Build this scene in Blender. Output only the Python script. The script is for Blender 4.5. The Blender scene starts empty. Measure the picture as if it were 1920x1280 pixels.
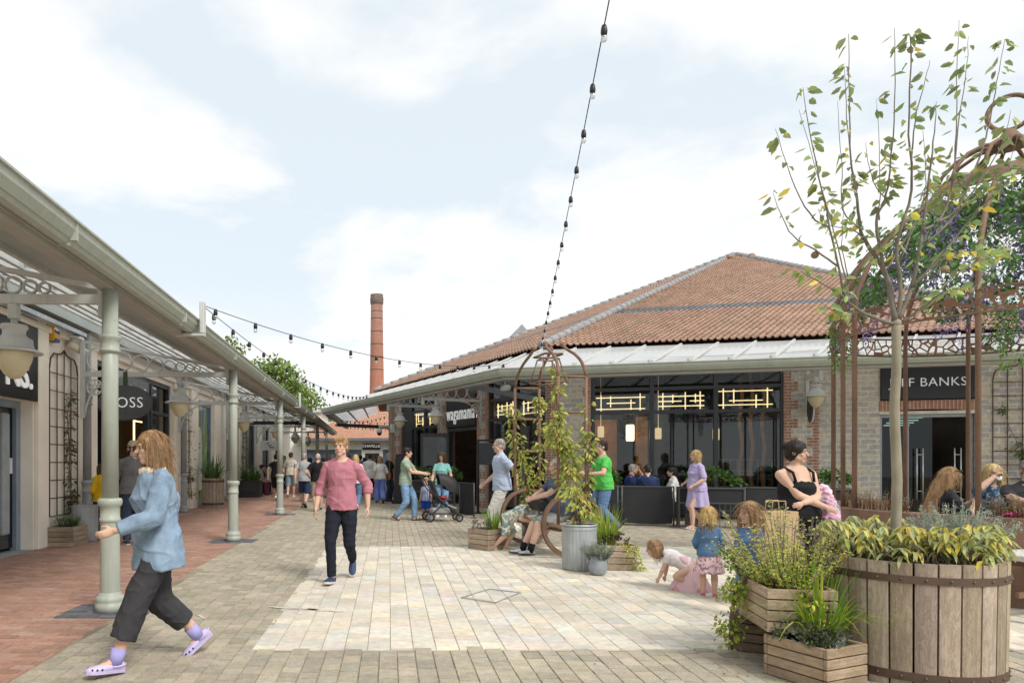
import bpy, bmesh, math, random
from mathutils import Vector, Matrix, noise as mnoise, Quaternion
R = math.radians
PI = math.pi
rnd = random.Random(11)
SC = bpy.context.scene
COL = SC.collection
F, CX, CY, H = 1280.0, 730.0, 864.0, 1.45          # lens and horizon measured on the photograph
def at(px, Y, z=0.0):                               # a point of the place from its image column and its distance
    return Vector(((px - CX) / F * Y, Y, z))
def gy(py): return F * H / (py - CY)                # distance of a ground point from its image row
LINK = []
FR = {}                                             # frame (world matrix) of each thing
def V(*a): return Vector(a)
# ------------------------------------------------------------------ materials
MATS = {}
def nodes_of(name):
    m = bpy.data.materials.new(name); m.use_nodes = True
    nt = m.node_tree; nt.nodes.clear()
    out = nt.nodes.new('ShaderNodeOutputMaterial'); b = nt.nodes.new('ShaderNodeBsdfPrincipled')
    nt.links.new(b.outputs[0], out.inputs[0]); MATS[name] = m
    return m, nt, b
def N(nt, t, **kw):
    n = nt.nodes.new(t)
    for k, v in kw.items():
        if k in n.inputs: n.inputs[k].default_value = v
        else: setattr(n, k, v)
    return n
def L(nt, a, b): nt.links.new(a, b)
def mixc(nt, fac, a, b, mode='MIX'):
    n = nt.nodes.new('ShaderNodeMix'); n.data_type = 'RGBA'; n.blend_type = mode
    for s, v in ((n.inputs[0], fac), (n.inputs[6], a), (n.inputs[7], b)):
        if hasattr(v, 'is_linked'): L(nt, v, s)
        elif isinstance(v, (int, float)): s.default_value = v
        else: s.default_value = (*v, 1) if len(v) == 3 else v
    return n.outputs[2]
def ramp(nt, src, stops):
    r = nt.nodes.new('ShaderNodeValToRGB'); e = r.color_ramp.elements
    while len(e) < len(stops): e.new(0.5)
    for k, (p, c) in enumerate(stops):
        e[k].position = p; e[k].color = (*c, 1) if not isinstance(c, (int, float)) else (c, c, c, 1)
    L(nt, src, r.inputs[0]); return r.outputs[0]
def coords(nt, kind='Object'):
    return N(nt, 'ShaderNodeTexCoord').outputs[kind]
def stretched(nt, v, s):
    m = N(nt, 'ShaderNodeMapping'); m.inputs['Scale'].default_value = s; L(nt, v, m.inputs[0]); return m.outputs[0]
def bump(nt, b, h, strength=.3, dist=.01):
    n = N(nt, 'ShaderNodeBump', Strength=strength, Distance=dist); L(nt, h, n.inputs['Height']); L(nt, n.outputs[0], b.inputs['Normal'])
def M(name, col=(.5, .5, .5), rough=.6, metal=0., var=.15, scale=6., bmp=.0, stretch=(1, 1, 1), dirt=0., attr=None, spec=.4, emit=None, trans=0., alpha=1., fine=0., chips=0.):
    """paint, metal, cloth, leaf...: base colour broken up by two noises, worn towards a darker tone by 'dirt'"""
    if name in MATS: return MATS[name]
    m, nt, b = nodes_of(name)
    v = coords(nt)
    n1 = N(nt, 'ShaderNodeTexNoise', Scale=scale, Detail=6., Roughness=.6); L(nt, stretched(nt, v, stretch), n1.inputs['Vector'])
    lo = tuple(c * (1 - var) for c in col); hi = tuple(min(1, c * (1 + var)) for c in col)
    c = ramp(nt, n1.outputs[0], [(.3, lo), (.7, hi)])
    if attr:
        a = N(nt, 'ShaderNodeVertexColor', layer_name=attr)
        c = mixc(nt, 1.0, a.outputs[0], ramp(nt, n1.outputs[0], [(.3, 1 - var), (.7, 1.0)]), 'MULTIPLY')
    if dirt:
        n2 = N(nt, 'ShaderNodeTexNoise', Scale=scale * .35, Detail=8., Roughness=.7); L(nt, v, n2.inputs['Vector'])
        c = mixc(nt, ramp(nt, n2.outputs[0], [(.48, 0.), (.72, dirt)]), c, tuple(x * .45 for x in col))
    if fine:
        n3 = N(nt, 'ShaderNodeTexNoise', Scale=scale * 25, Detail=3.); L(nt, v, n3.inputs['Vector'])
        c = mixc(nt, fine, c, ramp(nt, n3.outputs[0], [(.35, tuple(x * .5 for x in col)), (.65, tuple(min(1, x * 1.4) for x in col))]))
    if chips:
        n4 = N(nt, 'ShaderNodeTexNoise', Scale=17., Detail=4., Roughness=.75); L(nt, v, n4.inputs['Vector'])
        c = mixc(nt, ramp(nt, n4.outputs[0], [(chips, 0.), (chips + .02, .9)]), c, (.06, .045, .035))
        n5 = N(nt, 'ShaderNodeTexNoise', Scale=5., Detail=7., Roughness=.7); L(nt, stretched(nt, v, (3, 3, .25)), n5.inputs['Vector'])
        c = mixc(nt, ramp(nt, n5.outputs[0], [(.5, 0.), (.8, .5)]), c, tuple(x * .55 for x in col))
    L(nt, c, b.inputs['Base Color'])
    b.inputs['Roughness'].default_value = rough; b.inputs['Metallic'].default_value = metal
    b.inputs['Specular IOR Level'].default_value = spec
    if bmp: bump(nt, b, n1.outputs[0], bmp, .02)
    if emit: b.inputs['Emission Color'].default_value = (*emit[0], 1); b.inputs['Emission Strength'].default_value = emit[1]
    if trans: b.inputs['Transmission Weight'].default_value = trans
    return m
def M_leaf(name, tr=.35, rough=.5):
    """leaf: colour from the mesh attribute, part of the light passes through"""
    if name in MATS: return MATS[name]
    m, nt, b = nodes_of(name)
    a = N(nt, 'ShaderNodeVertexColor', layer_name='Col')
    L(nt, a.outputs[0], b.inputs['Base Color']); b.inputs['Roughness'].default_value = rough
    t = N(nt, 'ShaderNodeBsdfTranslucent'); L(nt, a.outputs[0], t.inputs[0])
    mx = N(nt, 'ShaderNodeMixShader'); mx.inputs[0].default_value = tr
    L(nt, b.outputs[0], mx.inputs[1]); L(nt, t.outputs[0], mx.inputs[2])
    L(nt, mx.outputs[0], [n for n in nt.nodes if n.type == 'OUTPUT_MATERIAL'][0].inputs[0])
    return m
def M_brick(name, c1, c2, mortar, bw, bh, ms=.012, plane='xz', offset=.5, rough=.85, bmp=.5, third=None, warp=0.0):
    if name in MATS: return MATS[name]
    m, nt, b = nodes_of(name)
    v = coords(nt); sx = N(nt, 'ShaderNodeSeparateXYZ'); L(nt, v, sx.inputs[0])
    cb = N(nt, 'ShaderNodeCombineXYZ')
    L(nt, sx.outputs['xyz'.index(plane[0])], cb.inputs[0]); L(nt, sx.outputs['xyz'.index(plane[1])], cb.inputs[1])
    vec = cb.outputs[0]
    if warp:
        nw = N(nt, 'ShaderNodeTexNoise', Scale=3.5, Detail=3.); L(nt, v, nw.inputs['Vector'])
        s = N(nt, 'ShaderNodeVectorMath', operation='MULTIPLY_ADD'); L(nt, nw.outputs['Color'], s.inputs[0])
        s.inputs[1].default_value = (warp, warp, 0); L(nt, vec, s.inputs[2]); vec = s.outputs[0]
    br = N(nt, 'ShaderNodeTexBrick', Scale=1.0); br.offset = offset
    for k, x in (('Brick Width', bw), ('Row Height', bh), ('Mortar Size', ms), ('Mortar Smooth', .2), ('Bias', -.1)): br.inputs[k].default_value = x
    br.inputs['Color1'].default_value = (*c1, 1); br.inputs['Color2'].default_value = (*c2, 1); br.inputs['Mortar'].default_value = (*mortar, 1)
    L(nt, vec, br.inputs['Vector'])
    n1 = N(nt, 'ShaderNodeTexNoise', Scale=9., Detail=8., Roughness=.7); L(nt, v, n1.inputs['Vector'])
    c = mixc(nt, .8, br.outputs[0], ramp(nt, n1.outputs[0], [(.3, .6), (.7, 1.25)]), 'MULTIPLY')
    if third:
        # a second brick pattern with the same joints picks odd stones of a third colour
        b2 = N(nt, 'ShaderNodeTexBrick', Scale=1.0); b2.offset = offset
        for k, x in (('Brick Width', bw), ('Row Height', bh), ('Mortar Size', ms), ('Mortar Smooth', .2), ('Bias', -.72)): b2.inputs[k].default_value = x
        b2.inputs['Color1'].default_value = (0, 0, 0, 1); b2.inputs['Color2'].default_value = (1, 1, 1, 1); b2.inputs['Mortar'].default_value = (0, 0, 0, 1)
        ad = N(nt, 'ShaderNodeVectorMath', operation='ADD'); ad.inputs[1].default_value = (bw * 38, bh * 64, 0); L(nt, vec, ad.inputs[0]); L(nt, ad.outputs[0], b2.inputs['Vector'])
        c = mixc(nt, ramp(nt, b2.outputs[0], [(.45, 0.), (.6, .8)]), c, third)
    L(nt, c, b.inputs['Base Color']); b.inputs['Roughness'].default_value = rough
    mx = N(nt, 'ShaderNodeMath', operation='MULTIPLY_ADD'); mx.inputs[1].default_value = -1.2
    L(nt, br.outputs['Fac'], mx.inputs[0]); L(nt, n1.outputs[0], mx.inputs[2])
    bump(nt, b, mx.outputs[0], bmp, .012)
    return m
def M_wood(name, col, dark, axis='x', rough=.75):
    if name in MATS: return MATS[name]
    m, nt, b = nodes_of(name)
    v = coords(nt); oi = N(nt, 'ShaderNodeObjectInfo')
    st = {'x': (1.2, 14, 14), 'y': (14, 1.2, 14), 'z': (14, 14, 1.2)}[axis]
    n1 = N(nt, 'ShaderNodeTexNoise', Scale=3.0, Detail=8., Roughness=.65, noise_dimensions='4D'); L(nt, stretched(nt, v, st), n1.inputs['Vector']); L(nt, oi.outputs['Random'], n1.inputs['W'])
    n2 = N(nt, 'ShaderNodeTexNoise', Scale=2.2, Detail=5., Roughness=.6); L(nt, v, n2.inputs['Vector'])
    a = N(nt, 'ShaderNodeVertexColor', layer_name='Col')
    c = ramp(nt, n1.outputs[0], [(.32, dark), (.5, tuple((x + y) / 2 for x, y in zip(col, dark))), (.66, col)])
    c = mixc(nt, ramp(nt, n2.outputs[0], [(.5, 0.), (.75, .6)]), c, tuple(x * .38 for x in col))
    n3 = N(nt, 'ShaderNodeTexNoise', Scale=5., Detail=6., Roughness=.75, Distortion=1.2, noise_dimensions='4D'); L(nt, stretched(nt, v, tuple(x ** .5 for x in st)), n3.inputs['Vector']); L(nt, oi.outputs['Random'], n3.inputs['W'])
    c = mixc(nt, ramp(nt, n3.outputs[0], [(.46, 0.), (.5, .55), (.54, 0.)]), c, tuple(x * .35 for x in col))
    c = mixc(nt, ramp(nt, n3.outputs[0], [(.58, 0.), (.75, .5)]), c, (.40, .39, .37))
    c = mixc(nt, 1.0, c, a.outputs[0], 'MULTIPLY')
    L(nt, c, b.inputs['Base Color']); b.inputs['Roughness'].default_value = rough; b.inputs['Specular IOR Level'].default_value = .25
    bump(nt, b, n1.outputs[0], .35, .006); return m
def M_glass(name, tint=(.8, .85, .85), refl=.18, rough=.02):
    if name in MATS: return MATS[name]
    m, nt, b = nodes_of(name); nt.nodes.remove(b)
    t = N(nt, 'ShaderNodeBsdfTransparent'); t.inputs[0].default_value = (*tint, 1)
    g = N(nt, 'ShaderNodeBsdfGlossy', Roughness=rough); g.inputs[0].default_value = (.9, .93, .95, 1)
    lw = N(nt, 'ShaderNodeLayerWeight', Blend=.35)
    mp = N(nt, 'ShaderNodeMapRange'); L(nt, lw.outputs['Facing'], mp.inputs[0]); mp.inputs[3].default_value = refl * .6; mp.inputs[4].default_value = min(1, refl * 3)
    mx = N(nt, 'ShaderNodeMixShader'); L(nt, mp.outputs[0], mx.inputs[0]); L(nt, t.outputs[0], mx.inputs[1]); L(nt, g.outputs[0], mx.inputs[2])
    L(nt, mx.outputs[0], [n for n in nt.nodes if n.type == 'OUTPUT_MATERIAL'][0].inputs[0]); return m
# ------------------------------------------------------------------ mesh builder
class MB:
    def __init__(s, mtx=None):
        s.v = []; s.f = []; s.c = []; s.m = mtx or Matrix.Identity(4); s.sm = []; s.col = (1, 1, 1)
    def add(s, verts, faces, col=None, smooth=False):
        o = len(s.v); s.v.extend([s.m @ Vector(p) for p in verts]); col = col or s.col
        for f in faces: s.f.append([o + k for k in f]); s.c.append(col); s.sm.append(smooth)
    def box(s, c, d, rot=None, col=None, bev=0.0):
        x, y, z = d[0] / 2, d[1] / 2, d[2] / 2; c = Vector(c)
        if bev:
            b = min(bev, x * .9, y * .9, z * .9); P = []
            for zz, ins in ((-z, b), (-z + b, 0), (z - b, 0), (z, b)):
                X, Y = x - ins, y - ins
                P += [(-X + (b if not ins else 0), -Y, zz), (X - (b if not ins else 0), -Y, zz), (X, -Y + (b if not ins else 0), zz), (X, Y - (b if not ins else 0), zz),
                      (X - (b if not ins else 0), Y, zz), (-X + (b if not ins else 0), Y, zz), (-X, Y - (b if not ins else 0), zz), (-X, -Y + (b if not ins else 0), zz)]
            Fc = [[7, 6, 5, 4, 3, 2, 1, 0], list(range(24, 32))]
            for k in range(3):
                for j in range(8): a = k * 8 + j; e = k * 8 + (j + 1) % 8; Fc.append([a, e, e + 8, a + 8])
        else:
            P = [(-x, -y, -z), (x, -y, -z), (x, y, -z), (-x, y, -z), (-x, -y, z), (x, -y, z), (x, y, z), (-x, y, z)]
            Fc = [[3, 2, 1, 0], [4, 5, 6, 7], [0, 1, 5, 4], [1, 2, 6, 5], [2, 3, 7, 6], [3, 0, 4, 7]]
        if rot is not None: P = [rot @ Vector(p) for p in P]
        s.add([c + Vector(p) for p in P], Fc, col); return s
    def bx(s, x0, x1, y0, y1, z0, z1, col=None, bev=0.0):
        return s.box(((x0 + x1) / 2, (y0 + y1) / 2, (z0 + z1) / 2), (abs(x1 - x0), abs(y1 - y0), abs(z1 - z0)), None, col, bev)
    def bar(s, p0, p1, w, h, up=(0, 0, 1), col=None):
        p0, p1 = Vector(p0), Vector(p1); d = (p1 - p0); l = d.length; d.normalize()
        sd = d.cross(Vector(up))
        if sd.length < 1e-4: sd = d.cross(Vector((1, 0, 0)))
        sd.normalize(); u = sd.cross(d); rot = Matrix((d, sd, u)).transposed()
        return s.box((p0 + p1) / 2, (l, w, h), rot, col)
    def tube(s, pts, r, n=8, col=None, cap=True, closed=False, smooth=True):
        pts = [Vector(p) for p in pts]; K = len(pts); rr = r if isinstance(r, (list, tuple)) else [r] * K
        t0 = (pts[1] - pts[0]).normalized(); a = t0.orthogonal().normalized(); vs = []
        for k in range(K):
            if closed: t = pts[(k + 1) % K] - pts[k - 1]
            else: t = pts[min(k + 1, K - 1)] - pts[max(k - 1, 0)]
            if t.length < 1e-9: t = t0
            t.normalize(); a = (a - t * a.dot(t)); a = a.normalized() if a.length > 1e-6 else t.orthogonal().normalized(); b = t.cross(a)
            for j in range(n): w = 2 * PI * j / n; vs.append(pts[k] + (a * math.cos(w) + b * math.sin(w)) * rr[k])
        fs = []
        for k in range(K if closed else K - 1):
            k2 = (k + 1) % K
            for j in range(n): j2 = (j + 1) % n; fs.append([k * n + j, k * n + j2, k2 * n + j2, k2 * n + j])
        if cap and not closed: fs += [list(range(n))[::-1], [(K - 1) * n + j for j in range(n)]]
        s.add(vs, fs, col, smooth); return s
    def lathe(s, prof, c=(0, 0, 0), n=20, col=None, smooth=True, cap=True):
        c = Vector(c); vs = []; K = len(prof)
        for r, z in prof:
            for j in range(n): w = 2 * PI * j / n; vs.append(c + Vector((r * math.cos(w), r * math.sin(w), z)))
        fs = [[k * n + j, k * n + (j + 1) % n, (k + 1) * n + (j + 1) % n, (k + 1) * n + j] for k in range(K - 1) for j in range(n)]
        if cap:
            if prof[0][0] > 1e-4: fs.append(list(range(n))[::-1])
            if prof[-1][0] > 1e-4: fs.append([(K - 1) * n + j for j in range(n)])
        s.add(vs, fs, col, smooth); return s
    def prism(s, poly, z0, z1, col=None):
        n = len(poly); vs = [(p[0], p[1], z0) for p in poly] + [(p[0], p[1], z1) for p in poly]
        s.add(vs, [list(range(n))[::-1], list(range(n, 2 * n))] + [[k, (k + 1) % n, n + (k + 1) % n, n + k] for k in range(n)], col); return s
    def ring(s, c, ax1, ax2, R_, r, n=28, m=8, col=None):
        c, ax1, ax2 = Vector(c), Vector(ax1), Vector(ax2)
        return s.tube([c + (ax1 * math.cos(2 * PI * k / n) + ax2 * math.sin(2 * PI * k / n)) * R_ for k in range(n)], r, m, col, closed=True)
    def band(s, c, ax1, ax2, R0, R1, t, n=40, a0=0, a1=2 * PI, col=None):   # flat ring with a rectangular section, t thick
        c, ax1, ax2 = Vector(c), Vector(ax1), Vector(ax2); nn = ax1.cross(ax2).normalized() * t / 2; vs = []; full = abs(a1 - a0 - 2 * PI) < 1e-6
        K = n if full else n + 1
        for k in range(K):
            w = a0 + (a1 - a0) * k / n; d = ax1 * math.cos(w) + ax2 * math.sin(w)
            vs += [c + d * R0 - nn, c + d * R1 - nn, c + d * R1 + nn, c + d * R0 + nn]
        fs = []
        for k in range(n):
            k2 = (k + 1) % K
            for j in range(4): fs.append([k * 4 + j, k * 4 + (j + 1) % 4, k2 * 4 + (j + 1) % 4, k2 * 4 + j])
        if not full: fs += [[0, 1, 2, 3], [n * 4 + 3, n * 4 + 2, n * 4 + 1, n * 4]]
        s.add(vs, fs, col); return s
    def ball(s, c, r, n=10, m=7, col=None, sc=(1, 1, 1)):
        c = Vector(c); vs = []; fs = []
        for i in range(m + 1):
            p = PI * i / m
            for j in range(n): w = 2 * PI * j / n; vs.append(c + Vector((math.sin(p) * math.cos(w) * r * sc[0], math.sin(p) * math.sin(w) * r * sc[1], math.cos(p) * r * sc[2])))
        for i in range(m):
            for j in range(n): fs.append([i * n + j, (i + 1) * n + j, (i + 1) * n + (j + 1) % n, i * n + (j + 1) % n])
        s.add(vs, fs, col, True); return s
    def mesh(s, name):
        me = bpy.data.meshes.new(name); me.from_pydata([tuple(p) for p in s.v], [], s.f)
        ca = me.color_attributes.new('Col', 'FLOAT_COLOR', 'CORNER')
        buf = []
        for f, c in zip(s.f, s.c): buf.extend((c[0], c[1], c[2], 1.0) * len(f))
        if len(buf) == len(me.loops) * 4: ca.data.foreach_set('color', buf)
        me.polygons.foreach_set('use_smooth', s.sm); me.update(); return me
    def build(s, name, mat, parent=None, world=False, **kw):
        if world and parent is not None:
            inv = frame(parent).inverted(); s.v = [inv @ p for p in s.v]
        return obj(name, s.mesh(name), mat, parent, **kw)
def frame(o):
    while o is not None and o.name not in FR: o = o.parent
    return FR[o.name] if o else Matrix.Identity(4)
def tag(o, label=None, cat=None, group=None, kind=None):
    if label: o['label'] = label
    if cat: o['category'] = cat
    if group: o['group'] = group
    if kind: o['kind'] = kind
    return o
def obj(name, me, mat, parent=None, label=None, cat=None, group=None, kind=None):
    o = bpy.data.objects.new(name, me)
    if mat is not None and not me.materials: me.materials.append(mat)
    if parent is not None: o.parent = parent
    LINK.append(o); return tag(o, label, cat, group, kind)
def thing(name, label, cat, loc=(0, 0, 0), rz=0.0, group=None):
    o = bpy.data.objects.new(name, None); o.location = loc; o.rotation_euler = (0, 0, rz); o.empty_display_size = .1
    LINK.append(o); FR[o.name] = Matrix.Translation(Vector(loc)) @ Matrix.Rotation(rz, 4, 'Z')
    return tag(o, label, cat, group)
def copy_tree(o, label=None, loc=None, rz=None, parent=None, scale=None):
    c = o.copy(); LINK.append(c)
    if parent is not None: c.parent = parent
    if label: c['label'] = label
    if loc is not None: c.location = loc
    if rz is not None: c.rotation_euler = (0, 0, rz)
    if scale is not None: c.scale = scale
    if o.name in FR and loc is not None: FR[c.name] = Matrix.Translation(Vector(c.location)) @ Matrix.Rotation(c.rotation_euler.z, 4, 'Z')
    for ch in [x for x in LINK if x.parent == o]: copy_tree(ch, parent=c)
    return c
def struct(name, mb, mat): return mb.build(name, mat, kind='structure')
_FONT = {}
def text_mb(s, size, ext=.006, space=1.0, mtx=None, align='CENTER', sx=1.0, mb=None, off=0.0):
    """lettering as real extruded mesh: x right, y up in its own plane, mapped by mtx"""
    cu = bpy.data.curves.new('lettering', 'FONT'); cu.body = s; cu.size = size; cu.extrude = ext; cu.align_x = align; cu.align_y = 'CENTER'
    cu.space_character = space; cu.resolution_u = 3; cu.offset = off
    ob = bpy.data.objects.new('lettering', cu); COL.objects.link(ob)
    dg = bpy.context.evaluated_depsgraph_get(); me = bpy.data.meshes.new_from_object(ob.evaluated_get(dg))
    mb = mb or MB(); mm = mtx or Matrix.Identity(4)
    mb.add([mm @ Vector((p.co.x * sx, p.co.y, p.co.z)) for p in me.vertices], [list(p.vertices) for p in me.polygons])
    COL.objects.unlink(ob); bpy.data.objects.remove(ob); bpy.data.curves.remove(cu); bpy.data.meshes.remove(me)
    return mb
def wall_mtx(p, right, out):      # plane with x=right, y=up(z), normal=out, centred on p
    r = Vector(right); o = Vector(out)
    return Matrix.Translation(Vector(p)) @ Matrix((r, Vector((0, 0, 1)), o)).transposed().to_4x4()
# leaves -----------------------------------------------------------
def leaf(mb, p, d, up, ln, w, col, curl=.25, fold=.25):
    p = Vector(p); d = Vector(d).normalized(); sd = d.cross(Vector(up))
    if sd.length < 1e-3: sd = d.orthogonal()
    sd.normalize(); u = sd.cross(d)
    def q(t, x, z): return p + d * (ln * t) + sd * (w * x) + u * (w * z) - Vector((0, 0, 1)) * (curl * ln * t * t)
    vs = [q(0, 0, 0), q(.35, .5, fold), q(.75, .38, fold * .7), q(1, 0, 0), q(.75, -.38, fold * .7), q(.35, -.5, fold), q(.55, 0, 0)]
    mb.add(vs, [[0, 1, 2, 6], [6, 2, 3], [6, 3, 4], [0, 6, 4, 5]], col, True)
def rdir(zmin=-1, zmax=1):
    z = rnd.uniform(zmin, zmax); a = rnd.uniform(0, 2 * PI); r = math.sqrt(max(0, 1 - z * z)); return Vector((r * math.cos(a), r * math.sin(a), z))
def vary(c, a=.25, b=.08):
    k = 1 + rnd.uniform(-a, a); return tuple(max(.003, x * k * (1 + rnd.uniform(-b, b))) for x in c)
def pick(cs): return vary(rnd.choice(cs))
# ------------------------------------------------------------------ people
def remesh(mb, vox, it=3, amp=0., freq=(9, 9, 5), name='cloth', seed=0., strand=0.):
    me = mb.mesh('tmp'); ob = bpy.data.objects.new('tmp', me); COL.objects.link(ob)
    r = ob.modifiers.new('r', 'REMESH'); r.mode = 'VOXEL'; r.voxel_size = vox; r.use_smooth_shade = True
    if it:
        s = ob.modifiers.new('s', 'SMOOTH'); s.factor = .5; s.iterations = it
    out = bpy.data.meshes.new_from_object(ob.evaluated_get(bpy.context.evaluated_depsgraph_get()))
    COL.objects.unlink(ob); bpy.data.objects.remove(ob); bpy.data.meshes.remove(me)
    if amp:
        nn = [v.normal.copy() for v in out.vertices]
        for v, n in zip(out.vertices, nn):
            p = v.co
            rg = 1 - abs(mnoise.noise(Vector((p.x * freq[0] * .8 + seed * 2, p.y * freq[1] * .8, p.z * freq[2] * 2.2 + p.x * 3))) ) * 2
            a = .8 * max(0, rg) ** 3 + mnoise.noise(Vector((p.x * freq[0] + seed, p.y * freq[1], p.z * freq[2]))) + .5 * mnoise.noise(Vector((p.x * freq[0] * 2.3, p.y * freq[1] * 2.3 + seed, p.z * freq[2] * 2.3)))
            v.co = p + n * (a * amp)
    out.polygons.foreach_set('use_smooth', [True] * len(out.polygons)); out.name = name; out.update(); return out
def caps(mb, p0, p1, r0, r1, c0=True, c1=True, n=12, flat=None):
    """tapered limb with round or flat ends; flat=(axis, factor) squashes its section"""
    p0, p1 = Vector(p0), Vector(p1); d = p1 - p0
    if d.length < 1e-5: d = Vector((0, 0, .0001)); p1 = p0 + d
    t = d.normalized()
    pts = []; rr = []
    if c0:
        for a in (80, 55, 28): pts.append(p0 - t * r0 * math.sin(R(a))); rr.append(r0 * math.cos(R(a)))
    pts.append(p0); rr.append(r0); pts.append(p1); rr.append(r1)
    if c1:
        for a in (28, 55, 80): pts.append(p1 + t * r1 * math.sin(R(a))); rr.append(r1 * math.cos(R(a)))
    k = len(mb.v); mb.tube(pts, rr, n)
    if flat:
        ax = Vector(flat[0]).normalized()
        for i in range(k, len(mb.v)):
            q = mb.m.inverted() @ mb.v[i]; q0 = p0 + t * (q - p0).dot(t); e = q - q0; mb.v[i] = mb.m @ (q0 + e - ax * e.dot(ax) * (1 - flat[1]))
def loft(mb, rings, n=24, fold=None):
    """rings: (centre, xvec, yvec)"""
    vs = []
    for k, (c, xv, yv) in enumerate(rings):
        for j in range(n):
            w = 2 * PI * j / n; f = 1.0
            if fold: f += fold[0] * (k / (len(rings) - 1)) ** 1.3 * math.sin(fold[1] * w + fold[2] + .6 * math.sin(2 * w + k))
            vs.append(Vector(c) + (Vector(xv) * math.cos(w) + Vector(yv) * math.sin(w)) * f)
    K = len(rings)
    fs = [[k * n + j, k * n + (j + 1) % n, (k + 1) * n + (j + 1) % n, (k + 1) * n + j] for k in range(K - 1) for j in range(n)]
    fs += [list(range(n))[::-1], [(K - 1) * n + j for j in range(n)]]
    mb.add(vs, fs, None, True)
def ik(a, c, l1, l2, pole):
    a, c = Vector(a), Vector(c); d = c - a; D = min(d.length, (l1 + l2) * .999); t = d.normalized(); c = a + t * D
    x = (l1 * l1 - l2 * l2 + D * D) / (2 * D); hgt = math.sqrt(max(1e-6, l1 * l1 - x * x))
    p = Vector(pole); p = p - t * p.dot(t); p = p.normalized() if p.length > 1e-4 else t.orthogonal().normalized()
    return a + t * x + p * hgt, c
def stand(**k):
    d = dict(pel=(0, 0, None), lean=0, twist=0, head=(0, 0), fL=(.1, .0), fR=(-.1, .02), yL=8, yR=-8, pL=0, pR=0, hL=(.27, -.03, .86), hR=(-.27, -.03, .86), eL=(.5, 1, 0), eR=(-.5, 1, 0), kL=(.1, -1, 0), kR=(-.1, -1, 0), curl=.5, zL=0., zR=0.)
    d.update(k); return d
def walk(s=.28, ph=1, **k):
    """mid-stride, ph=1: left foot in front"""
    d = dict(fL=(.075, -s * ph), fR=(-.075, s * ph), pel=(0, 0, -.035), lean=3)
    if ph > 0: d.update(pR=38, zR=.075, pL=-8, hL=(.25, .20, .90), hR=(-.25, -.24, .93))
    else: d.update(pL=38, zL=.075, pR=-8, hR=(-.25, .20, .90), hL=(.25, -.24, .93))
    d.update(k); return stand(**d)
def sit(seat=.45, **k):
    d = dict(pel=(0, 0, seat + .09 - .915), lean=6, fL=(.11, -.42), fR=(-.11, -.42), hL=(.13, -.34, seat + .17), hR=(-.13, -.34, seat + .17))
    d.update(k); return stand(**d)
def M_cloth(name, col, rough=.9, var=.12, fine=.18): return M('cloth ' + name, col, rough, 0, var, 7., fine=fine, bmp=.08, spec=.15)
def M_skin(t): return M('skin %d' % t, [(.62, .40, .30), (.70, .47, .37), (.36, .20, .13), (.58, .36, .25)][t], .62, 0, .12, 14., spec=.25, fine=.12)
def M_hair(name, col): return M('hair ' + name, col, .55, 0, .45, 26., stretch=(1, 1, .12), bmp=.5, spec=.35)
SHOE = [(.078, .022, .055), (.066, .034, .082), (.02, .037, .088), (-.03, .040, .082), (-.08, .045, .064), (-.13, .047, .052), (-.17, .038, .043), (-.192, .016, .033)]
def shoe(parent, ank, yaw, pitch, k, mat, sole, S, kind='shoe', ahk=.075):
    m = Matrix.Translation(Vector(ank) * S) @ Matrix.Rotation(R(yaw), 4, 'Z') @ Matrix.Rotation(R(pitch), 4, 'X') @ Matrix.Scale(S * k, 4) @ Matrix.Translation((0, 0, -ahk / k))
    mb = MB(m); n = 14; vs = []; big = 1.14 if kind == 'clog' else 1.0
    for y, hw, zt in SHOE:
        zt *= (1.12 if kind == 'clog' and y < -.06 else 1); hw *= big
        for j in range(n):
            w = 2 * PI * j / n; z = zt * (.52 + .48 * math.sin(w)); vs.append((hw * math.cos(w) * (1 if z > .03 else .92), y * big, max(.012, z)))
    K = len(SHOE)
    fs = [[a * n + j, (a + 1) * n + j, (a + 1) * n + (j + 1) % n, a * n + (j + 1) % n] for a in range(K - 1) for j in range(n)] + [list(range(n)), [(K - 1) * n + j for j in range(n)][::-1]]
    mb.add(vs, fs, None, True)
    if kind == 'sandal':
        mb = MB(m)
        for y, zt in ((-.12, .05), (-.05, .07), (.05, .08)):
            mb.tube([(-.046, y, .012), (-.035, y, zt), (0, y, zt + .012), (.035, y, zt), (.046, y, .012)], .009, 6)
    o = mb.build(kind, mat, parent)
    sb = MB(m); out = [(hw * (1.08 * big), y * 1.03 * big) for y, hw, z in SHOE]; pl = [(x, y) for x, y in out] + [(-x, y) for x, y in out[::-1]]
    sb.prism(pl, 0, .024); sb.build('sole', sole, o)
    if kind == 'clog':
        st = MB(m); st.tube([(.046, -.03, .05), (.05, .03, .055), (.036, .075, .06), (0, .095, .062), (-.036, .075, .06), (-.05, .03, .055), (-.046, -.03, .05)], .009, 6); st.build('strap', mat, o)
        hb = MB(m)
        for sx in (-1, 1):
            for y in (-.1, -.135, -.165): hb.ball((sx * (.046 if y > -.15 else .036) * big, y * big, .036), .009, 8, 5, sc=(.7, 1, 1))
        hb.build('vent_holes', M('vent hole', (.03, .03, .05), .9), o)
    return o
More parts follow.
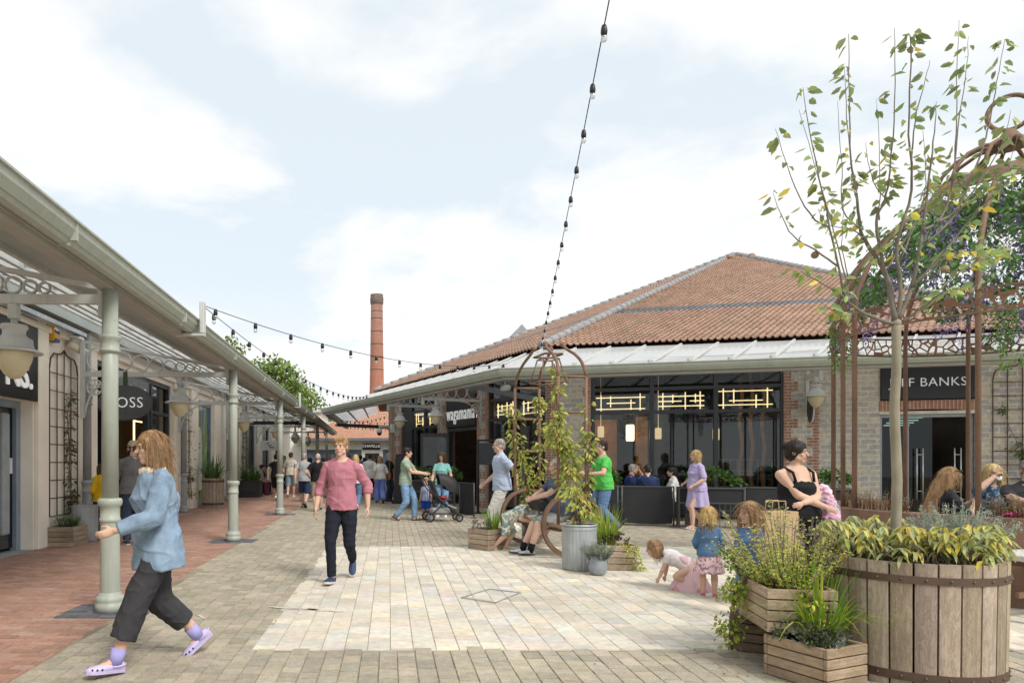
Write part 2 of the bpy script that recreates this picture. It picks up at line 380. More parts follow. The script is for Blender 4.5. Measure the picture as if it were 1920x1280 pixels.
def person(label, loc, face, h, pose, top=None, bottom=None, shoes=None, hair=None, skin=0, kid=False, w=1.0, fem=False, vox=.011, group=None, belly=0., nobody=False):
    S = h / 1.75; P = pose; rz = R(face)
    root = thing('person', label, 'person', loc, rz, group)
    if kid: hip, sh, nb, hc, hs, th, shk, ua, fa, ank, g = .80, 1.33, 1.385, 1.565, 1.42, .37, .36, .25, .22, .075, 1.12
    else: hip, sh, nb, hc, hs, th, shk, ua, fa, ank, g = .915, 1.43, 1.475, 1.625, 1.0, .43, .415, .285, .255, .075, 1.0
    hip0 = .915
    pz = P['pel'][2]; pz = 0. if pz is None else pz
    pel = Vector((P['pel'][0], P['pel'][1], hip + (pz if not kid else pz * hip / hip0)))
    RL = Matrix.Rotation(R(P['lean']), 3, 'X'); tw = R(P['twist'])
    def sp(x, y, z):
        zz = z - hip; a = tw * max(0, min(1, zz / .45)); c, s = math.cos(a), math.sin(a)
        return pel + RL @ Vector((x * c - y * s, x * s + y * c, zz))
    def spv(x, y, z): return sp(x, y, z) - sp(0, 0, z)
    sw = (.172 if not fem else .155) * (1 if not kid else .95) * (1 + (w - 1) * .5)
    shL, shR = sp(sw, 0, sh - .045), sp(-sw, 0, sh - .045)
    haL, haR = Vector(P['hL']), Vector(P['hR'])
    if kid and not P.get('kidhands'): haL = Vector((haL.x, haL.y, haL.z * .92)); haR = Vector((haR.x, haR.y, haR.z * .92))
    elL, haL = ik(shL, haL, ua, fa, P['eL']); elR, haR = ik(shR, haR, ua, fa, P['eR'])
    hipL, hipR = pel + Vector((.09, 0, -.01)), pel + Vector((-.09, 0, -.01))
    anL = Vector((P['fL'][0], P['fL'][1], ank + P['zL'])); anR = Vector((P['fR'][0], P['fR'][1], ank + P['zR']))
    knL, anL = ik(hipL, anL, th, shk, P['kL']); knR, anR = ik(hipR, anR, th, shk, P['kR'])
    TR = [(-.13, .095, .075), (0, .16, .112), (.14, .158, .11), (.3, .138, .1), (.48, .142, .102), (.67, .158, .112), (.85, .166, .106), (.96, .150, .088), (1.04, .1, .07), (1.1, .06, .058)]
    if fem: TR = [(-.13, .1, .08), (0, .168, .118), (.14, .16, .112), (.3, .128, .095), (.48, .132, .1), (.67, .146, .128), (.85, .148, .1), (.96, .132, .082), (1.04, .09, .066), (1.1, .052, .052)]
    if kid: TR = [(u, a * .95, b * 1.1) for u, a, b in TR]
    def ring(u, rx, ry, inf=0., yo=0.):
        z = hip + u * (sh - hip); bl = belly * math.exp(-((u - .25) / .28) ** 2)
        rx, ry = rx * g * w + inf + bl * .5, ry * g * w + inf + bl
        yo2 = yo - bl * .7 - (.012 if fem and .55 < u < .75 else 0)
        return (sp(0, yo2, z), spv(rx, 0, z), spv(0, ry, z))
    # ---- head frame
    hy, hp = P['head']; Hc = sp(0, -.02, hc)
    HM = Matrix.Translation(Hc * S) @ (Matrix.Rotation(R(hy), 4, 'Z') @ Matrix.Rotation(R(P['lean'] * .35 + hp), 4, 'X')) @ Matrix.Scale(hs * S, 4)
    vo = vox / S * 1.0
    # ---- body: one continuous surface
    b = MB(Matrix.Scale(S, 4))
    loft(b, [ring(u, a * .97, c * .97) for u, a, c in TR])
    for s in (-1, 1): caps(b, sp(s * .03, .012, nb - .015), sp(s * sw * .92, 0, sh - .035), .05, .045)
    nr = (.05 if fem else .057) * (1.05 if kid else 1) * (1 + (w - 1) * .4)
    caps(b, sp(0, .005, nb - .06), Hc + RL @ Vector((0, .012, -.055 * hs)), nr * 1.12, nr * .96)
    wl = 1 + (w - 1) * .7
    for s, e, ha in ((shL, elL, haL), (shR, elR, haR)):
        caps(b, s, e, .05 * g * wl, .04 * g * wl); m = e.lerp(ha, .3)
        caps(b, e, m, .040 * g * wl, .041 * g * wl); caps(b, m, ha, .041 * g * wl, .026 * g)
        # hand: palm, four fingers of unequal length bent at two knuckles, thumb from the side of the palm
        sgn = 1 if s is shL else -1; d = (ha - e).normalized(); pn = P.get('pnL' if sgn > 0 else 'pnR', (-sgn, 0, 0)); pn = Vector(pn); pn = (pn - d * pn.dot(d)); pn = pn.normalized() if pn.length > .05 else d.orthogonal().normalized()
        sd = d.cross(pn) * sgn; hk = .88 if (fem or kid) else 1.0; hk *= 1.0 if not kid else .9
        if sd.dot(Vector((0, -1, 0))) < 0 and abs(pn.x) > .7: sd = -sd
        caps(b, ha + d * .015, ha + d * .078 * hk, .030 * hk, .034 * hk, flat=(pn, .45)); cu = P['curl']
        fr = max(.0088 * hk, vo * .75)
        for k, fl in enumerate((.068, .078, .072, .056)):
            q0 = ha + d * .085 * hk + sd * (.026 - .0173 * k) * hk; a1 = cu * .7; d1 = d * math.cos(a1) + pn * math.sin(a1); a2 = cu * 1.9; d2 = d * math.cos(a2) + pn * math.sin(a2)
            q1 = q0 + d1 * fl * .5 * hk; caps(b, q0 - d * .02, q1, fr * 1.05, fr, n=8); caps(b, q1, q1 + d2 * fl * .5 * hk, fr, fr * .85, n=8)
        t0 = ha + d * .025 + sd * .022 * hk; t1 = t0 + (d * .6 + sd * .65 + pn * .35).normalized() * .042 * hk; t2 = t1 + (d * .9 + sd * .15 + pn * .4).normalized() * .032 * hk
        caps(b, t0, t1, fr * 1.35, fr * 1.15, n=8); caps(b, t1, t2, fr * 1.15, fr * .95, n=8)
    for hpj, k, a, yw in ((hipL, knL, anL, P['yL']), (hipR, knR, anR, P['yR'])):
        caps(b, hpj, k, .083 * g * wl, .055 * g * wl); m = k.lerp(a, .33); bk = Vector((0, .018, 0))
        caps(b, k, m + bk, .054 * g * wl, .057 * g * wl); caps(b, m + bk, a, .057 * g * wl, .036 * g)
        if shoes is None or shoes[0] in ('sandal', 'clog'):
            fy = Matrix.Rotation(R(yw), 3, 'Z') @ Matrix.Rotation(R(P['pL'] if hpj is hipL else P['pR']), 3, 'X'); fk = .85 if fem else 1.0
            caps(b, a + fy @ Vector((0, .035, -.035)), a + fy @ Vector((0, -.09, -.04)) * fk, .034, .030); caps(b, a + fy @ Vector((0, -.08, -.045)) * fk, a + fy @ Vector((0, -.15, -.055)) * fk, .032, .020)
            caps(b, a, a + fy @ Vector((0, -.06, -.035)), .036, .03)
    h_ = MB(HM)
    h_.ball((0, .012, .03), 1, 16, 12, sc=(.074, .093, .086)); h_.ball((0, -.018, -.03), 1, 16, 12, sc=(.06, .066, .08))
    caps(h_, (0, -.052, -.085), (0, -.05, -.08), .03, .03); caps(h_, (-.038, -.02, -.06), (.038, -.02, -.06), .03, .03)
    caps(h_, (0, -.08, .012), (0, -.102, -.022), .009, .0145); caps(h_, (-.032, -.072, .026), (.032, -.072, .026), .014, .014)
    caps(h_, (-.018, -.08, -.05), (.018, -.08, -.05), .0085, .0085); caps(h_, (-.014, -.078, -.061), (.014, -.078, -.061), .009, .009)
    caps(h_, (-.04, -.055, -.02), (-.03, -.06, -.03), .018, .018); caps(h_, (.04, -.055, -.02), (.03, -.06, -.03), .018, .018)
    for s in (-1, 1): h_.ball((s * .073, .014, -.006), .03, 10, 8, sc=(.35, .75, 1.1))
    b.v += h_.v; o = len(b.v) - len(h_.v); b.f += [[o + i for i in f] for f in h_.f]; b.c += h_.c; b.sm += h_.sm
    obj('body', remesh(b, vox * .8, 2, name='body'), M_skin(skin), root)
    body = [x for x in LINK if x.parent == root][-1]
    e_ = None
    for s in (-1, 1):
        e_ = MB(HM); e_.ball((s * .031, -.0735, .006), .0125, 10, 8, sc=(1.05, .5, .46)); eo = e_.build('eye', M('eye white', (.75, .72, .68), .3), root)
        ir = MB(HM); ir.ball((s * .031, -.0795, .006), .0062, 8, 6); ir.build('iris', M('iris', (.05, .035, .02), .2), eo)
    lp = MB(HM); caps(lp, (-.019, -.0835, -.054), (.019, -.0835, -.054), .0066, .0066); lp.ball((0, -.087, -.055), .009, 8, 6, sc=(1.6, .7, .9)); lp.build('lips', M('lips', (.5, .2, .17), .45), root)
    # ---- hair
    if hair:
        st, hm = hair[0], hair[1]; q = MB(HM)
        for s in (-1, 1):
            eb = MB(HM); eb.tube([(s * .016, -.086, .024), (s * .03, -.0875, .029), (s * .046, -.077, .024)], [.0035, .0045, .003], 6); eb.build('eyebrow', hm, root)
        if st in ('short', 'crop', 'bald', 'cap'):
            k = .0 if st != 'crop' else -.004
            if st == 'bald': q.ball((0, .03, -.01), 1, 18, 14, sc=(.08, .082, .07))
            else:
                q.ball((0, .02, .04), 1, 20, 16, sc=(.081 + k, .097 + k, .088 + k)); q.ball((0, .045, -.005), 1, 16, 12, sc=(.073 + k, .068, .075))
                if st == 'short': caps(q, (-.04, -.055, .082), (.045, -.058, .088), .026, .022)
        else:
            q.ball((0, .02, .038), 1, 20, 16, sc=(.087, .1, .094)); q.ball((0, .04, -.01), 1, 16, 12, sc=(.083, .078, .09))
            for s in (-1, 1):
                if st not in ('bun', 'pony'): caps(q, (s * .068, -.035, .055), (s * .078, -.01, -.06), .018, .022)
            if st in ('bob', 'curly'):
                for k in range(9): a = R(-10 + 200 * k / 8); caps(q, (.078 * math.cos(a), .015 + .085 * math.sin(a), .0), (.088 * math.cos(a), .015 + .085 * math.sin(a), -.11 - .015 * math.sin(k * 2.1)), .028, .022)
            if st == 'long':
                Lh = hair[2] if len(hair) > 2 else .35
                for k in range(11):
                    a = R(-22 + 224 * k / 10); x, y = math.cos(a), math.sin(a)
                    p0 = (.075 * x, .02 + .082 * y, .02); p1 = (.088 * x, .03 + .085 * y, -.13); p2 = (.10 * x, .05 + .075 * y, -Lh * (.9 + .1 * math.sin(k * 1.7)))
                    caps(q, p0, p1, .026, .028); caps(q, p1, p2, .028, .015)
            if st == 'bun': q.ball((0, .105, .055), .045, 12, 10)
            if st == 'pony': caps(q, (0, .1, .05), (0, .13, -.03), .03, .034); caps(q, (0, .13, -.03), (0, .115, -.17), .034, .012)
        hme = remesh(q, max(vox * .8, .0075), 2, .006 * hs * S, (60, 60, 12), 'hair', rnd.random() * 9)
        if vox <= .0095 and st != 'bald':
            vn = [(v.co.copy(), v.normal.copy()) for v in hme.vertices]; sq = MB(); iv = HM.inverted(); sc_ = hs * S; dn = Vector((0, 0, -1)); Lr = {'long': .16, 'bob': .09, 'curly': .06, 'pony': .03, 'bun': .025}.get(st, .035)
            for k in range({'long': 520, 'bob': 340}.get(st, 240)):
                p, n = rnd.choice(vn); lp_ = iv @ p
                if lp_.y < -.06 and lp_.z < .05: continue
                if n.z < -.5: continue
                g_ = (dn - n * dn.dot(n)); g_ = g_.normalized() if g_.length > .1 else (Vector((0, 1, 0)) - n * n.y).normalized()
                if lp_.z > .07: g_ = (g_ + (Vector((n.x, .5, 0)))).normalized(); g_ = (g_ - n * g_.dot(n)).normalized()
                l = Lr * sc_ * rnd.uniform(.5, 1.2); pts = []; o_ = p + n * .001
                for j in range(6): u = j / 5; pts.append(o_ + g_ * l * u + dn * (l * .35 * u * u) + n * (.006 * sc_ * math.sin(PI * u) * rnd.uniform(.1, 1.1)) + rdir() * (.0018 * sc_ * j))
                sq.tube(pts, [.0018 * sc_, .0022 * sc_, .0022 * sc_, .002 * sc_, .0015 * sc_, .0005], 4)
            bmh = bmesh.new(); bmh.from_mesh(hme); tm = sq.mesh('t'); bmh.from_mesh(tm); bmh.to_mesh(hme); bmh.free(); bpy.data.meshes.remove(tm)
        obj('hair', hme, hm, root)
        if st == 'cap':
            cm = hair[2]; cp = MB(HM); cp.ball((0, .012, .055), 1, 20, 16, sc=(.088, .105, .088))
            cb_ = MB(HM); cb_.box((0, .135, .02), (.13, .11, .012), Matrix.Rotation(R(-28), 3, 'X'), bev=.005)
            hd = MB(HM); hd.box((0, 0, -.06), (.3, .4, .12)); co = obj('cap', remesh(cp, .008, 2, name='cap'), cm, root)
            bmx = bmesh.new(); bmx.from_mesh(co.data); iv = HM.inverted()
            bmesh.ops.delete(bmx, geom=[v for v in bmx.verts if (iv @ v.co).z < .022 + .25 * (iv @ v.co).y * 0], context='VERTS'); bmx.to_mesh(co.data); bmx.free()
            cb_.build('peak', cm, co)
    if P.get('beard'):
        q = MB(HM); caps(q, (-.052, -.02, -.05), (-.03, -.06, -.085), .024, .03); caps(q, (.052, -.02, -.05), (.03, -.06, -.085), .024, .03); caps(q, (-.02, -.07, -.095), (.02, -.07, -.095), .03, .03); caps(q, (0, -.065, -.1), (0, -.06, -.15), .036, .02)
        obj('beard', remesh(q, .009, 2, .005, (50, 50, 15), 'beard'), hair[1], root)
    # ---- clothes
    def pt(a, c, f): return a.lerp(c, f)
    if top:
        kind, mat = top[0], top[1]; t = MB(Matrix.Scale(S, 4)); inf = {'jacket': .024, 'tank': .008, 'shirt': .02, 'coat': .026}.get(kind, .014)
        hem = top[2] if len(top) > 2 else -.06
        if kind == 'tank': TT = [(u, a, c) for u, a, c in TR if u < .8] + [(.8, TR[6][1] * .9, TR[6][2])]
        else: TT = [r for r in TR if r[0] < 1.05]
        if hem < 0: TT = [(hem, TR[1][1] * 1.03, TR[1][2] * 1.05)] + [r for r in TT if r[0] >= 0]
        else: TT = [r for r in TT if r[0] >= hem]
        loft(t, [ring(u, a, c, inf + (.018 if u < .32 else 0)) for u, a, c in TT])
        sl = {'tee': (.62, None), 'polo': (.66, None), 'shirt': (.7, None), 'jacket': (1, .93), 'sweater': (1, .95), 'rolled': (1, .38), 'coat': (1, .93), 'tank': None, 'elbow': (.95, None)}[kind]
        for s, e, ha in ((shL, elL, haL), (shR, elR, haR)):
            if sl is None:
                continue
            r0 = (.047 * wl) * g + inf * .9; caps(t, sp((.03 if s is shL else -.03), .012, nb - .022), s.lerp(sp(0, 0, sh - .03), .1), .05 + inf * .6, .045 + inf * .7)
            if sl[1] is None: caps(t, s, pt(s, e, sl[0]), r0, r0 * .98, c1=False)
            else:
                caps(t, s, e, r0, .047 * g * wl + inf * .8); caps(t, e, pt(e, ha, sl[1]), .047 * g * wl + inf * .8, (.032 if sl[1] > .6 else .043) * g + inf * .7, c1=False)
        if kind == 'jacket': caps(t, sp(-.07, .03, sh + .05), sp(.07, .03, sh + .05), .035, .035)
        to = obj({'jacket': 'jacket', 'tank': 'vest_top', 'coat': 'coat', 'sweater': 'sweater', 'rolled': 'sweater'}.get(kind, 'shirt'), remesh(t, vox * .9, 3, .011 * S, (7, 7, 4.2), 'top', rnd.random() * 20), mat, root)
        if kind == 'tank':
            sb = MB(Matrix.Scale(S, 4))
            for s in (-1, 1):
                sb.tube([sp(s * .085 * w, -.128 * g * w * .85, hip + .78 * (sh - hip)), sp(s * .095 * w, -.085 * w, hip + .97 * (sh - hip)), sp(s * .1 * w, 0, hip + 1.06 * (sh - hip)), sp(s * .09 * w, .09 * w, hip + .9 * (sh - hip))], .014, 8)
            sb.build('strap', mat, to)
    if bottom:
        kind, mat = bottom[0], bottom[1]; t = MB(Matrix.Scale(S, 4))
        if kind in ('trousers', 'shorts', 'cropped', 'slim', 'wide'):
            loft(t, [ring(u, a, c, .013) for u, a, c in TR if u < .2])
            for hpj, k, a in ((hipL, knL, anL), (hipR, knR, anR)):
                rk = {'slim': .066, 'wide': .105, 'cropped': .092, 'shorts': .09}.get(kind, .076) * g * wl; ra = {'slim': .05, 'wide': .1, 'cropped': .09}.get(kind, .062) * g
                caps(t, hpj, pt(hpj, k, .5), .098 * g * wl, .094 * g * wl)
                if kind == 'shorts': caps(t, pt(hpj, k, .45), pt(hpj, k, .97), .095 * g * wl, .092 * g * wl, c1=False)
                else:
                    caps(t, pt(hpj, k, .45), k, .093 * g * wl, rk); caps(t, k, pt(k, a, .62 if kind == 'cropped' else .97), rk, ra, c1=False)
            obj(kind if kind == 'shorts' else 'trousers', remesh(t, vox, 3, .009 * S, (8, 8, 5), 'trousers', rnd.random() * 20), mat, root)
        else:   # skirt or dress: from the waist (or the shoulders) down, standing cloth with folds
            hemz = bottom[2]; flare = bottom[3]; zs = [hip + .42 * (sh - hip), hip + .12, hip, (hip + hemz) / 2, hemz]; rr = [(.13, .1), (.16, .12), (.175, .135), (.18 + flare * .5, .15 + flare * .5), (.19 + flare, .16 + flare)]
            if kid: rr = [(x * 1.02, y * 1.1) for x, y in rr]
            cx, cy = pel.x, pel.y
            rg = [((cx if z < hip else sp(0, 0, z).x, cy if z < hip else sp(0, 0, z).y, z + (pel.z - hip)), (a * w + .012, 0, 0), (0, c * w + .012, 0)) for z, (a, c) in zip(zs, rr)]
            loft(t, rg, 48, fold=(.07, 9, rnd.random() * 6)); t.mesh
            obj('skirt', remesh(t, vox, 2, .004, (8, 8, 3), 'skirt'), mat, root)
    if shoes:
        kind, mat, sole = shoes[0], shoes[1], shoes[2]; k = .87 if fem else 1.0
        if kid: k = .92
        shoe(root, anL, P['yL'], P['pL'], k, mat, sole, S, kind, ank); shoe(root, anR, P['yR'], P['pR'], k, mat, sole, S, kind, ank)
    root['_S'] = 0; del root['_S']
    return dict(root=root, S=S, HM=HM, sp=sp, haL=haL * S, haR=haR * S, elL=elL * S, elR=elR * S, knL=knL * S, knR=knR * S, anL=anL * S, anR=anR * S, pel=pel * S)
# ------------------------------------------------------------------ shared materials
GREEN = M('sage green paint', (.385, .415, .36), .45, 0, .07, 5., dirt=.18, bmp=.03, chips=.70)
GREY = M('grey paint', (.33, .35, .365), .45, 0, .08, 5., dirt=.2, chips=.74)
LIGHTG = M('pale grey paint', (.56, .57, .55), .45, 0, .06, 5., dirt=.2, chips=.74)
SOFFIT = M('canopy panel', (.42, .45, .435), .5, 0, .05, 2., dirt=.1)
CREAM = M('cream render', (.95, .885, .78), .9, 0, .05, 3., dirt=.12, bmp=.12, fine=.08)
CREAMD = M('cream trim', (.92, .85, .74), .85, 0, .05, 3., dirt=.1)
CHAR = M('charcoal frame', (.045, .05, .06), .4, 0, .12, 4.)
BLACK = M('black paint', (.02, .02, .022), .45, 0, .15, 4.)
WHITE = M('white paint', (.8, .8, .78), .5, 0, .04, 4.)
LETTER = M('white lettering', (.85, .85, .84), .5, 0, .02, 4., emit=((1, 1, 1), .25))
STEEL = M('galvanised tray', (.42, .44, .47), .35, .8, .2, 12., dirt=.2)
ZINC = M('zinc', (.42, .45, .47), .5, .35, .25, 7., stretch=(1, 1, .3), dirt=.45, bmp=.1)
CORTEN = M('rusted steel', (.215, .13, .088), .75, .1, .35, 4., stretch=(1, 1, .5), dirt=.3, bmp=.15, fine=.25)
BARK = M('smooth bark', (.30, .27, .20), .9, 0, .35, 9., stretch=(1, 1, .35), dirt=.4, bmp=.4, fine=.3)
TWIG = M('twig bark', (.16, .12, .09), .9, 0, .35, 14.)
SOIL = M('planting soil', (.045, .032, .022), 1., 0, .5, 30., bmp=.6)
LEAF = M_leaf('leaf')
AMBER = M('frosted lamp bowl', (.62, .56, .38), .35, 0, .12, 4., dirt=.15)
WOODX = M_wood('weathered planks', (.55, .44, .33), (.36, .27, .19), 'x')
WOODY = M_wood('weathered planks across', (.55, .44, .33), (.36, .27, .19), 'y')
WOODZ = M_wood('weathered staves', (.55, .46, .37), (.36, .28, .21), 'z')
GLASS = M_glass('window glass', (.66, .70, .71), .07)
GLASSD = M_glass('dim window glass', (.35, .38, .4), .08)
TILEM = M('clay pantile', (.5, .3, .2), .85, 0, .3, 5., attr='Col', bmp=.15)
RIDGE = M('grey ridge tile', (.30, .30, .31), .85, 0, .25, 6., dirt=.3, bmp=.2)
STONE = M_brick('coursed lias stone', (.38, .39, .40), (.58, .53, .44), (.64, .57, .46), .34, .125, .016, 'xz', third=(.42, .29, .13), warp=.05)
REDB = M_brick('red brickwork', (.38, .19, .135), (.31, .15, .105), (.50, .44, .37), .215, .075, .010, 'xz')
SOLDIER = M_brick('red soldier bricks', (.37, .18, .125), (.31, .14, .1), (.5, .44, .37), .078, .6, .010, 'xz', offset=0.)
# ------------------------------------------------------------------ ground
def pavers(x0, x1, y0, y1, w, lens, cols, along='y', skip=None, gap=.005, xb=None):
    mb = MB(); u = x0 if along == 'y' else y0; ue = x1 if along == 'y' else y1; row = 0
    while u < ue:
        v = (y0 if along == 'y' else x0) - rnd.uniform(0, .2) if len(lens) > 1 else (y0 if along == 'y' else x0) - (lens[0] * .5 if row % 2 else 0); ve = y1 if along == 'y' else x1
        while v < ve:
            l = rnd.choice(lens); a, b, c, d = (u, u + w, v, v + l) if along == 'y' else (v, v + l, u, u + w)
            v += l
            a, b = max(a, x0), min(b, x1); c, d = max(c, y0), min(d, y1)
            if xb:
                e = xb((c + d) / 2)
                if a > e: continue
                b = min(b, e)
            if b - a < .03 or d - c < .03: continue
            if skip and skip((a + b) / 2, (c + d) / 2): continue
            g = gap; i = .0032; zt = rnd.uniform(-.0018, .0018); tx = rnd.uniform(-.0012, .0012); ty = rnd.uniform(-.0012, .0012)
            a, b, c, d = a + g * rnd.uniform(.4, 1), b - g * rnd.uniform(.4, 1), c + g * rnd.uniform(.9, 2.2), d - g * rnd.uniform(.9, 2.2)
            P = [(a, c, -.009), (b, c, -.009), (b, d, -.009), (a, d, -.009), (a + i, c + i, zt - tx - ty), (b - i, c + i, zt + tx - ty), (b - i, d - i, zt + tx + ty), (a + i, d - i, zt - tx + ty)]
            mb.add(P, [[4, 5, 6, 7], [0, 1, 5, 4], [1, 2, 6, 5], [2, 3, 7, 6], [3, 0, 4, 7]], vary(rnd.choice(cols), .12, .025))
        u += w; row += 1
    return mb
PAVE = M('concrete setts', (.5, .5, .5), .9, 0, .3, 2.3, attr='Col', bmp=.1, fine=.0)
def pave_mat(name, speck, moss=None):
    m, nt, b = nodes_of(name); v = coords(nt)
    a = N(nt, 'ShaderNodeVertexColor', layer_name='Col')
    n1 = N(nt, 'ShaderNodeTexNoise', Scale=140., Detail=3., Roughness=.7); L(nt, v, n1.inputs['Vector'])
    n2 = N(nt, 'ShaderNodeTexNoise', Scale=1.1, Detail=7., Roughness=.65); L(nt, v, n2.inputs['Vector'])
    n3 = N(nt, 'ShaderNodeTexNoise', Scale=14., Detail=5., Roughness=.6); L(nt, v, n3.inputs['Vector'])
    c = mixc(nt, 1., a.outputs[0], ramp(nt, n1.outputs[0], [(.33, 1 - speck), (.5, 1.), (.68, 1 + speck)]), 'MULTIPLY')
    c = mixc(nt, 1., c, ramp(nt, n2.outputs[0], [(.3, .86), (.55, 1.), (.75, 1.06)]), 'MULTIPLY')
    c = mixc(nt, 1., c, ramp(nt, n3.outputs[0], [(.3, .85), (.7, 1.12)]), 'MULTIPLY')
    L(nt, c, b.inputs['Base Color']); b.inputs['Roughness'].default_value = .92; b.inputs['Specular IOR Level'].default_value = .2
    bump(nt, b, n1.outputs[0], .25, .004); return m
colX = lambda Y: -2.70 - .0234 * (Y - 6.6)
edgeX = lambda Y: colX(Y) + .14
LX0, LX1, LY0, LY1 = -1.06, 7.5, 5.26, 11.62
BEI = [(0.405, 0.356, 0.273), (0.378, 0.339, 0.264), (0.431, 0.378, 0.295), (0.361, 0.326, 0.26), (0.392, 0.348, 0.277)]
struct('paving', pavers(-2.9, 10, 2.6, 22, .1345, [.1, .135, .165, .2], BEI, 'y', lambda x, y: (LX0 < x < LX1 and LY0 < y < LY1) or x < edgeX(y) + .06, .0030), pave_mat('beige setts', .38))
LIG = [(0.626, 0.572, 0.476), (0.605, 0.556, 0.471), (0.663, 0.589, 0.471), (0.583, 0.551, 0.487), (0.642, 0.583, 0.492), (0.615, 0.567, 0.482), (0.589, 0.567, 0.514)]
struct('paving', pavers(LX0, LX1, LY0, LY1, .178, [.14, .175, .215, .24], LIG, 'y', None, .0013), pave_mat('pale setts', .10))
plates = [6.62, 12.42, 18.6, 24.8, 31., 37.2]
def onplate(x, y): return any(abs(y - p) < .30 and x > colX(p) - .42 for p in plates)
REDC = [(.375, .225, .17), (.40, .24, .18), (.35, .205, .155), (.385, .23, .175), (.37, .225, .18), (.41, .265, .215)]
mb = pavers(-7.3, -2.2, 2.6, 44, .103, [.206], REDC, 'x', onplate, .0035, xb=edgeX)
struct('arcade_paving', mb, pave_mat('red brick paving', .16))
mb = MB()
for p in plates:
    q = pavers(colX(p) - .42, colX(p) + .42, p - .3, p + .3, .103, [.206], [(.13, .13, .15), (.15, .15, .17), (.11, .115, .13)], 'x', None, .003)
    mb.v, o = mb.v + [v + Vector((0, 0, .003)) for v in q.v], len(mb.v); mb.f += [[o + k for k in f] for f in q.f]; mb.c += q.c; mb.sm += q.sm
struct('column_plate_paving', mb, pave_mat('blue engineering brick', .15))
g = MB(); g.add([(-600, -40, -.0085), (600, -40, -.0085), (600, 900, -.0085), (-600, 900, -.0085)], [[0, 1, 2, 3]])
m, nt, b = nodes_of('ground sheet'); v = coords(nt); n1 = N(nt, 'ShaderNodeTexNoise', Scale=3., Detail=8.); L(nt, v, n1.inputs['Vector'])
L(nt, ramp(nt, n1.outputs[0], [(.35, (.19, .17, .12)), (.6, (.30, .26, .19))]), b.inputs['Base Color']); b.inputs['Roughness'].default_value = .95
struct('ground', g, m)
g = MB(); g.add([(-12, 22, -.004), (40, 22, -.004), (40, 90, -.004), (-12, 90, -.004)], [[0, 1, 2, 3]]); g.add([(10, -10, -.004), (40, -10, -.004), (40, 22, -.004), (10, 22, -.004)], [[0, 1, 2, 3]]); g.add([(-2.5, -10, -.004), (10, -10, -.004), (10, 2.6, -.004), (-2.5, 2.6, -.004)], [[0, 1, 2, 3]]); g.add([(-8, -10, -.004), (-2.5, -10, -.004), (-2.5, 2.6, -.004), (-8, 2.6, -.004)], [[0, 1, 2, 3]])
struct('street', g, M_brick('far setts', (.46, .40, .29), (.40, .35, .26), (.24, .2, .14), .135, .16, .008, 'xy'))
# steel cover frame set into the pale paving
mb = MB(); P = [Vector(((px - CX) * H / (py - CY), F * H / (py - CY), .004)) for px, py in ((866, 1120), (928, 1130), (976, 1111), (918, 1104))]
for k in range(4): mb.bar(P[k], P[(k + 1) % 4], .018 if k else .05, .006)
mb.bar(P[3].lerp(P[2], .25), P[3].lerp(P[2], .75), .05, .007)
mb.build('access_cover', M('worn steel', (.45, .46, .46), .4, .7, .2, 9.), label='thin steel frame of an access cover set in the pale paving', cat='access cover')
# ------------------------------------------------------------------ left arcade, local frame: x away from the wall, y along it
LRZ = math.atan(.0245); LO = Vector((-5.551, 0, 0))
LM = Matrix.Translation(LO) @ Matrix.Rotation(LRZ, 4, 'Z')
def Lw(x, y, z=0): return LM @ Vector((x, y, z))
sh = thing('shop_building', 'long cream rendered shop building under the left canopy', 'building', LO, LRZ)
OPEN = [(8.4, 11.16, 2.42, 3.75), (13.75, 18.86, 3.5, 3.5), (21.6, 23.7, 3.4, 3.4), (25.9, 27.9, 3.2, 3.2), (30.2, 32.4, 3.2, 3.2), (34.4, 36.8, 3.2, 3.2), (39, 42, 3.2, 3.2)]
w = MB(); y = -4.
for a, b_, dz, sz in OPEN:
    w.bx(-.35, 0, y, a, 0, 4.2); w.bx(-.35, 0, a, b_, dz, 4.2); y = b_
w.bx(-.35, 0, y, 46, 0, 4.2); w.bx(-9, -.35, -4, -3.7, 0, 4.2); w.bx(-9, -.35, 45.7, 46, 0, 4.2); w.bx(-9.3, -9, -4, 46, 0, 4.2)
w.build('wall', CREAM, sh)
for a, b_ in ((11.2, 11.56), (13.1, 13.6), (18.95, 19.3), (20.7, 21.5), (23.8, 24.5), (28, 28.8), (29.3, 30.1), (32.5, 33.2), (36.9, 37.7)): p = MB(); p.bx(0.003, .075, a, b_, 0, 3.7, bev=.01); p.build('pilaster', CREAMD, sh)
c_ = MB(); c_.bx(.003, .1, -4, 46, 3.62, 3.72); c_.build('cornice', CREAMD, sh)
rf = MB(); rf.add([(.1, -4.2, 4.2), (.1, 46.2, 4.2), (-4.6, 46.2, 6.0), (-4.6, -4.2, 6.0), (-9.4, 46.2, 4.2), (-9.4, -4.2, 4.2)], [[0, 1, 2, 3], [3, 2, 4, 5]]); rf.build('roof', M_brick('slate roof', (.16, .16, .17), (.2, .2, .2), (.07, .07, .07), .3, .2, .006, 'yx'), sh)
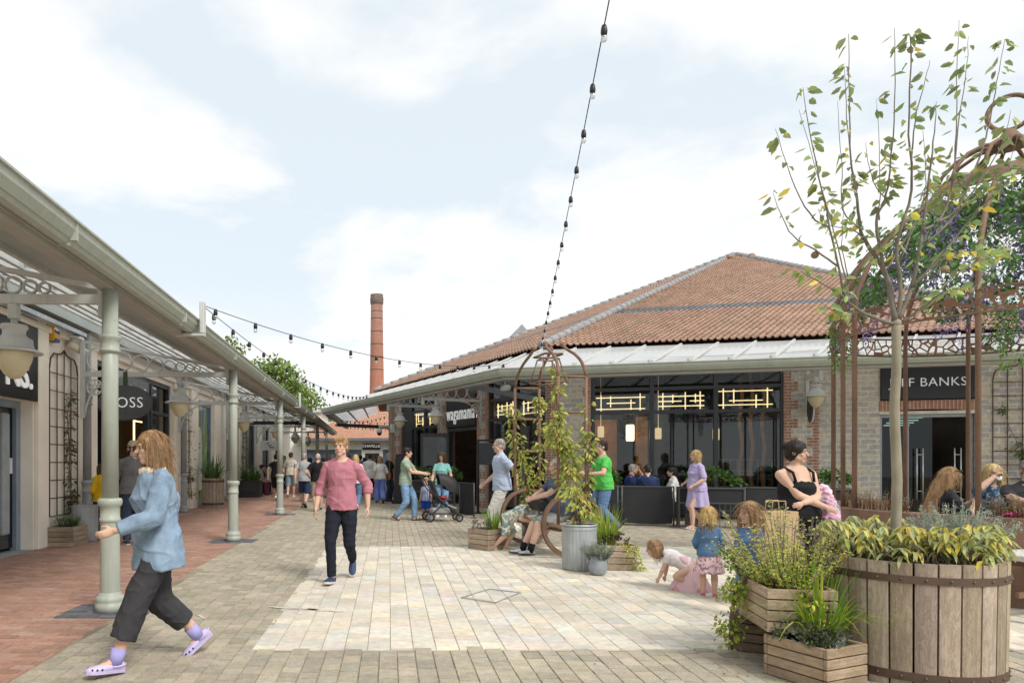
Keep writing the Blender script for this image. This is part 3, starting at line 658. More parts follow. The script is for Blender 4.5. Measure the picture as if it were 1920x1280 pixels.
# first shop: recessed door
d = MB(); d.bx(-.3, -.22, 8.4, 8.5, 0, 2.42); d.bx(-.3, -.2, 11.02, 11.16, 0, 2.42); d.bx(-.3, -.2, 8.5, 11.02, 2.3, 2.42); d.bx(-.3, -.21, 9.75, 9.86, 0, 2.3)
df = d.build('door_frame', M('blue grey frame', (.25, .31, .37), .4, 0, .1, 4.), sh)
d = MB(); d.bx(-.275, -.26, 8.5, 9.75, .06, 2.3); d.bx(-.275, -.26, 9.86, 11.02, .06, 2.3); d.build('door_pane', GLASSD, df)
d = MB(); d.bx(-.24, -.15, 10.55, 10.75, .3, 2.2, bev=.02); d.build('door_stile', M('door stile', (.34, .38, .40), .4), df)
d = MB(); d.bx(-.255, -.235, 10.86, 10.98, 1.25, 1.5); d.build('notice', M('paper', (.7, .7, .72), .7), df)
d = MB(); d.bx(-.35, .02, 8.3, 11.1, -.01, .012); d.build('threshold', M('threshold stone', (.33, .35, .36), .7, dirt=.3), sh)
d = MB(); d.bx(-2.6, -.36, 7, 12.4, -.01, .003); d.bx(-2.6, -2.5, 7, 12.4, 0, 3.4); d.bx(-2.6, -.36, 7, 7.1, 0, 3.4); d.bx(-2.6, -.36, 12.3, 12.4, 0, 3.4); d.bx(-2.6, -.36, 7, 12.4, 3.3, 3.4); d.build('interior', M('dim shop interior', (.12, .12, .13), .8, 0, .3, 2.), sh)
s = thing('shop_sign', 'black fascia board with white capitals NS. over the first left doorway', 'sign', Lw(.0, 9.8, 2.42), LRZ)
q = MB(); q.bx(.004, .075, -1.45, 1.38, 0, 1.33, bev=.01); q.build('board', BLACK, s)
text_mb('NS.', .56, .012, 1.02, wall_mtx((.09, 1.18, .36), (0, 1, 0), (1, 0, 0)), 'RIGHT', off=.012).build('lettering', LETTER, s)
# MOSS shopfront
f_ = MB()
for y in (13.75, 14.3, 17.05, 17.3, 18.74): f_.bx(-.2, -.06, y, y + .12, 0, 3.5)
f_.bx(-.2, -.06, 13.87, 18.74, 3.4, 3.5); f_.bx(-.2, -.06, 17.42, 18.74, 2.66, 2.74); f_.bx(-.2, -.06, 17.42, 18.74, 0, .25); f_.bx(-.2, -.06, 13.87, 14.3, 0, .25); f_.bx(-.2, -.06, 14.42, 17.05, 2.62, 2.72)
sf = f_.build('shopfront', CHAR, sh)
q = MB(); q.bx(-.14, -.13, 17.42, 18.74, .25, 2.66); q.bx(-.14, -.13, 17.42, 18.74, 2.74, 3.4); q.bx(-.14, -.13, 13.87, 14.3, .25, 3.4); q.build('pane', GLASS, sf)
q = MB(); q.bx(-.13, -.05, 14.42, 17.05, 2.72, 3.4); q.build('sign_panel', M('sign grey', (.17, .18, .19), .5), sf)
text_mb('MOSS', .42, .012, 1.06, wall_mtx((-.03, 16.25, 3.03), (0, 1, 0), (1, 0, 0)), off=.008).build('lettering', LETTER, sf)
q = MB(); q.bx(-3, -.36, 13, 19.6, -.01, .004); q.bx(-3, -2.9, 13, 19.6, 0, 3.6); q.bx(-3, -.36, 13, 13.1, 0, 3.6); q.bx(-3, -.36, 19.5, 19.6, 0, 3.6); q.bx(-3, -.36, 13, 19.6, 3.55, 3.65); q.bx(-1.5, -1.42, 14.6, 17, 0, 2.7)
q.build('interior', M('oak lined interior', (.26, .17, .10), .7, 0, .25, 3., stretch=(1, 1, .2)), sh)
WARM = M('warm led strip', (1, .75, .4), .5, emit=((1, .68, .3), 3.2))
q = MB(); q.bx(-.6, -.57, 17.55, 17.6, .9, 2.5); q.bx(-.6, -.57, 17.55, 18.5, 2.47, 2.5); q.bx(-.7, -.67, 13.9, 15.2, 2.25, 2.29); q.build('led_strip', WARM, sh)
q = MB(); q.bx(-1.0, -.8, 13.9, 14.9, .2, 1.6, col=(1, 1, 1)); q.build('display_stand', M('display timber', (.3, .24, .18), .7), sh)
GRAPH = None
def graphic_mat():
    m, nt, b = nodes_of('window graphic'); v = coords(nt); sx = N(nt, 'ShaderNodeSeparateXYZ'); L(nt, v, sx.inputs[0])
    n1 = N(nt, 'ShaderNodeTexNoise', Scale=1.6, Detail=2.); L(nt, stretched(nt, v, (1, 3.2, .5)), n1.inputs['Vector'])
    c = ramp(nt, n1.outputs[0], [(.36, (.02, .09, .02)), (.48, (.16, .30, .05)), (.56, (.30, .42, .12)), (.6, (.10, .2, .05))])
    mp = N(nt, 'ShaderNodeMapRange'); L(nt, sx.outputs[2], mp.inputs[0]); mp.inputs[1].default_value = 2.1; mp.inputs[2].default_value = 3.2
    mul = N(nt, 'ShaderNodeMath', operation='MULTIPLY'); L(nt, mp.outputs[0], mul.inputs[0]); L(nt, ramp(nt, n1.outputs[0], [(.4, 1.), (.62, 0.)]), mul.inputs[1])
    L(nt, mixc(nt, mul.outputs[0], c, (.10, .18, .48)), b.inputs['Base Color']); b.inputs['Roughness'].default_value = .15
    return m
GM = graphic_mat()
for k, (a, b_) in enumerate([(21.6, 23.7), (25.9, 27.9), (30.2, 32.4), (34.4, 36.8), (39, 42)]):
    f_ = MB(); f_.bx(-.2, -.06, a, a + .1, 0, OPEN[k + 2][2]); f_.bx(-.2, -.06, b_ - .1, b_, 0, OPEN[k + 2][2]); f_.bx(-.2, -.06, a + .1, b_ - .1, OPEN[k + 2][2] - .12, OPEN[k + 2][2]); f_.bx(-.2, -.06, a + .1, b_ - .1, 0, .15)
    wf = f_.build('window', M('window frame grey blue', (.24, .29, .35), .4), sh)
    q = MB(); q.bx(-.14, -.12, a + .1, b_ - .1, .15, OPEN[k + 2][2] - .12); q.build('poster' if k < 2 else 'pane', GM if k < 2 else GLASSD, wf)
    if k < 2:
        q = MB(); cy = a + .72; n = 24
        pts = [(cy + .34 * math.cos(PI * j / n), 1.95 + .62 * math.sin(PI * j / n)) for j in range(n + 1)] + [(cy - .34, .5), (cy + .34, .5)]
        q.add([(-.112, y_, z_) for y_, z_ in pts], [list(range(len(pts)))]); q.build('poster_panel', M('mint panel', (.62, .70, .64), .3), wf)
        q = MB()
        for j, wd in enumerate((.30, .34)): q.bx(-.11, -.108, cy - wd / 2, cy + wd / 2, 1.98 - .12 * j, 2.04 - .12 * j)
        for j in range(7): wd = .34 + .08 * math.sin(j * 2.2); q.bx(-.11, -.108, cy - wd / 2, cy + wd / 2, 1.66 - .08 * j, 1.675 - .08 * j)
        q.build('small_print', M('grey print', (.3, .33, .32), .6), wf)
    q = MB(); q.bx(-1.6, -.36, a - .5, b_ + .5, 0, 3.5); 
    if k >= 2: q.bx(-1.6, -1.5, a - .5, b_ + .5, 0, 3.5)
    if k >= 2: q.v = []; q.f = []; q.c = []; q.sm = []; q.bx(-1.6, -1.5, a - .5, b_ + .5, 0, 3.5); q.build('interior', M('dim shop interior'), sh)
# cable tray, alarm, camera, floodlight
q = MB(); q.bx(.16, .3, 2, 12.55, 3.72, 3.735); q.bx(.16, .17, 2, 12.55, 3.735, 3.79); q.bx(.29, .3, 2, 12.55, 3.735, 3.79)
q.build('cable_tray', STEEL, None, label='galvanised cable tray running along the cream wall below the canopy', cat='cable tray').matrix_world = LM
a = thing('alarm_box', 'yellow and blue alarm box reading ADT on the cream wall', 'alarm', Lw(.0, 11.73, 3.68), LRZ)
hexp = [(-.15, .05), (-.1, .19), (.1, .19), (.15, .05), (.1, -.19), (-.1, -.19)]
q = MB(); q.add([(.003, y_, z_) for y_, z_ in hexp] + [(.13, y_ * .82, z_ * .9) for y_, z_ in hexp], [[0, 1, 2, 3, 4, 5][::-1], [6, 7, 8, 9, 10, 11]] + [[k, (k + 1) % 6, 6 + (k + 1) % 6, 6 + k] for k in range(6)])
q.build('housing', M('alarm yellow', (.72, .42, .02), .4), a)
q = MB(); q.bx(.02, .142, -.085, .085, -.19, -.13); q.build('base', M('alarm blue', (.03, .05, .25), .4), a)
q = MB(); q.bx(.128, .137, -.075, .085, -.04, .11); bd = q.build('badge', M('alarm blue'), a)
text_mb('ADT', .115, .003, 1., wall_mtx((.14, .005, .035), (0, 1, 0), (1, 0, 0))).build('lettering', LETTER, bd)
a = thing('security_camera', 'cream cylindrical security camera on the wall beside the trellis', 'camera', Lw(0, 12.45, 3.5), LRZ)
q = MB(); q.tube([(.003, 0, .12), (.12, 0, .10), (.16, .0, .02)], .022, 8); q.build('arm', CREAMD, a); q = MB(); q.tube([(.1, -.18, .06), (.24, .18, -.05)], .075, 16); q.build('housing', M('camera cream', (.72, .66, .55), .4), a)
a = thing('floodlight', 'small white floodlight above the security camera', 'light', Lw(0, 12.35, 3.68), LRZ)
q = MB(); q.box((.2, 0, 0), (.2, .2, .05), Matrix.Rotation(.2, 3, 'Y'), bev=.01); q.build('lamp_head', WHITE, a); q = MB(); q.tube([(.003, 0, -.05), (.1, 0, -.04), (.14, 0, -.01)], .012, 6); q.build('bracket', WHITE, a)
# ------------------------------------------------------------------ columns
def column(root, r, mat, top, low=.9):
    k = r / .075
    q = MB(); q.lathe([(.0, 0), (.137 * k, 0), (.137 * k, .085), (.128 * k, .09), (.134 * k, .11), (.134 * k, .135), (.122 * k, .155), (.108 * k, .16), (.102 * k, .185), (.096 * k, .19)], n=28); q.build('base', mat, root)
    q = MB(); q.lathe([(.094 * k, .19), (.088 * k, low)], n=28, cap=False); q.lathe([(.078 * k, low + .17), (.074 * k, top)], n=28); q.build('shaft', mat, root)
    q = MB(); q.lathe([(.088 * k, low - .04), (.098 * k, low - .03), (.098 * k, low), (.09 * k, low + .005), (.092 * k, low + .11), (.112 * k, low + .13), (.114 * k, low + .17), (.104 * k, low + .19), (.08 * k, low + .195)], n=28); q.build('collar', mat, root)
    if top > 2.7:
        z = 2.49; q = MB(); q.lathe([(.077 * k, z), (.1 * k, z + .012), (.1 * k, z + .03), (.084 * k, z + .04), (.088 * k, z + .12), (.105 * k, z + .14), (.105 * k, z + .165), (.078 * k, z + .175)], n=28); q.build('capital_ring', mat, root)
CL = ['nearest sage green cast iron column beside the woman in denim', 'second sage green column from the camera, past the oval sign', 'third sage green column, standing before the group of men walking away',
      'fourth sage green column, behind the man in the white shirt', 'fifth canopy column, dark green, far down the arcade', 'farthest canopy column at the end of the left arcade']
cols = []
for k, Y in enumerate([6.6, 12.4, 18.6, 24.8, 31., 37.2]):
    if k == 0:
        c0 = thing('cast_iron_column', CL[0], 'column', (colX(Y), Y, 0), 0, 'front columns of the left canopy'); column(c0, .075, GREEN, 3.1); cols.append(c0)
    else: cols.append(copy_tree(c0, CL[k], (colX(Y), Y, 0)))
WL = ['grey wall column beside the first trellis and the zinc tub', 'grey wall column past the shopfront, beside the second trellis', 'grey wall column past the window poster', 'grey wall column behind the seated women', 'last grey wall column far along the cream wall']
for k, Y in enumerate([12.75, 19.3, 25.2, 29.0, 33.6]):
    if k == 0:
        wc = thing('wall_column', WL[0], 'column', Lw(.22, Y), 0, 'wall columns of the left canopy'); column(wc, .072, GREY, 3.86)
    else: copy_tree(wc, WL[k], Lw(.22, Y))
# ------------------------------------------------------------------ canopy
cn = thing('canopy', 'long pale green glazed canopy with gutter along the left shops', 'canopy', LO, LRZ)
Y0, Y1 = -3., 44.
def extr(name, prof, mat, y0=Y0, y1=Y1, parent=None):
    q = MB(); n = len(prof); q.add([(x, y0, z) for x, z in prof] + [(x, y1, z) for x, z in prof], [list(range(n)), list(range(n, 2 * n))[::-1]] + [[k, n + k, n + (k + 1) % n, (k + 1) % n] for k in range(n)])
    return q.build(name, mat, parent or cn)
GP = [(3.08, 3.15), (3.14, 3.125), (3.185, 3.135), (3.2, 3.165), (3.215, 3.17), (3.25, 3.235), (3.255, 3.29), (3.275, 3.295), (3.275, 3.312), (3.24, 3.312), (3.235, 3.25), (3.18, 3.18), (3.1, 3.18), (3.1, 3.312), (3.08, 3.312)]
gt = extr('gutter', GP, GREEN)
for y in (-2., 1.2, 5.2, 8.3, 11.4, 14.5, 17.6, 20.7, 23.8, 26.9, 30, 33.1, 36.2, 39.3): jb = MB(); jb.bx(3.2, 3.262, y, y + .035, 3.155, 3.30); jb.bx(3.12, 3.2, y, y + .035, 3.118, 3.17); jb.build('gutter_joint', GREEN, gt)
extr('edge_beam', [(2.92, 3.10), (3.06, 3.10), (3.06, 3.14), (3.075, 3.145), (3.075, 3.29), (2.95, 3.34), (2.95, 3.15), (2.92, 3.145)], M('beam underside', (.37, .36, .325), .55, 0, .08, 3., dirt=.25))
zr = lambda x: 3.335 + (3.0 - x) * .285
extr('lower_panel', [(2.9, zr(2.9)), (2.9, zr(2.9) + .02), (1.75, zr(1.75) + .02), (1.75, zr(1.75))], SOFFIT)
q = MB()
for x in (1.73, 1.38, 1.03, .68, .33): q.bx(x - .03, x + .03, Y0, Y1, zr(x) - .07, zr(x) - .004)
q.build('purlin', LIGHTG, cn)
q = MB()
for k in range(31):
    y = Y0 + .6 + k * 1.5; q.bar((1.75, y, zr(1.75) + .005), (.05, y, zr(.05) + .005), .03, .05)
q.build('glazing_bar', GREY, cn)
m, nt, b = nodes_of('ribbed polycarbonate'); v = coords(nt); wv = N(nt, 'ShaderNodeTexWave', Scale=4.2, bands_direction='X'); L(nt, v, wv.inputs['Vector'])
b.inputs['Base Color'].default_value = (.6, .64, .66, 1); b.inputs['Roughness'].default_value = .35; bump(nt, b, wv.outputs[0], .5, .02)
t = N(nt, 'ShaderNodeBsdfTranslucent'); t.inputs[0].default_value = (.95, .97, .98, 1); mx = N(nt, 'ShaderNodeMixShader'); mx.inputs[0].default_value = .9; L(nt, b.outputs[0], mx.inputs[1]); L(nt, t.outputs[0], mx.inputs[2]); tp = N(nt, 'ShaderNodeBsdfTransparent'); tp.inputs[0].default_value = (.92, .94, .95, 1); m2 = N(nt, 'ShaderNodeMixShader'); m2.inputs[0].default_value = .10; L(nt, mx.outputs[0], m2.inputs[1]); L(nt, tp.outputs[0], m2.inputs[2]); L(nt, m2.outputs[0], [n for n in nt.nodes if n.type == 'OUTPUT_MATERIAL'][0].inputs[0])
POLY = m
extr('glazing', [(1.75, zr(1.75) + .03), (1.75, zr(1.75) + .04), (0.02, zr(.02) + .04), (.02, zr(.02) + .03)], POLY)
extr('wall_beam', [(.12, 3.86), (.34, 3.86), (.34, 4.1), (.12, 4.1)], SOFFIT)
for k, Y in enumerate([8.9, 20.9]):
    u = thing('wire_bracket', ['pale upright bracket on the gutter holding the near string lights', 'pale upright bracket on the gutter farther along the canopy'][k], 'bracket', Lw(3.3, Y, 3.12), LRZ)
    q = MB(); q.bx(-.015, .045, -.06, .06, .0, .42, bev=.01); q.bx(-.35, .045, -.05, .05, -.03, 0.); q.build('plate', LIGHTG, u)
# ------------------------------------------------------------------ ring brackets and lamps
def ring_bracket(root, L_=2.68, mat=LIGHTG, rosette=True):
    """local: x from the wall (0) to the column (L_), z=0 at the beam's underside"""
    q = MB(); q.bx(0, L_, -.03, .03, 0, .09); q.bx(-.05, .02, -.035, .035, -.75, .66); q.bx(L_ - .02, L_ + .05, -.035, .035, -.14, .16); q.bar((0, 0, .64), (L_, 0, .16), .05, .05); q.build('beam', mat, root)
    x = .05; 
    while x < L_ - .2:
        gp = .50 - .175 * x; r = gp / 2 - .012 - .0437 * (gp / 2)
        if r < .06: break
        q = MB(); q.band((x + r, 0, .09 + r + .004), (1, 0, 0), (0, 0, 1), r - .016, r, .035, 32); q.build('ring', mat, root); x += 2 * r + .004
    q = MB(); q.tube([(.03 + .66 * (1 - math.cos(R(a))), 0, -.70 + .70 * math.sin(R(a))) for a in range(0, 91, 10)], .02, 8); q.build('brace', mat, root)
    if rosette:
        q = MB(); q.band((.2, 0, -.19), (1, 0, 0), (0, 0, 1), .125, .15, .03, 28); q.band((.2, 0, -.19), (1, 0, 0), (0, 0, 1), .03, .05, .03, 16)
        for k in range(8): a = PI * k / 4; q.bar((.2 + .04 * math.cos(a), 0, -.19 + .04 * math.sin(a)), (.2 + .13 * math.cos(a), 0, -.19 + .13 * math.sin(a)), .02, .02, (0, 1, 0))
        q.build('rosette', mat, root)
def hanging_lamp(root, mat=LIGHTG):
    """local z=0 at the beam's underside"""
    q = MB(); q.bx(-.045, .045, -.045, .045, -.15, 0, bev=.008); q.lathe([(.032, -.21), (.032, -.15)]); q.build('drop_stem', mat, root)
    q = MB(); q.lathe([(.02, -.2), (.115, -.205), (.125, -.225), (.12, -.245), (.105, -.255), (.102, -.3), (.125, -.325), (.165, -.345), (.17, -.40), (.175, -.405), (.175, -.435), (.2, -.44), (.25, -.462), (.262, -.475), (.255, -.48), (.17, -.46)], n=36, cap=False); q.build('hood', mat, root)
    q = MB(); q.lathe([(.168, -.455), (.17, -.49), (.158, -.55), (.13, -.62), (.09, -.685), (.045, -.725), (.001, -.735)], n=32); q.build('glass_bowl', AMBER, root)
BL = ['ring-decorated bracket reaching from the nearest green column', 'ring-decorated bracket above the oval sign', 'third ring-decorated bracket along the left canopy', 'fourth ring-decorated bracket along the left canopy', 'fifth ring-decorated bracket, far along the left canopy', 'last ring-decorated bracket at the far end of the left canopy']
HL = ['cream hanging lamp at the left edge in front of the black fascia', 'cream hanging lamp beside the oval sign', 'third cream hanging lamp along the left canopy', 'fourth cream hanging lamp, partly behind the third column', 'fifth cream hanging lamp, small, far along the left canopy', 'farthest small hanging lamp of the left canopy']
for k, Y in enumerate([6.6, 12.4, 18.6, 24.8, 31., 37.2]):
    if k == 0:
        rb = thing('ring_bracket', BL[0], 'bracket', Lw(.3, Y, 2.98), LRZ, 'ring brackets of the left canopy'); ring_bracket(rb, 2.6)
        hl = thing('hanging_lamp', HL[0], 'lamp', Lw(2.06, Y, 2.98), 0, 'hanging lamps of the left canopy'); hanging_lamp(hl)
    else:
        copy_tree(rb, BL[k], Lw(.3, Y, 2.98)); copy_tree(hl, HL[k], Lw(2.03, Y, 2.98))
s = thing('oval_sign', 'dark grey oval sign reading MOSS hung under the ring bracket', 'sign', Lw(1.07, 12.35, 2.50), 0)
q = MB(); n = 40; el = [(.49 * math.cos(2 * PI * k / n), .31 * math.sin(2 * PI * k / n)) for k in range(n)]
q.add([(x, -.025, z) for x, z in el] + [(x, .025, z) for x, z in el], [list(range(n)), list(range(n, 2 * n))[::-1]] + [[k, n + k, n + (k + 1) % n, (k + 1) % n] for k in range(n)]); q.build('board', M('sign slate', (.085, .09, .095), .5), s)
q = MB(); q.tube([(x * 1.0, 0, z) for x, z in el], .016, 6, closed=True); q.build('rim', CHAR, s)
text_mb('MOSS', .27, .006, 1.08, wall_mtx((-.02, -.033, 0), (1, 0, 0), (0, -1, 0)), off=-.002).build('lettering', LETTER, s)
q = MB(); q.bx(-.03, .03, -.03, .03, .3, .56); q.build('hanger', M('green clip', (.04, .06, .03), .5), s)
for (y, x, lab) in ((28.6, 1.3, 'small white hanging sign board far under the left canopy'),):
    s2 = thing('hanging_sign', lab, 'sign', Lw(x, y, 2.2), 0); q = MB(); q.bx(-.45, .45, -.02, .02, -.3, .1, bev=.01); q.build('board', M('sign white', (.6, .62, .62), .5), s2); q = MB(); q.bx(-.3, -.28, -.01, .01, .1, .78); q.bx(.28, .3, -.01, .01, .1, .78); q.build('hanger', GREY, s2)
    q = MB()
    for k in range(3): q.bx(-.2 + .05 * k, -.1 + .12 * k, -.024, -.021, -.02 - .09 * k, .02 - .09 * k)
    q.build('print', BLACK, s2)
u = thing('cross_beam', 'black square beam spanning under the far end of the left canopy', 'beam', Lw(0, 29.5, 3.02), LRZ); q = MB(); q.bx(0.003, 3.0, -.06, .06, 0, .15); q.build('bar', BLACK, u); q = MB(); q.bx(2.85, 3.05, -.1, .1, -.02, .32); q.build('end_box', BLACK, u)
# ------------------------------------------------------------------ trellises
TRM = M('rusty trellis bar', (.085, .05, .035), .7, 0, .25, 9.)
def trellis(root, W=1.1, z0=.5, z1=3.05, top=3.42, sideaxis='y'):
    def pt(u, z): return (.04, u, z) if sideaxis == 'y' else (u, -.04, z)
    q = MB(); h = W / 2
    for k in range(5):
        u = -h + W * k / 4; zt = z1 if k in (0, 4) else (top if k == 2 else z1 + .25)
        q.tube([pt(u, z0), pt(u, zt)], .011, 6)
    q.build('upright', TRM, root)
    q = MB(); nz = 9
    for k in range(nz): z = z0 + (z1 - z0) * k / (nz - 1) * .97; q.tube([pt(-h, z), pt(h, z)], .009, 6)
    q.build('crossbar', TRM, root)
    q = MB(); a = [(-1, z1), (-.93, z1 + .16), (-.72, z1 + .26), (-.45, z1 + .27), (-.2, z1 + .29), (0, top), (.2, z1 + .29), (.45, z1 + .27), (.72, z1 + .26), (.93, z1 + .16), (1, z1)]
    q.tube([pt(u * h, z) for u, z in a], .014, 6); q.build('arched_top', TRM, root)
t1 = thing('trellis', 'tall rusty arched trellis on the cream wall by the first shop', 'trellis', Lw(0, 12.2), LRZ); trellis(t1)
t2 = copy_tree(t1, 'tall rusty trellis on the cream wall past the grey shopfront', Lw(0, 20.2), LRZ)
copy_tree(t1, 'rusty trellis behind the dark planter far along the cream wall', Lw(0, 28.5), LRZ)
# ------------------------------------------------------------------ plants and planters
def plant(label, loc, fol, stem=None, kind='plant', group=None, rz=0):
    r = thing(kind, label, 'plant', loc, rz, group)
    if fol is not None: fol.build('foliage', LEAF, r)
    if stem is not None and stem.v: stem.build('stem', TWIG, r)
    return r
def shrub(rx, ry, h, n, ls, cols, z0=0., top=.55, wr=.5, stems=12, curl=.2, flop=0.):
    f, s = MB(), MB()
    for k in range(stems):
        a = rnd.uniform(0, 2 * PI); q = rnd.uniform(.2, .8); s.tube([(0.2 * rx * math.cos(a), .2 * ry * math.sin(a), 0), (rx * q * math.cos(a) * .6, ry * q * math.sin(a) * .6, z0 + h * .45), (rx * q * math.cos(a), ry * q * math.sin(a), z0 + h * .85)], [.006, .004, .002], 4)
    cl = [(rdir(-.3, 1), rnd.uniform(.45, 1.05)) for _ in range(max(8, n // 40))]
    for k in range(n):
        d, q = rnd.choice(cl); d = (d + rdir() * .38); d = d.normalized(); q = min(1.12, q * rnd.uniform(.75, 1.12)) ** .8
        p = Vector((d.x * rx * q, d.y * ry * q, z0 + h * (.45 + .55 * d.z * q) if d.z > -.8 else z0))
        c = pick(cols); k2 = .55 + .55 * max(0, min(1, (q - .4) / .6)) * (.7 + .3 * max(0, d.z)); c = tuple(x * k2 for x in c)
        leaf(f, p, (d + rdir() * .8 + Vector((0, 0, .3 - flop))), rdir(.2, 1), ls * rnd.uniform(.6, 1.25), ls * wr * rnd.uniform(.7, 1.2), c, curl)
    return f, s
def grass(n, ln, cols, spread=.08, w=.012, arch=.8, tilt=.9, mb=None, c=(0, 0, 0)):
    f = mb or MB(); c = Vector(c)
    for k in range(n):
        a = rnd.uniform(0, 2 * PI); r = spread * math.sqrt(rnd.random()); o = Vector((math.cos(a), math.sin(a), 0)); p = c + o * r; l = ln * rnd.uniform(.55, 1.1); t = tilt * rnd.uniform(.1, 1) ; K = 6
        d = (o * math.sin(t * .6) + Vector((0, 0, math.cos(t * .6)))); sd = d.cross(Vector((0, 0, 1))); sd = sd.normalized() if sd.length > .01 else Vector((1, 0, 0)); ww = w * rnd.uniform(.6, 1.2); vs = []; col = pick(cols); ar = arch * rnd.uniform(.3, 1.3) * t
        for j in range(K + 1):
            u = j / K; q = p + d * (l * u) + (o * .35 - Vector((0, 0, 1))) * (ar * l * u * u * u * .55); h = ww * (1 - u ** 2.2) * .5
            vs += [q - sd * h, q + sd * h]
        f.add(vs, [[2 * j, 2 * j + 1, 2 * j + 3, 2 * j + 2] for j in range(K)], col, True)
    return f
def sprigs(n, h, spread, cols, needle=.016, mb=None, c=(0, 0, 0), dens=26, lean=.5, wz=.3):
    f = mb or MB(); c = Vector(c)
    for k in range(n):
        a = rnd.uniform(0, 2 * PI); r = spread * math.sqrt(rnd.random()); o = Vector((math.cos(a), math.sin(a), 0)); p = c + o * r * .5; d = (o * (lean * r / spread) + Vector((0, 0, 1)) + rdir() * .12).normalized(); l = h * rnd.uniform(.6, 1.05) * (1 - .25 * (r / spread)); col = pick(cols)
        f.tube([p, p + d * l], [.0035, .0015], 4, tuple(x * .6 for x in col))
        for j in range(dens):
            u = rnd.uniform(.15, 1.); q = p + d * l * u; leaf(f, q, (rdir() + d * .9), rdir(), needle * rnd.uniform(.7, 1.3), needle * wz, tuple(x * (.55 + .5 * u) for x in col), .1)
    return f
def climber(pts, n, ls, cols, spread=.1, stems=2, droop=.35, wr=.5):
    f, s = MB(), MB(); pts = [Vector(p) for p in pts]; K = len(pts) - 1
    for j in range(stems):
        s.tube([p + Vector((rnd.uniform(-1, 1), rnd.uniform(-1, 1), 0)) * .025 for p in pts], [.008 - .005 * i / K for i in range(K + 1)], 5)
    cl = [rnd.random() for _ in range(max(4, n // 22))]
    for k in range(n):
        u = min(.999, max(0, rnd.choice(cl) + rnd.gauss(0, .03))) if rnd.random() < .75 else rnd.random(); i = int(u * K); p = pts[i].lerp(pts[i + 1], u * K - i); o = rdir(-.4, .4) * spread * rnd.uniform(.1, 1.1)
        leaf(f, p + o, o.normalized() + Vector((0, 0, -droop)) + rdir() * .5, rdir(.3, 1), ls * rnd.uniform(.6, 1.3), ls * wr * rnd.uniform(.7, 1.2), pick(cols), .3)
    return f, s
def crate(label, c, w, d, h, rz, group=None, npl=4, col=(1, 1, 1), soil=True):
    r = thing('planter_crate', label, 'planter', c, rz, group); ph = h / npl; t = .028
    for nm, ax in (('front', 0), ('back', 0), ('left', 1), ('right', 1)):
        q = MB(); sg = -1 if nm in ('front', 'left') else 1
        for k in range(npl):
            kk = rnd.uniform(.74, 1.12); cc = tuple(x * kk for x in col); z0, z1 = k * ph + .004, (k + 1) * ph - .004
            if ax == 0: q.bx(-w / 2, w / 2, sg * d / 2 - (t if sg > 0 else 0), sg * d / 2 + (0 if sg > 0 else t), z0, z1, cc, .004)
            else: q.bx(sg * w / 2 - (t if sg > 0 else 0), sg * w / 2 + (0 if sg > 0 else t), -d / 2 + t + .001, d / 2 - t - .001, z0, z1, cc, .004)
        q.build('side_panel', WOODX if ax == 0 else WOODY, r)
    q = MB()
    for sx in (-1, 1):
        for sy in (-1, 1): q.box((sx * (w / 2 - t - .02), sy * (d / 2 - t - .02), h / 2 - .01), (.036, .036, h - .03), col=(.7, .7, .7))
    q.build('corner_post', WOODZ, r)
    if soil: q = MB(); q.bx(-w / 2 + t, w / 2 - t, -d / 2 + t, d / 2 - t, .01, h - .05); q.build('soil', SOIL, r)
    return r
def tub(label, c, r, h, group=None, flutes=32, mat=None, soil=True):
    t = thing('zinc_tub', label, 'tub', c, 0, group); q = MB(); n = flutes * 4; vs = []; prof = [(.93, 0), (.94, .03 * h), (1.0, .12 * h), (1.0, .9 * h), (1.0, h)]
    for k, (f, z) in enumerate(prof):
        for j in range(n): a = 2 * PI * j / n; fl = .022 * math.cos(flutes * a) if 1 <= k <= 3 else 0; vs.append((r * (f + fl) * math.cos(a), r * (f + fl) * math.sin(a), z))
    q.add(vs, [[k * n + j, k * n + (j + 1) % n, (k + 1) * n + (j + 1) % n, (k + 1) * n + j] for k in range(4) for j in range(n)] + [list(range(n))[::-1]], None, True); q.build('body', mat or ZINC, t)
    q = MB(); q.ring((0, 0, h), (1, 0, 0), (0, 1, 0), r * 1.01, .013, 40, 8); q.lathe([(r * 1.03, h * .9), (r * 1.045, h * .93), (r * 1.03, h * .96)], n=48, cap=False); q.build('rim', mat or ZINC, t)
    if soil: q = MB(); q.lathe([(r * .97, h - .06), (0, h - .05)], n=24); q.build('soil', SOIL, t)
    return t
G_YEL = [(.34, .36, .05), (.28, .34, .05), (.42, .38, .06), (.22, .30, .05)]; G_MID = [(.10, .19, .035), (.14, .24, .04), (.08, .15, .03)]; G_GREY = [(.30, .35, .26), (.24, .30, .22), (.36, .40, .32)]; G_DARK = [(.035, .075, .02), (.05, .10, .025), (.07, .12, .03)]; G_OLIVE = [(.16, .2, .06), (.2, .22, .07), (.12, .17, .05)]
G_GRASS = [(.20, .38, .03), (.28, .44, .04), (.14, .30, .03), (.34, .46, .07)]
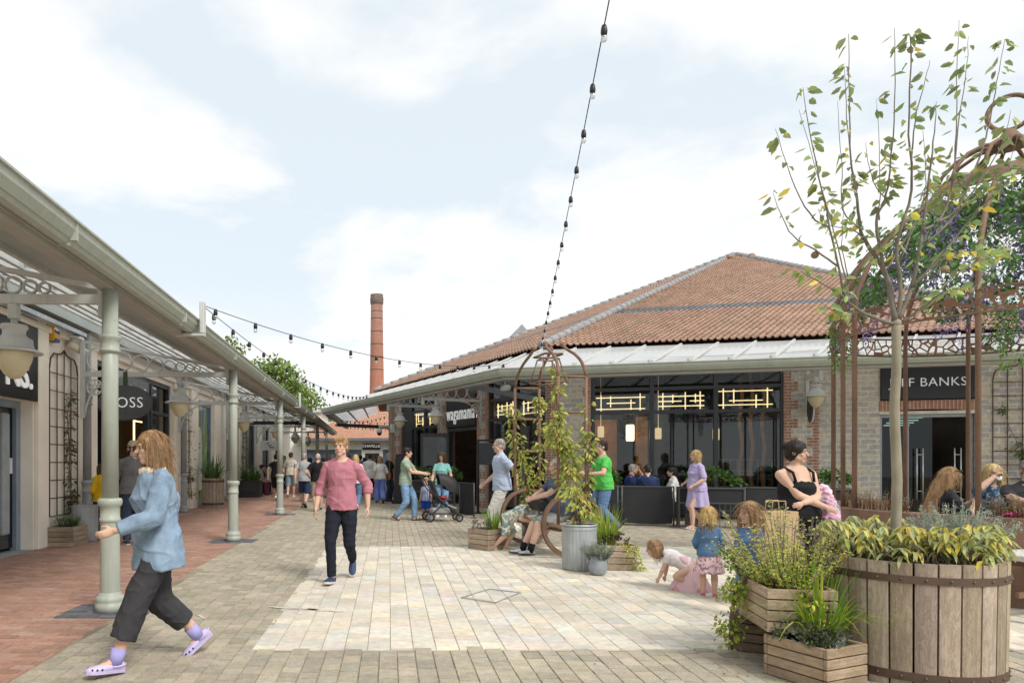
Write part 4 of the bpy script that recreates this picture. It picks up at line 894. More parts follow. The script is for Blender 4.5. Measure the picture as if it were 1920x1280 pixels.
# left side planters
LP = LM
crate('small wooden crate planter by the first shop door', Lw(.27, 11.8), .46, .6, .34, LRZ, 'small crate planters')
f = sprigs(75, .30, .26, [(.24, .28, .12), (.2, .26, .1), (.28, .3, .16)], .02); s_, _ = shrub(.2, .22, .16, 160, .04, G_MID)
f.v += s_.v; o = len(f.v) - len(s_.v); f.f += [[o + i for i in x] for x in s_.f]; f.c += s_.c; f.sm += s_.sm
plant('bushy herb growing in the crate by the first shop door', Lw(.27, 11.8, .29), f)
tub('zinc tub standing behind the crate by the first trellis', Lw(.33, 12.38), .22, .64, 'fluted zinc tubs')
f, s = climber([Lw(.12, 12.38, .6), Lw(.07, 12.34, 1.1), Lw(.06, 12.36, 1.7), Lw(.06, 12.33, 2.3), Lw(.08, 12.4, 2.75)], 330, .07, [(.07, .12, .03), (.10, .15, .04), (.16, .11, .05), (.2, .14, .07), (.08, .1, .03)], .10, 3)
r = thing('climbing_plant', 'part withered climber on the trellis by the first shop', 'plant', Lw(.12, 12.38, .6)); f.build('foliage', LEAF, r, world=True); s.build('stem', TWIG, r, world=True)
f, s = climber([Lw(.12, 20.5, .3), Lw(.07, 20.4, 1.3), Lw(.07, 20.5, 2.5)], 160, .08, [(.12, .15, .05), (.25, .2, .08)], .14, 2)
r = thing('climbing_plant', 'thin climber on the trellis past the grey shopfront', 'plant', Lw(.12, 20.5, .3)); f.build('foliage', LEAF, r, world=True); s.build('stem', TWIG, r, world=True)
f, s = climber([Lw(.12, 28.9, .3), Lw(.07, 28.6, 1.3), Lw(.07, 28.7, 2.9)], 260, .1, G_OLIVE, .2, 2)
r = thing('climbing_plant', 'dense climber on the trellis far along the cream wall', 'plant', Lw(.12, 28.9, .3)); f.build('foliage', LEAF, r, world=True); s.build('stem', TWIG, r, world=True)
def barrel(label, c, r, h, n, group=None, taper=.97, bands=((.1, .17), (.86, .93))):
    t = thing('barrel_planter', label, 'planter', c, 0, group)
    for k in range(n):
        q = MB(); a0 = 2 * PI * k / n + .012 * (.5 / r); a1 = 2 * PI * (k + 1) / n - .012 * (.5 / r); K = 4; vs = []
        cc = rnd.uniform(.72, 1.1)
        for z, f_, ri in ((0, taper, 0), (h, 1., 0), (h, 1., .045), (0, taper, .045)):
            for j in range(K + 1): a = a0 + (a1 - a0) * j / K; edge = .004 if j in (0, K) else 0; vs.append(((r * f_ - ri - edge) * math.cos(a), (r * f_ - ri - edge) * math.sin(a), z))
        m1 = K + 1; fs = [[b * m1 + j, b * m1 + j + 1, ((b + 1) % 4) * m1 + j + 1, ((b + 1) % 4) * m1 + j] for b in range(4) for j in range(K)] + [[0, 3 * m1, 2 * m1, m1], [K, m1 + K, 2 * m1 + K, 3 * m1 + K]]
        q.add(vs, fs, (cc, cc * rnd.uniform(.95, 1.02), cc * rnd.uniform(.9, 1.02))); q.build('stave', WOODZ, t)
    q = MB(); q.lathe([(r * taper - .05, .02), (r - .055, h - .06), (0, h - .05)], n=40); q.build('soil', SOIL, t)
    for a, b in bands:
        q = MB(); fr = lambda z: r * (taper + (1 - taper) * z) ; q.lathe([(fr(a) + .001, a * h), (fr(a) + .007, a * h), (fr(b) + .007, b * h), (fr(b) + .001, b * h)], n=72, smooth=False); bo = q.build('hoop', M('brown iron hoop', (.12, .08, .06), .5, .3, .15, 5., dirt=.2), t)
        q = MB()
        for k in range(n): w_ = 2 * PI * (k + .5) / n; zz = (a + b) / 2; q.ball(((fr(zz) + .008) * math.cos(w_), (fr(zz) + .008) * math.sin(w_), zz * h), .009, 7, 5)
        q.build('rivets', M('brown iron rivet', (.15, .11, .09), .4, .5), bo)
    return t
barrel('small pale stave barrel planter by the poster window', Lw(.55, 21.4), .34, .92, 18)
plant('tall strappy plant in the barrel by the poster window', Lw(.55, 21.4, .86), grass(170, .95, [(.10, .19, .06), (.07, .14, .04), (.16, .24, .08)], .22, .03, 1.1, 1.2))
bx = thing('planter_box', 'square dark slatted planter box farther along the wall', 'planter', Lw(.6, 27.6), LRZ)
for sx, sy, ww, dd in ((0, -.42, .88, .04), (0, .42, .88, .04), (-.42, 0, .04, .8), (.42, 0, .04, .8)):
    q = MB()
    for k in range(5): q.box((sx, sy, .07 + k * .135), (ww, dd, .128), bev=.006)
    q.build('side_panel', M('dark stained timber', (.055, .055, .06), .7, 0, .3, 5., stretch=(.3, 3, 3)), bx)
q = MB(); q.bx(-.4, .4, -.4, .4, .02, .62); q.build('soil', SOIL, bx)
f = grass(150, 1.0, [(.10, .2, .05), (.08, .16, .04)], .34, .03, 1.0, 1.1); g2, _ = shrub(.5, .5, .4, 320, .1, [(.12, .24, .04), (.16, .28, .06)]); o = len(f.v); f.v += g2.v; f.f += [[o + i for i in x] for x in g2.f]; f.c += g2.c; f.sm += g2.sm
plant('bushy strappy plants filling the dark planter box', Lw(.6, 27.6, .6), f)
t3 = tub('plain zinc bucket with rhubarb-like leaves behind the nearest column', Lw(.42, 13.15), .15, .42, None, 20); f, s = shrub(.2, .2, .28, 40, .16, [(.12, .26, .04), (.16, .32, .05)], wr=.8); plant('broad green leaves in the zinc bucket behind the nearest column', Lw(.42, 13.15, .38), f, s)
# ------------------------------------------------------------------ right pavilion
W1 = Vector((4.3, 18.1, 0)); ARZ = math.atan2(-.274, .962); BRZ = math.atan2(-.917, .398)
AM = Matrix.Translation(W1) @ Matrix.Rotation(ARZ, 4, 'Z'); BM = Matrix.Translation(W1) @ Matrix.Rotation(BRZ, 4, 'Z')
def Aw(x, y, z=0): return AM @ Vector((x, y, z))
SB = 1 / 1.1
def Bw(x, y, z=0): return BM @ Vector((x * SB, y, z))
def ax(px, y=0.):      # x along facade A of an image column, at depth y behind the wall line
    k = (px - CX) / F; o = Aw(0, y); d = AM.to_3x3() @ Vector((1, 0, 0)); return (k * o.y - o.x) / (d.x - k * d.y)
pv = thing('pavilion_building', 'stone and brick pavilion with a big hipped clay pantile roof', 'building', W1, 0)
# each facade's parts keep their own local frame (x along the wall) so the masonry runs level
def fpart(mb, name, mat, rz, par=None):
    if rz == BRZ: mb.v = [Vector((p.x * SB, p.y, p.z)) for p in mb.v]
    o = mb.build(name, mat, par or pv)
    if par is None: o.rotation_euler = (0, 0, rz)
    return o
ZT = 4.27
# facade A
q = MB()
q.bx(.14, .88, 0, .3, 0, ZT); q.bx(5.62, 6.13, 0.002, .3, 0, ZT); q.bx(6.25, 7.52, 0, .3, .56, ZT); q.bx(6.25, 7.52, .02, .3, 0, .38); q.bx(7.52, 9.42, 0, .3, 3.7, ZT); q.bx(9.42, 15, 0, .3, 0, ZT); q.bx(.88, 5.62, 0, .3, 3.95, ZT)
fpart(q, 'stone_wall', STONE, ARZ)
q = MB()
def quoin(q, x0, x1, z0=0., z1=ZT, y=-.004, step=.225, flip=False):
    k = 0; z = z0; out = x1 - x0
    while z < z1:
        e = 1.0 if k % 2 == 0 else .52
        if flip: q.bx(x1 - out * e, x1, y, .3, z, min(z1, z + step))
        else: q.bx(x0, x0 + out * e, y, .3, z, min(z1, z + step))
        z += step; k += 1
for aa, bb in (((-.02, .24, False), (.02, .14)), ((.80, 1.0, True), (.87, .99)), ((5.5, 5.8, False), (5.51, 5.63)), ((6.0, 6.26, True), (6.12, 6.245))):
    q = MB(); quoin(q, aa[0], aa[1], flip=aa[2]); q.bx(bb[0], bb[1], .004, .28, 0, ZT); fpart(q, 'brick_quoin', REDB, ARZ)
q = MB(); q.bx(6.25, 7.52, -.012, .28, .38, .56); q.bx(9.42, 15, -.012, .28, .38, .56); fpart(q, 'plinth_course', SOLDIER, ARZ)
q = MB(); n = 14
for k in range(n):      # shallow segmental arch of standing bricks over the doorway
    x0, x1 = 7.5 + 1.94 * k / n, 7.5 + 1.94 * (k + 1) / n; u = (k + .5) / n * 2 - 1; z = 2.60 + .05 * (1 - u * u)
    q.bx(x0, x1, -.015, .28, z, 2.86)
fpart(q, 'brick_arch', SOLDIER, ARZ)
q = MB(); q.bx(7.5, 9.44, -.02, .28, 2.54, 2.61); fpart(q, 'door_lintel', M('pale stone', (.6, .57, .5), .8, dirt=.2), ARZ)
# big cafe window, three bays in three rows
BAY = [1.0, 2.5, 4.0, 5.5]; ROW = [.5, 2.70, 3.30, 3.95]
q = MB()
for k, x in enumerate(BAY): q.bx(x - (.0 if k == 0 else .05), x + (.05 if k < 3 else 0) + (.05 if k == 0 else 0), .05, .18, .1, ROW[3])
for z in ROW[1:3]: q.bx(1.05, 5.5, .052, .178, z - .04, z + .04)
q.bx(1.05, 5.5, .052, .178, .42, .52); q.bx(1.05, 5.5, .06, .17, .1, .42); q.bx(1.05, 5.5, .05, .18, 3.88, 3.95)
wf = fpart(q, 'window', CHAR, ARZ)
for i in range(3):
    for j in range(3): q = MB(); q.bx(BAY[i] + .05, BAY[i + 1] - .05, .11, .118, ROW[j] + .04, ROW[j + 1] - .04); q.build('pane', GLASS if j < 2 else GLASSD, wf)
LED = M('warm lattice light', (1, .8, .5), .5, emit=((1, .70, .36), 2.6))
def lattice(x0, W, z0, hz, hs, vs, par, rz, y=.2):
    q = MB()
    for u0, u1, v in hs: q.bx(x0 + W * u0, x0 + W * u1, y, y + .03, z0 + hz * v - .012, z0 + hz * v + .012)
    for u, v0, v1 in vs: q.bx(x0 + W * u - .012, x0 + W * u + .012, y - .032, y - .002, z0 + hz * v0, z0 + hz * v1)
    return fpart(q, 'lattice_light', LED, rz)
LT = [([(.06, .93, .72), (.06, .93, .1), (.25, .76, .42)], [(.15, 0, .85), (.32, .2, .8), (.68, .05, .6), (.84, 0, .92)]),
      ([(.08, .86, .72), (.08, .86, .2), (.08, .48, .46), (.62, .86, .46)], [(.16, .02, .9), (.33, .36, .8), (.54, .02, .92), (.71, .36, .82), (.79, .02, .94)]),
      ([(.02, .9, .92), (.02, .9, .2), (.2, .74, .42)], [(.1, 0, 1.1), (.27, .3, 1.), (.63, .02, .7), (.81, .02, 1.14)])]
for i in range(3): lattice(BAY[i] + .05, 1.4, 2.76, .48, *LT[i], wf, ARZ)
# cafe room behind the glass
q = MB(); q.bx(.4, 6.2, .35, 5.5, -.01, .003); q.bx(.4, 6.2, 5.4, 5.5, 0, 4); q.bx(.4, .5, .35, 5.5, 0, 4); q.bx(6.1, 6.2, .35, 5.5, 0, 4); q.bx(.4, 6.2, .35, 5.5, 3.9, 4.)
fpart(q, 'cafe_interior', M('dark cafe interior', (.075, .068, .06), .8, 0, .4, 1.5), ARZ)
q = MB(); q.bx(1.1, 1.75, 2.4, 2.46, .4, 2.66); q.bx(2.2, 2.5, 1.3, 1.36, .4, 2.66); fpart(q, 'orange_screen', M('orange printed screen', (.42, .15, .03), .6, 0, .75, 3.2, emit=((.8, .3, .06), .18)), ARZ)  # weak orange glow set into the screen's own material
q = MB()
for x in (4.75, 5.0, 5.28): q.tube([(x + .03 * math.sin(z * 5 + x), 1.0, z) for z in [.5 + .15 * k for k in range(23)]], .045, 8)
fpart(q, 'rope_column', M('copper rope', (.38, .18, .07), .6, 0, .4, 5., emit=((.6, .25, .08), .1)), ARZ)
q = MB(); q.lathe([(.1, 2.0), (.11, 2.05), (.11, 2.4), (.1, 2.45)], (2.05, 1.3, 0)); lm = fpart(q, 'pendant_lamp', M('lit pendant', (1, .85, .6), .5, emit=((1, .72, .38), 5.)), ARZ)
q = MB(); q.tube([(2.05, 1.3, 2.45), (2.05, 1.3, 3.9)], .01, 6); q.build('cable', BLACK, lm)
q = MB()
for x, y, z in ((1.3, 2.2, 2.3), (2.9, 2.6, 2.25), (4.4, 2.4, 2.2)): q.lathe([(.08, z - .16), (.09, z - .12), (.09, z + .12), (.08, z + .16)], (x, y, 0)); q.tube([(x, y, z + .16), (x, y, 3.9)], .008, 5)
fpart(q, 'small_pendant', M('dim lit pendant', (1, .85, .6), .5, emit=((1, .68, .34), 1.4)), ARZ)
q = MB()
for k in range(3): q.bx(.6, 3.0, 5.1, 5.38, 1.0 + .45 * k, 1.03 + .45 * k, (.3, .2, .12))
for k in range(60): x = rnd.uniform(.65, 2.95); z = 1.03 + .45 * rnd.randint(0, 2); hh = rnd.uniform(.12, .34); q.lathe([(.035, z), (.035, z + hh * .65), (.012, z + hh)], (x, 5.2 + rnd.uniform(-.05, .1), 0), 8, pick([(.3, .12, .04), (.05, .12, .05), (.4, .38, .3), (.1, .06, .04), (.5, .2, .05)]))
q.bx(3.3, 4.2, 5.36, 5.39, 1.2, 1.9, (.5, .5, .45)); q.bx(4.5, 5.1, 5.36, 5.39, 1.2, 2.0, (.35, .2, .1)); q.bx(.6, 3, 5.385, 5.395, .9, 2.4, (.5, .3, .14))
fpart(q, 'bar_shelf', M('bar shelf', (.5, .5, .5), .5, 0, .2, 5., attr='Col', emit=((1, .6, .25), .06)), ARZ)  # faint warm glow put into the material of shelves, bottles and pictures
q = MB()
for x, y in ((1.6, 2.0), (2.6, 3.2), (3.6, 1.5), (4.9, 2.0)):
    q.bx(x - .4, x + .4, y - .3, y + .3, .72, .76); q.bx(x - .03, x + .03, y - .03, y + .03, 0, .72)
    for sx in (-1, 1): q.bx(x + sx * .6 - .2, x + sx * .6 + .2, y - .2, y + .2, .42, .46); q.bx(x + sx * .8 - .02, x + sx * .8 + .02, y - .2, y + .2, .46, .95)
fpart(q, 'inner_table', M('inner timber', (.24, .14, .07), .5, 0, .3, 4.), ARZ)
q = MB(); q.bx(3.2, 5.9, 4.4, 4.46, .3, 2.5); q.bx(2.9, 3.1, 3, 3.1, 0, 3.9); fpart(q, 'kitchen_wall', M('kitchen wall', (.075, .08, .08), .5, 0, .5, 1.2), ARZ)
q = MB()
for k in range(9): q.bx(4.1 + .16 * k, 4.115 + .16 * k, .6, .62, .52, 1.5)
for z in (.6, .8, 1.0, 1.2, 1.48): q.bx(4.1, 5.4, .6, .62, z, z + .015)
fpart(q, 'inner_screen', M('pale lattice', (.35, .36, .36), .5), ARZ)
# shop door under the arch
q = MB(); q.bx(7.54, 7.6, .12, .2, 0, 2.54); q.bx(9.34, 9.4, .12, .2, 0, 2.54); q.bx(7.6, 9.34, .12, .2, 2.47, 2.54); q.bx(8.12, 8.15, .14, .18, 0, 2.47); dr = fpart(q, 'shop_doorway', M('steel door frame', (.28, .30, .33), .35, .4), ARZ)
q = MB(); q.bx(7.6, 8.12, .15, .16, .02, 2.47); q.bx(8.15, 8.62, .15, .16, .02, 2.47); q.build('pane', M_glass('tinted door glass', (.30, .40, .43), .045), dr)
for x in (8.28, 9.02):
    q = MB(); q.tube([(x, .06, .55), (x, .06, 1.75)], .014, 8)
    q.tube([(x + .12, .06, .55), (x + .12, .06, 1.75)], .014, 8); q.tube([(x, .06, .75), (x + .12, .06, .75)], .01, 6); q.tube([(x, .06, 1.6), (x + .12, .06, 1.6)], .01, 6); q.build('door_handle', M('brushed steel', (.6, .6, .6), .3, .8), dr)
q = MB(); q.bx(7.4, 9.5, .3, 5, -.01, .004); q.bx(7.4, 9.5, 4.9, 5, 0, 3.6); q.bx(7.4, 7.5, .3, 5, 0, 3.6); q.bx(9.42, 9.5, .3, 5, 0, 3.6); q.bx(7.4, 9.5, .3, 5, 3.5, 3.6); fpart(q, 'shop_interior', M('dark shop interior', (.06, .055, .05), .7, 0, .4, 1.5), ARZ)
q = MB()
for k in range(4): q.bx(8.3 + .12 * k, 8.95 + .1 * k, 1.4 + .5 * k, 1.44 + .5 * k, 2.52 - .04 * k, 2.55 - .04 * k)
fpart(q, 'ceiling_light', M('shop tube light', (1, .9, .75), .5, emit=((1, .85, .62), 3.)), ARZ)
q = MB(); q.bx(8.4, 9.3, 2.4, 2.44, 1.45, 1.48)
for k in range(16): q.box((8.45 + .055 * k, 2.42, 1.15), (.03, .4, .58), col=None)
fpart(q, 'clothes_rail', M('hung clothes', (.12, .11, .12), .9, 0, .7, 9.), ARZ)
s = thing('shop_sign', 'black fascia sign reading JEFF BANKS above the brick arched doorway', 'sign', Aw(8.46, 0, 2.88), ARZ)
q = MB(); q.bx(-.94, .94, -.06, -.003, 0, .84, bev=.008); q.build('board', M('near black fascia', (.016, .017, .022), .35), s)
text_mb('JEFF BANKS', .285, .01, 1.06, wall_mtx((-.02, -.068, .38), (1, 0, 0), (0, -1, 0)), off=-.003).build('lettering', M('silver lettering', (.72, .73, .75), .3, .3, emit=((1, 1, 1), .1)), s)
for k, (x, y, z) in enumerate(((7.78, .75, 0), (8.25, .7, 0))):
    mq = thing('shop_mannequin', ['headed mannequin in a dark jacket behind the left door glass', 'mannequin in dark jacket and pale trousers beside the door handle'][k], 'mannequin', Aw(x, y, .1), ARZ)
    q = MB(); q.ball((0, 0, 1.62), .1, 12, 9, sc=(.8, .95, 1.2)); caps(q, (0, 0, 1.4), (0, 0, 1.52), .05, .05); bo = obj('figure', remesh(q, .012, 2), M('mannequin shell', (.55, .52, .47), .4), mq)
    q = MB(); loft(q, [((0, 0, z_), (a, 0, 0), (0, b, 0)) for z_, a, b in ((.88, .17, .12), (1.0, .165, .115), (1.15, .15, .11), (1.32, .18, .12), (1.42, .16, .1), (1.48, .07, .07))])
    for sx in (-1, 1): caps(q, (sx * .18, 0, 1.4), (sx * .24, .02, 1.12), .055, .045); caps(q, (sx * .24, .02, 1.12), (sx * .2, -.1, .9), .045, .035)
    obj('jacket', remesh(q, .014, 3, .006), M_cloth('ink jacket', (.03, .045, .07)), mq)
    q = MB()
    for sx in (-1, 1): caps(q, (sx * .09, 0, .92), (sx * .1, 0, .5), .09, .07); caps(q, (sx * .1, 0, .5), (sx * .1, 0, .06), .07, .05)
    obj('trousers', remesh(q, .014, 3, .006), M_cloth('pale trousers', (.42, .4, .36)), mq)
    q = MB(); q.lathe([(.22, 0), (.22, .02), (0, .025)]); q.build('base', STEEL, mq)
t4 = copy_tree(t1, 'rusty arched trellis on the stone wall right of the JEFF BANKS doorway', Aw(10.25, 0, .25), ARZ - PI / 2)
f, s = climber([Aw(10.9, -.1, .1), Aw(10.8, -.12, .9), Aw(10.6, -.1, 1.5), Aw(10.2, -.08, 1.7)], 520, .09, G_DARK + [(.1, .17, .03), (.16, .24, .05)], .38, 4); f2, s2 = climber([Aw(10.3, -.06, 1.5), Aw(10.0, -.06, 2.2), Aw(9.85, -.06, 2.8)], 60, .07, G_MID, .07, 1)
r = thing('climbing_plant', 'dark leafy climber on the trellis beside the JEFF BANKS doorway', 'plant', Aw(10.9, -.1, .1)); f.build('foliage', LEAF, r, world=True); s.build('stem', TWIG, r, world=True); f2.build('shoot', LEAF, r, world=True); s2.build('stem', TWIG, r, world=True)
tub('zinc tub under the climber right of the stone doorway', Aw(10.5, -.4), .25, .6, 'fluted zinc tubs'); plant('strappy green plant in the tub right of the stone doorway', Aw(10.5, -.4, .56), grass(150, .95, [(.08, .17, .04), (.12, .22, .05)], .18, .028, 1., 1.2))
bs = thing('blade_sign', 'round dark blade sign on the brick pier beside the right lamp', 'sign', Aw(6.0, -.28, 2.72), ARZ)
q = MB(); n = 32; el = [(.0, .24 * math.cos(2 * PI * k / n), .36 * math.sin(2 * PI * k / n)) for k in range(n)]
q.add([(-.02, a, b) for _, a, b in el] + [(.02, a, b) for _, a, b in el], [list(range(n)), list(range(n, 2 * n))[::-1]] + [[k, n + k, n + (k + 1) % n, (k + 1) % n] for k in range(n)]); q.build('board', M('dark brown board', (.035, .03, .03), .5), bs); q = MB(); q.tube([(0, a, b) for _, a, b in el], .02, 8, closed=True); q.build('rim', LIGHTG, bs); q = MB(); q.bar((0, .27, .2), (0, .1, .33), .03, .03); q.build('bracket', LIGHTG, bs)
# facade B (x from the far end, -11.55, to the corner, 0)
q = MB(); q.bx(-4.1, -3.64, .002, .3, 0, ZT); q.bx(-7.1, -6.5, .002, .3, 0, ZT); q.bx(-11.3, -10.75, .002, .3, 0, ZT); q.bx(-10.6, -.35, 0, .3, 3.95, ZT - .002); fpart(q, 'stone_wall', STONE, BRZ)
for aa, bb in (((-.3, -.004, False), (-.28, -.01)), ((-4.22, -3.9, False), (-4.21, -4.09)), ((-3.84, -3.52, True), (-3.65, -3.53)), ((-7.2, -6.86, False), (-7.19, -7.08)), ((-6.74, -6.4, True), (-6.52, -6.41)), ((-11.55, -11.1, False), (-11.54, -11.28)), ((-10.95, -10.6, True), (-10.76, -10.61))):
    q = MB(); quoin(q, aa[0], aa[1], flip=aa[2]); q.bx(bb[0], bb[1], .004, .28, 0, ZT - .004); fpart(q, 'brick_quoin', REDB, BRZ)
def shopwin(x0, x1, ny, par=None):
    q = MB(); xs = [x0 + (x1 - x0) * k / ny for k in range(ny + 1)]
    for x in xs: q.bx(max(x0, x - .05), min(x1, x + .05), .05, .18, .1, 3.95)
    for z in ROW[1:3]: q.bx(x0 + .05, x1 - .05, .052, .178, z - .04, z + .04)
    q.bx(x0 + .05, x1 - .05, .052, .178, .1, .52); q.bx(x0 + .05, x1 - .05, .05, .18, 3.86, 3.95)
    wf = fpart(q, 'window', CHAR, BRZ)
    for k in range(ny):
        for j in range(3): q = MB(); q.bx((xs[k] + .05) * SB, (xs[k + 1] - .05) * SB, .11, .118, ROW[j] + .04, ROW[j + 1] - .04); q.build('pane', GLASS if j < 2 else GLASSD, wf)
    return wf
shopwin(-3.52, -.36, 2); shopwin(-9.7, -7.2, 2)
lattice(-3.4, 1.4, 2.76, .48, *LT[1], None, BRZ); lattice(-1.9, 1.4, 2.76, .48, *LT[0], None, BRZ); lattice(-9.6, 1.15, 2.76, .48, *LT[2], None, BRZ); lattice(-8.4, 1.1, 2.76, .48, *LT[1], None, BRZ)
q = MB(); q.bx(-10.6, -9.7, .06, .2, 0, 3.95); fpart(q, 'dark_panel', CHAR, BRZ)
q = MB(); q.bx(-6.4, -6.3, .05, .18, 0, 2.55); q.bx(-4.32, -4.22, .05, .18, 0, 2.55); q.bx(-6.3, -4.32, .05, .18, 2.45, 2.56); df = fpart(q, 'door_frame', CHAR, BRZ)
q = MB(); q.bx(-6.38, -4.26, .06, .16, 3.6, 3.95); q.bx(-6.3, -4.3, 1.2, 1.26, 0, 2.6); fpart(q, 'entrance_back_wall', M_brick('inner brown brick', (.16, .10, .07), (.2, .12, .08), (.1, .08, .07), .215, .075, .008, 'xz'), BRZ)
q = MB(); hx, hy = -6.25, .0; dx, dy = -.55, -.83     # glazed door leaf standing open
for u0, u1, z0, z1 in ((0, .09, 0, 2.4), (.91, 1., 0, 2.4), (.09, .91, 2.28, 2.4), (.09, .91, 0, .16)):
    q.bar((hx + dx * u0, hy + dy * u0, (z0 + z1) / 2), (hx + dx * u1, hy + dy * u1, (z0 + z1) / 2), .05, z1 - z0)
ol = fpart(q, 'open_door', CHAR, BRZ)
q = MB(); q.bar((hx + dx * .09, hy + dy * .09, 1.22), (hx + dx * .91, hy + dy * .91, 1.22), .012, 2.12); q.v = [Vector((p.x * SB, p.y, p.z)) for p in q.v]; q.build('pane', GLASSD, ol)
q = MB(); q.tube([((hx + dx * .85) * SB - .05, hy + dy * .85 - .0, .8), ((hx + dx * .85) * SB - .05, hy + dy * .85, 1.3)], .014, 6); q.build('door_handle', M('brushed steel'), ol)
q = MB(); q.bx(-10.6, -.4, .4, 5, -.01, .0035); q.bx(-10.6, -.6, 4.2, 4.3, 0, 4); q.bx(-10.6, -.6, .35, 4.2, 3.96, 4.05); fpart(q, 'cafe_interior', M('dark cafe interior'), BRZ)
s = thing('shop_sign', 'black fascia with tall white letters reading wagamama over the cafe door', 'sign', Bw(-5.31, 0, 2.58), BRZ)
q = MB(); q.bx(-.97, .97, -.05, -.003, 0, 1.02, bev=.008); q.build('board', M('near black fascia'), s)
_w = text_mb('wagamama', .66, .001, 1.12); _wd = max(p.x for p in _w.v) - min(p.x for p in _w.v)
text_mb('wagamama', .66, .014, 1.12, wall_mtx((.03, -.066, .44), (1, 0, 0), (0, -1, 0)), sx=1.86 / _wd, off=-.003).build('lettering', LETTER, s)
q = MB(); st = []
for k in range(10): r_ = .085 if k % 2 == 0 else .04; a = PI / 2 + k * PI / 5; st.append((.52 + r_ * .8 * math.cos(a), .80 + r_ * 1.2 * math.sin(a)))
q.add([(x, -.09, z) for x, z in st] + [(x, -.055, z) for x, z in st], [list(range(10)), list(range(10, 20))[::-1]] + [[k, 10 + k, 10 + (k + 1) % 10, (k + 1) % 10] for k in range(10)]); q.build('star_emblem', M('sign red', (.7, .02, .03), .4, emit=((1, .03, .05), .5)), s)
# end wall up the alley and the other faces, closing the building
E1 = Bw(-11.55, 0); POLYG = [Bw(-11.55, 0), Vector((.2, 42, 0)), Vector((12, 47, 0)), Vector((28, 42, 0)), Vector((30, 28, 0)), Aw(15, 0)]
q = MB()
for a, b in zip(POLYG[:-1], POLYG[1:]):
    d = (b - a).normalized(); q.bar(a - W1 + Vector((0, 0, ZT / 2)), b - W1 + Vector((0, 0, ZT / 2)), .3, ZT)
q.build('rear_wall', M('rear masonry', (.42, .36, .29), .9, 0, .2, 3.), pv)
# ---- roof: real pantiles, hipped
EZ = 4.53; C0, C1, C2, AP = Vector((-.70, 30.5, EZ)), Vector((4.12, 18.38, EZ)), Vector((15.6, 15.55, EZ)), Vector((16.6, 32.8, 11.33))
def tile_face(P0, P1, ap, name, pitch=.165, row=.33, spp=6):
    u = (P1 - P0); Lu = u.length; u.normalize(); m_ = P0 + u * (ap - P0).dot(u); vv = ap - m_; Lv = vv.length; vv.normalize(); nn = u.cross(vv).normalized()
    if nn.z < 0: nn = -nn
    ua = (ap - P0).dot(u); NU = int(Lu / pitch) + 1; NV = int(Lv / row) + 1; mb = MB()
    for r_ in range(NV):
        v0, v1 = r_ * row, (r_ + 1) * row; a = ua * v0 / Lv - .5; b = Lu + (ua - Lu) * v0 / Lv + .5
        i0, i1 = max(0, int(a / pitch)), min(NU, int(b / pitch) + 2)
        band = .218 < (v0 / Lv) < .268
        if i1 <= i0: continue
        vs = []; fs = []; cs = []; nS = (i1 - i0) * spp + 1
        for t, lift in ((0, .050), (1, .012)):
            for k in range(nS):
                uu = i0 * pitch + k * pitch / spp; w_ = 2 * PI * k / spp; hh = .026 * math.cos(w_) + .012 * math.cos(2 * w_)
                vs.append(P0 + u * uu + vv * (v0 + (row + .02) * t) + nn * (hh + lift))
        for k in range(nS): uu = i0 * pitch + k * pitch / spp; w_ = 2 * PI * k / spp; vs.append(P0 + u * uu + vv * v0 + nn * (.026 * math.cos(w_) + .012 * math.cos(2 * w_) + .012))
        o = len(mb.v); mb.v += vs
        for k in range(nS - 1):
            ti = i0 + (k // spp)
            if k % (2 * spp) == 0: rr = random.Random(ti // 2 * 7919 + r_ * 104729 + len(name)); q_ = rr.uniform(.85, 1.1); h_ = rr.random(); col = (.25 * q_, .26 * q_, .285 * q_) if band else ((.53 * q_, .345 * q_, .255 * q_) if h_ < .55 else ((.50 * q_, .32 * q_, .235 * q_) if h_ < .88 else (.46 * q_, .335 * q_, .245 * q_)))
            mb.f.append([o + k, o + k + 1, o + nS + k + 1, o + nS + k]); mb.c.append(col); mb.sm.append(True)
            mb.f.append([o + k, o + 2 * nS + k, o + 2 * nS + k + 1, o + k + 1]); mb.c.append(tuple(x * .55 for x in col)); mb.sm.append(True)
    me = mb.mesh(name); bm = bmesh.new(); bm.from_mesh(me)
    for e0, e1, inside in ((P0, ap, P1), (P1, ap, P0)):
        d = (e1 - e0); pn = d.cross(nn).normalized()
        if pn.dot(inside - e0) > 0: pn = -pn
        bmesh.ops.bisect_plane(bm, geom=bm.verts[:] + bm.edges[:] + bm.faces[:], plane_co=e0, plane_no=pn, clear_outer=True)
    bm.transform(Matrix.Translation(-W1)); bm.to_mesh(me); bm.free()
    return obj(name, me, TILEM, pv)
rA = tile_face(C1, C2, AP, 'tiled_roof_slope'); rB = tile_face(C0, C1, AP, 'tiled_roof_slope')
q = MB(); B_ = [C0, Vector((-.6, 42.4, EZ)), Vector((12, 47.5, EZ)), Vector((28.5, 42.5, EZ)), Vector((30.5, 27.5, EZ)), C2]
for a, b in zip(B_[:-1], B_[1:]): q.add([b - W1, a - W1, AP - W1], [[0, 1, 2]], (.40, .21, .14))
q.build('rear_roof', TILEM, pv)
for e in (C0, C1, C2):
    q = MB(); n = int((AP - e).length / .42)
    for k in range(n): a, b = e.lerp(AP, k / n) - W1, e.lerp(AP, (k + 1.06) / n) - W1; q.tube([a + Vector((0, 0, .05)), b + Vector((0, 0, .035))], [.135, .115], 10)
    q.build('hip_ridge', RIDGE, pv)
q = MB()
for e in (C1, C2): pass
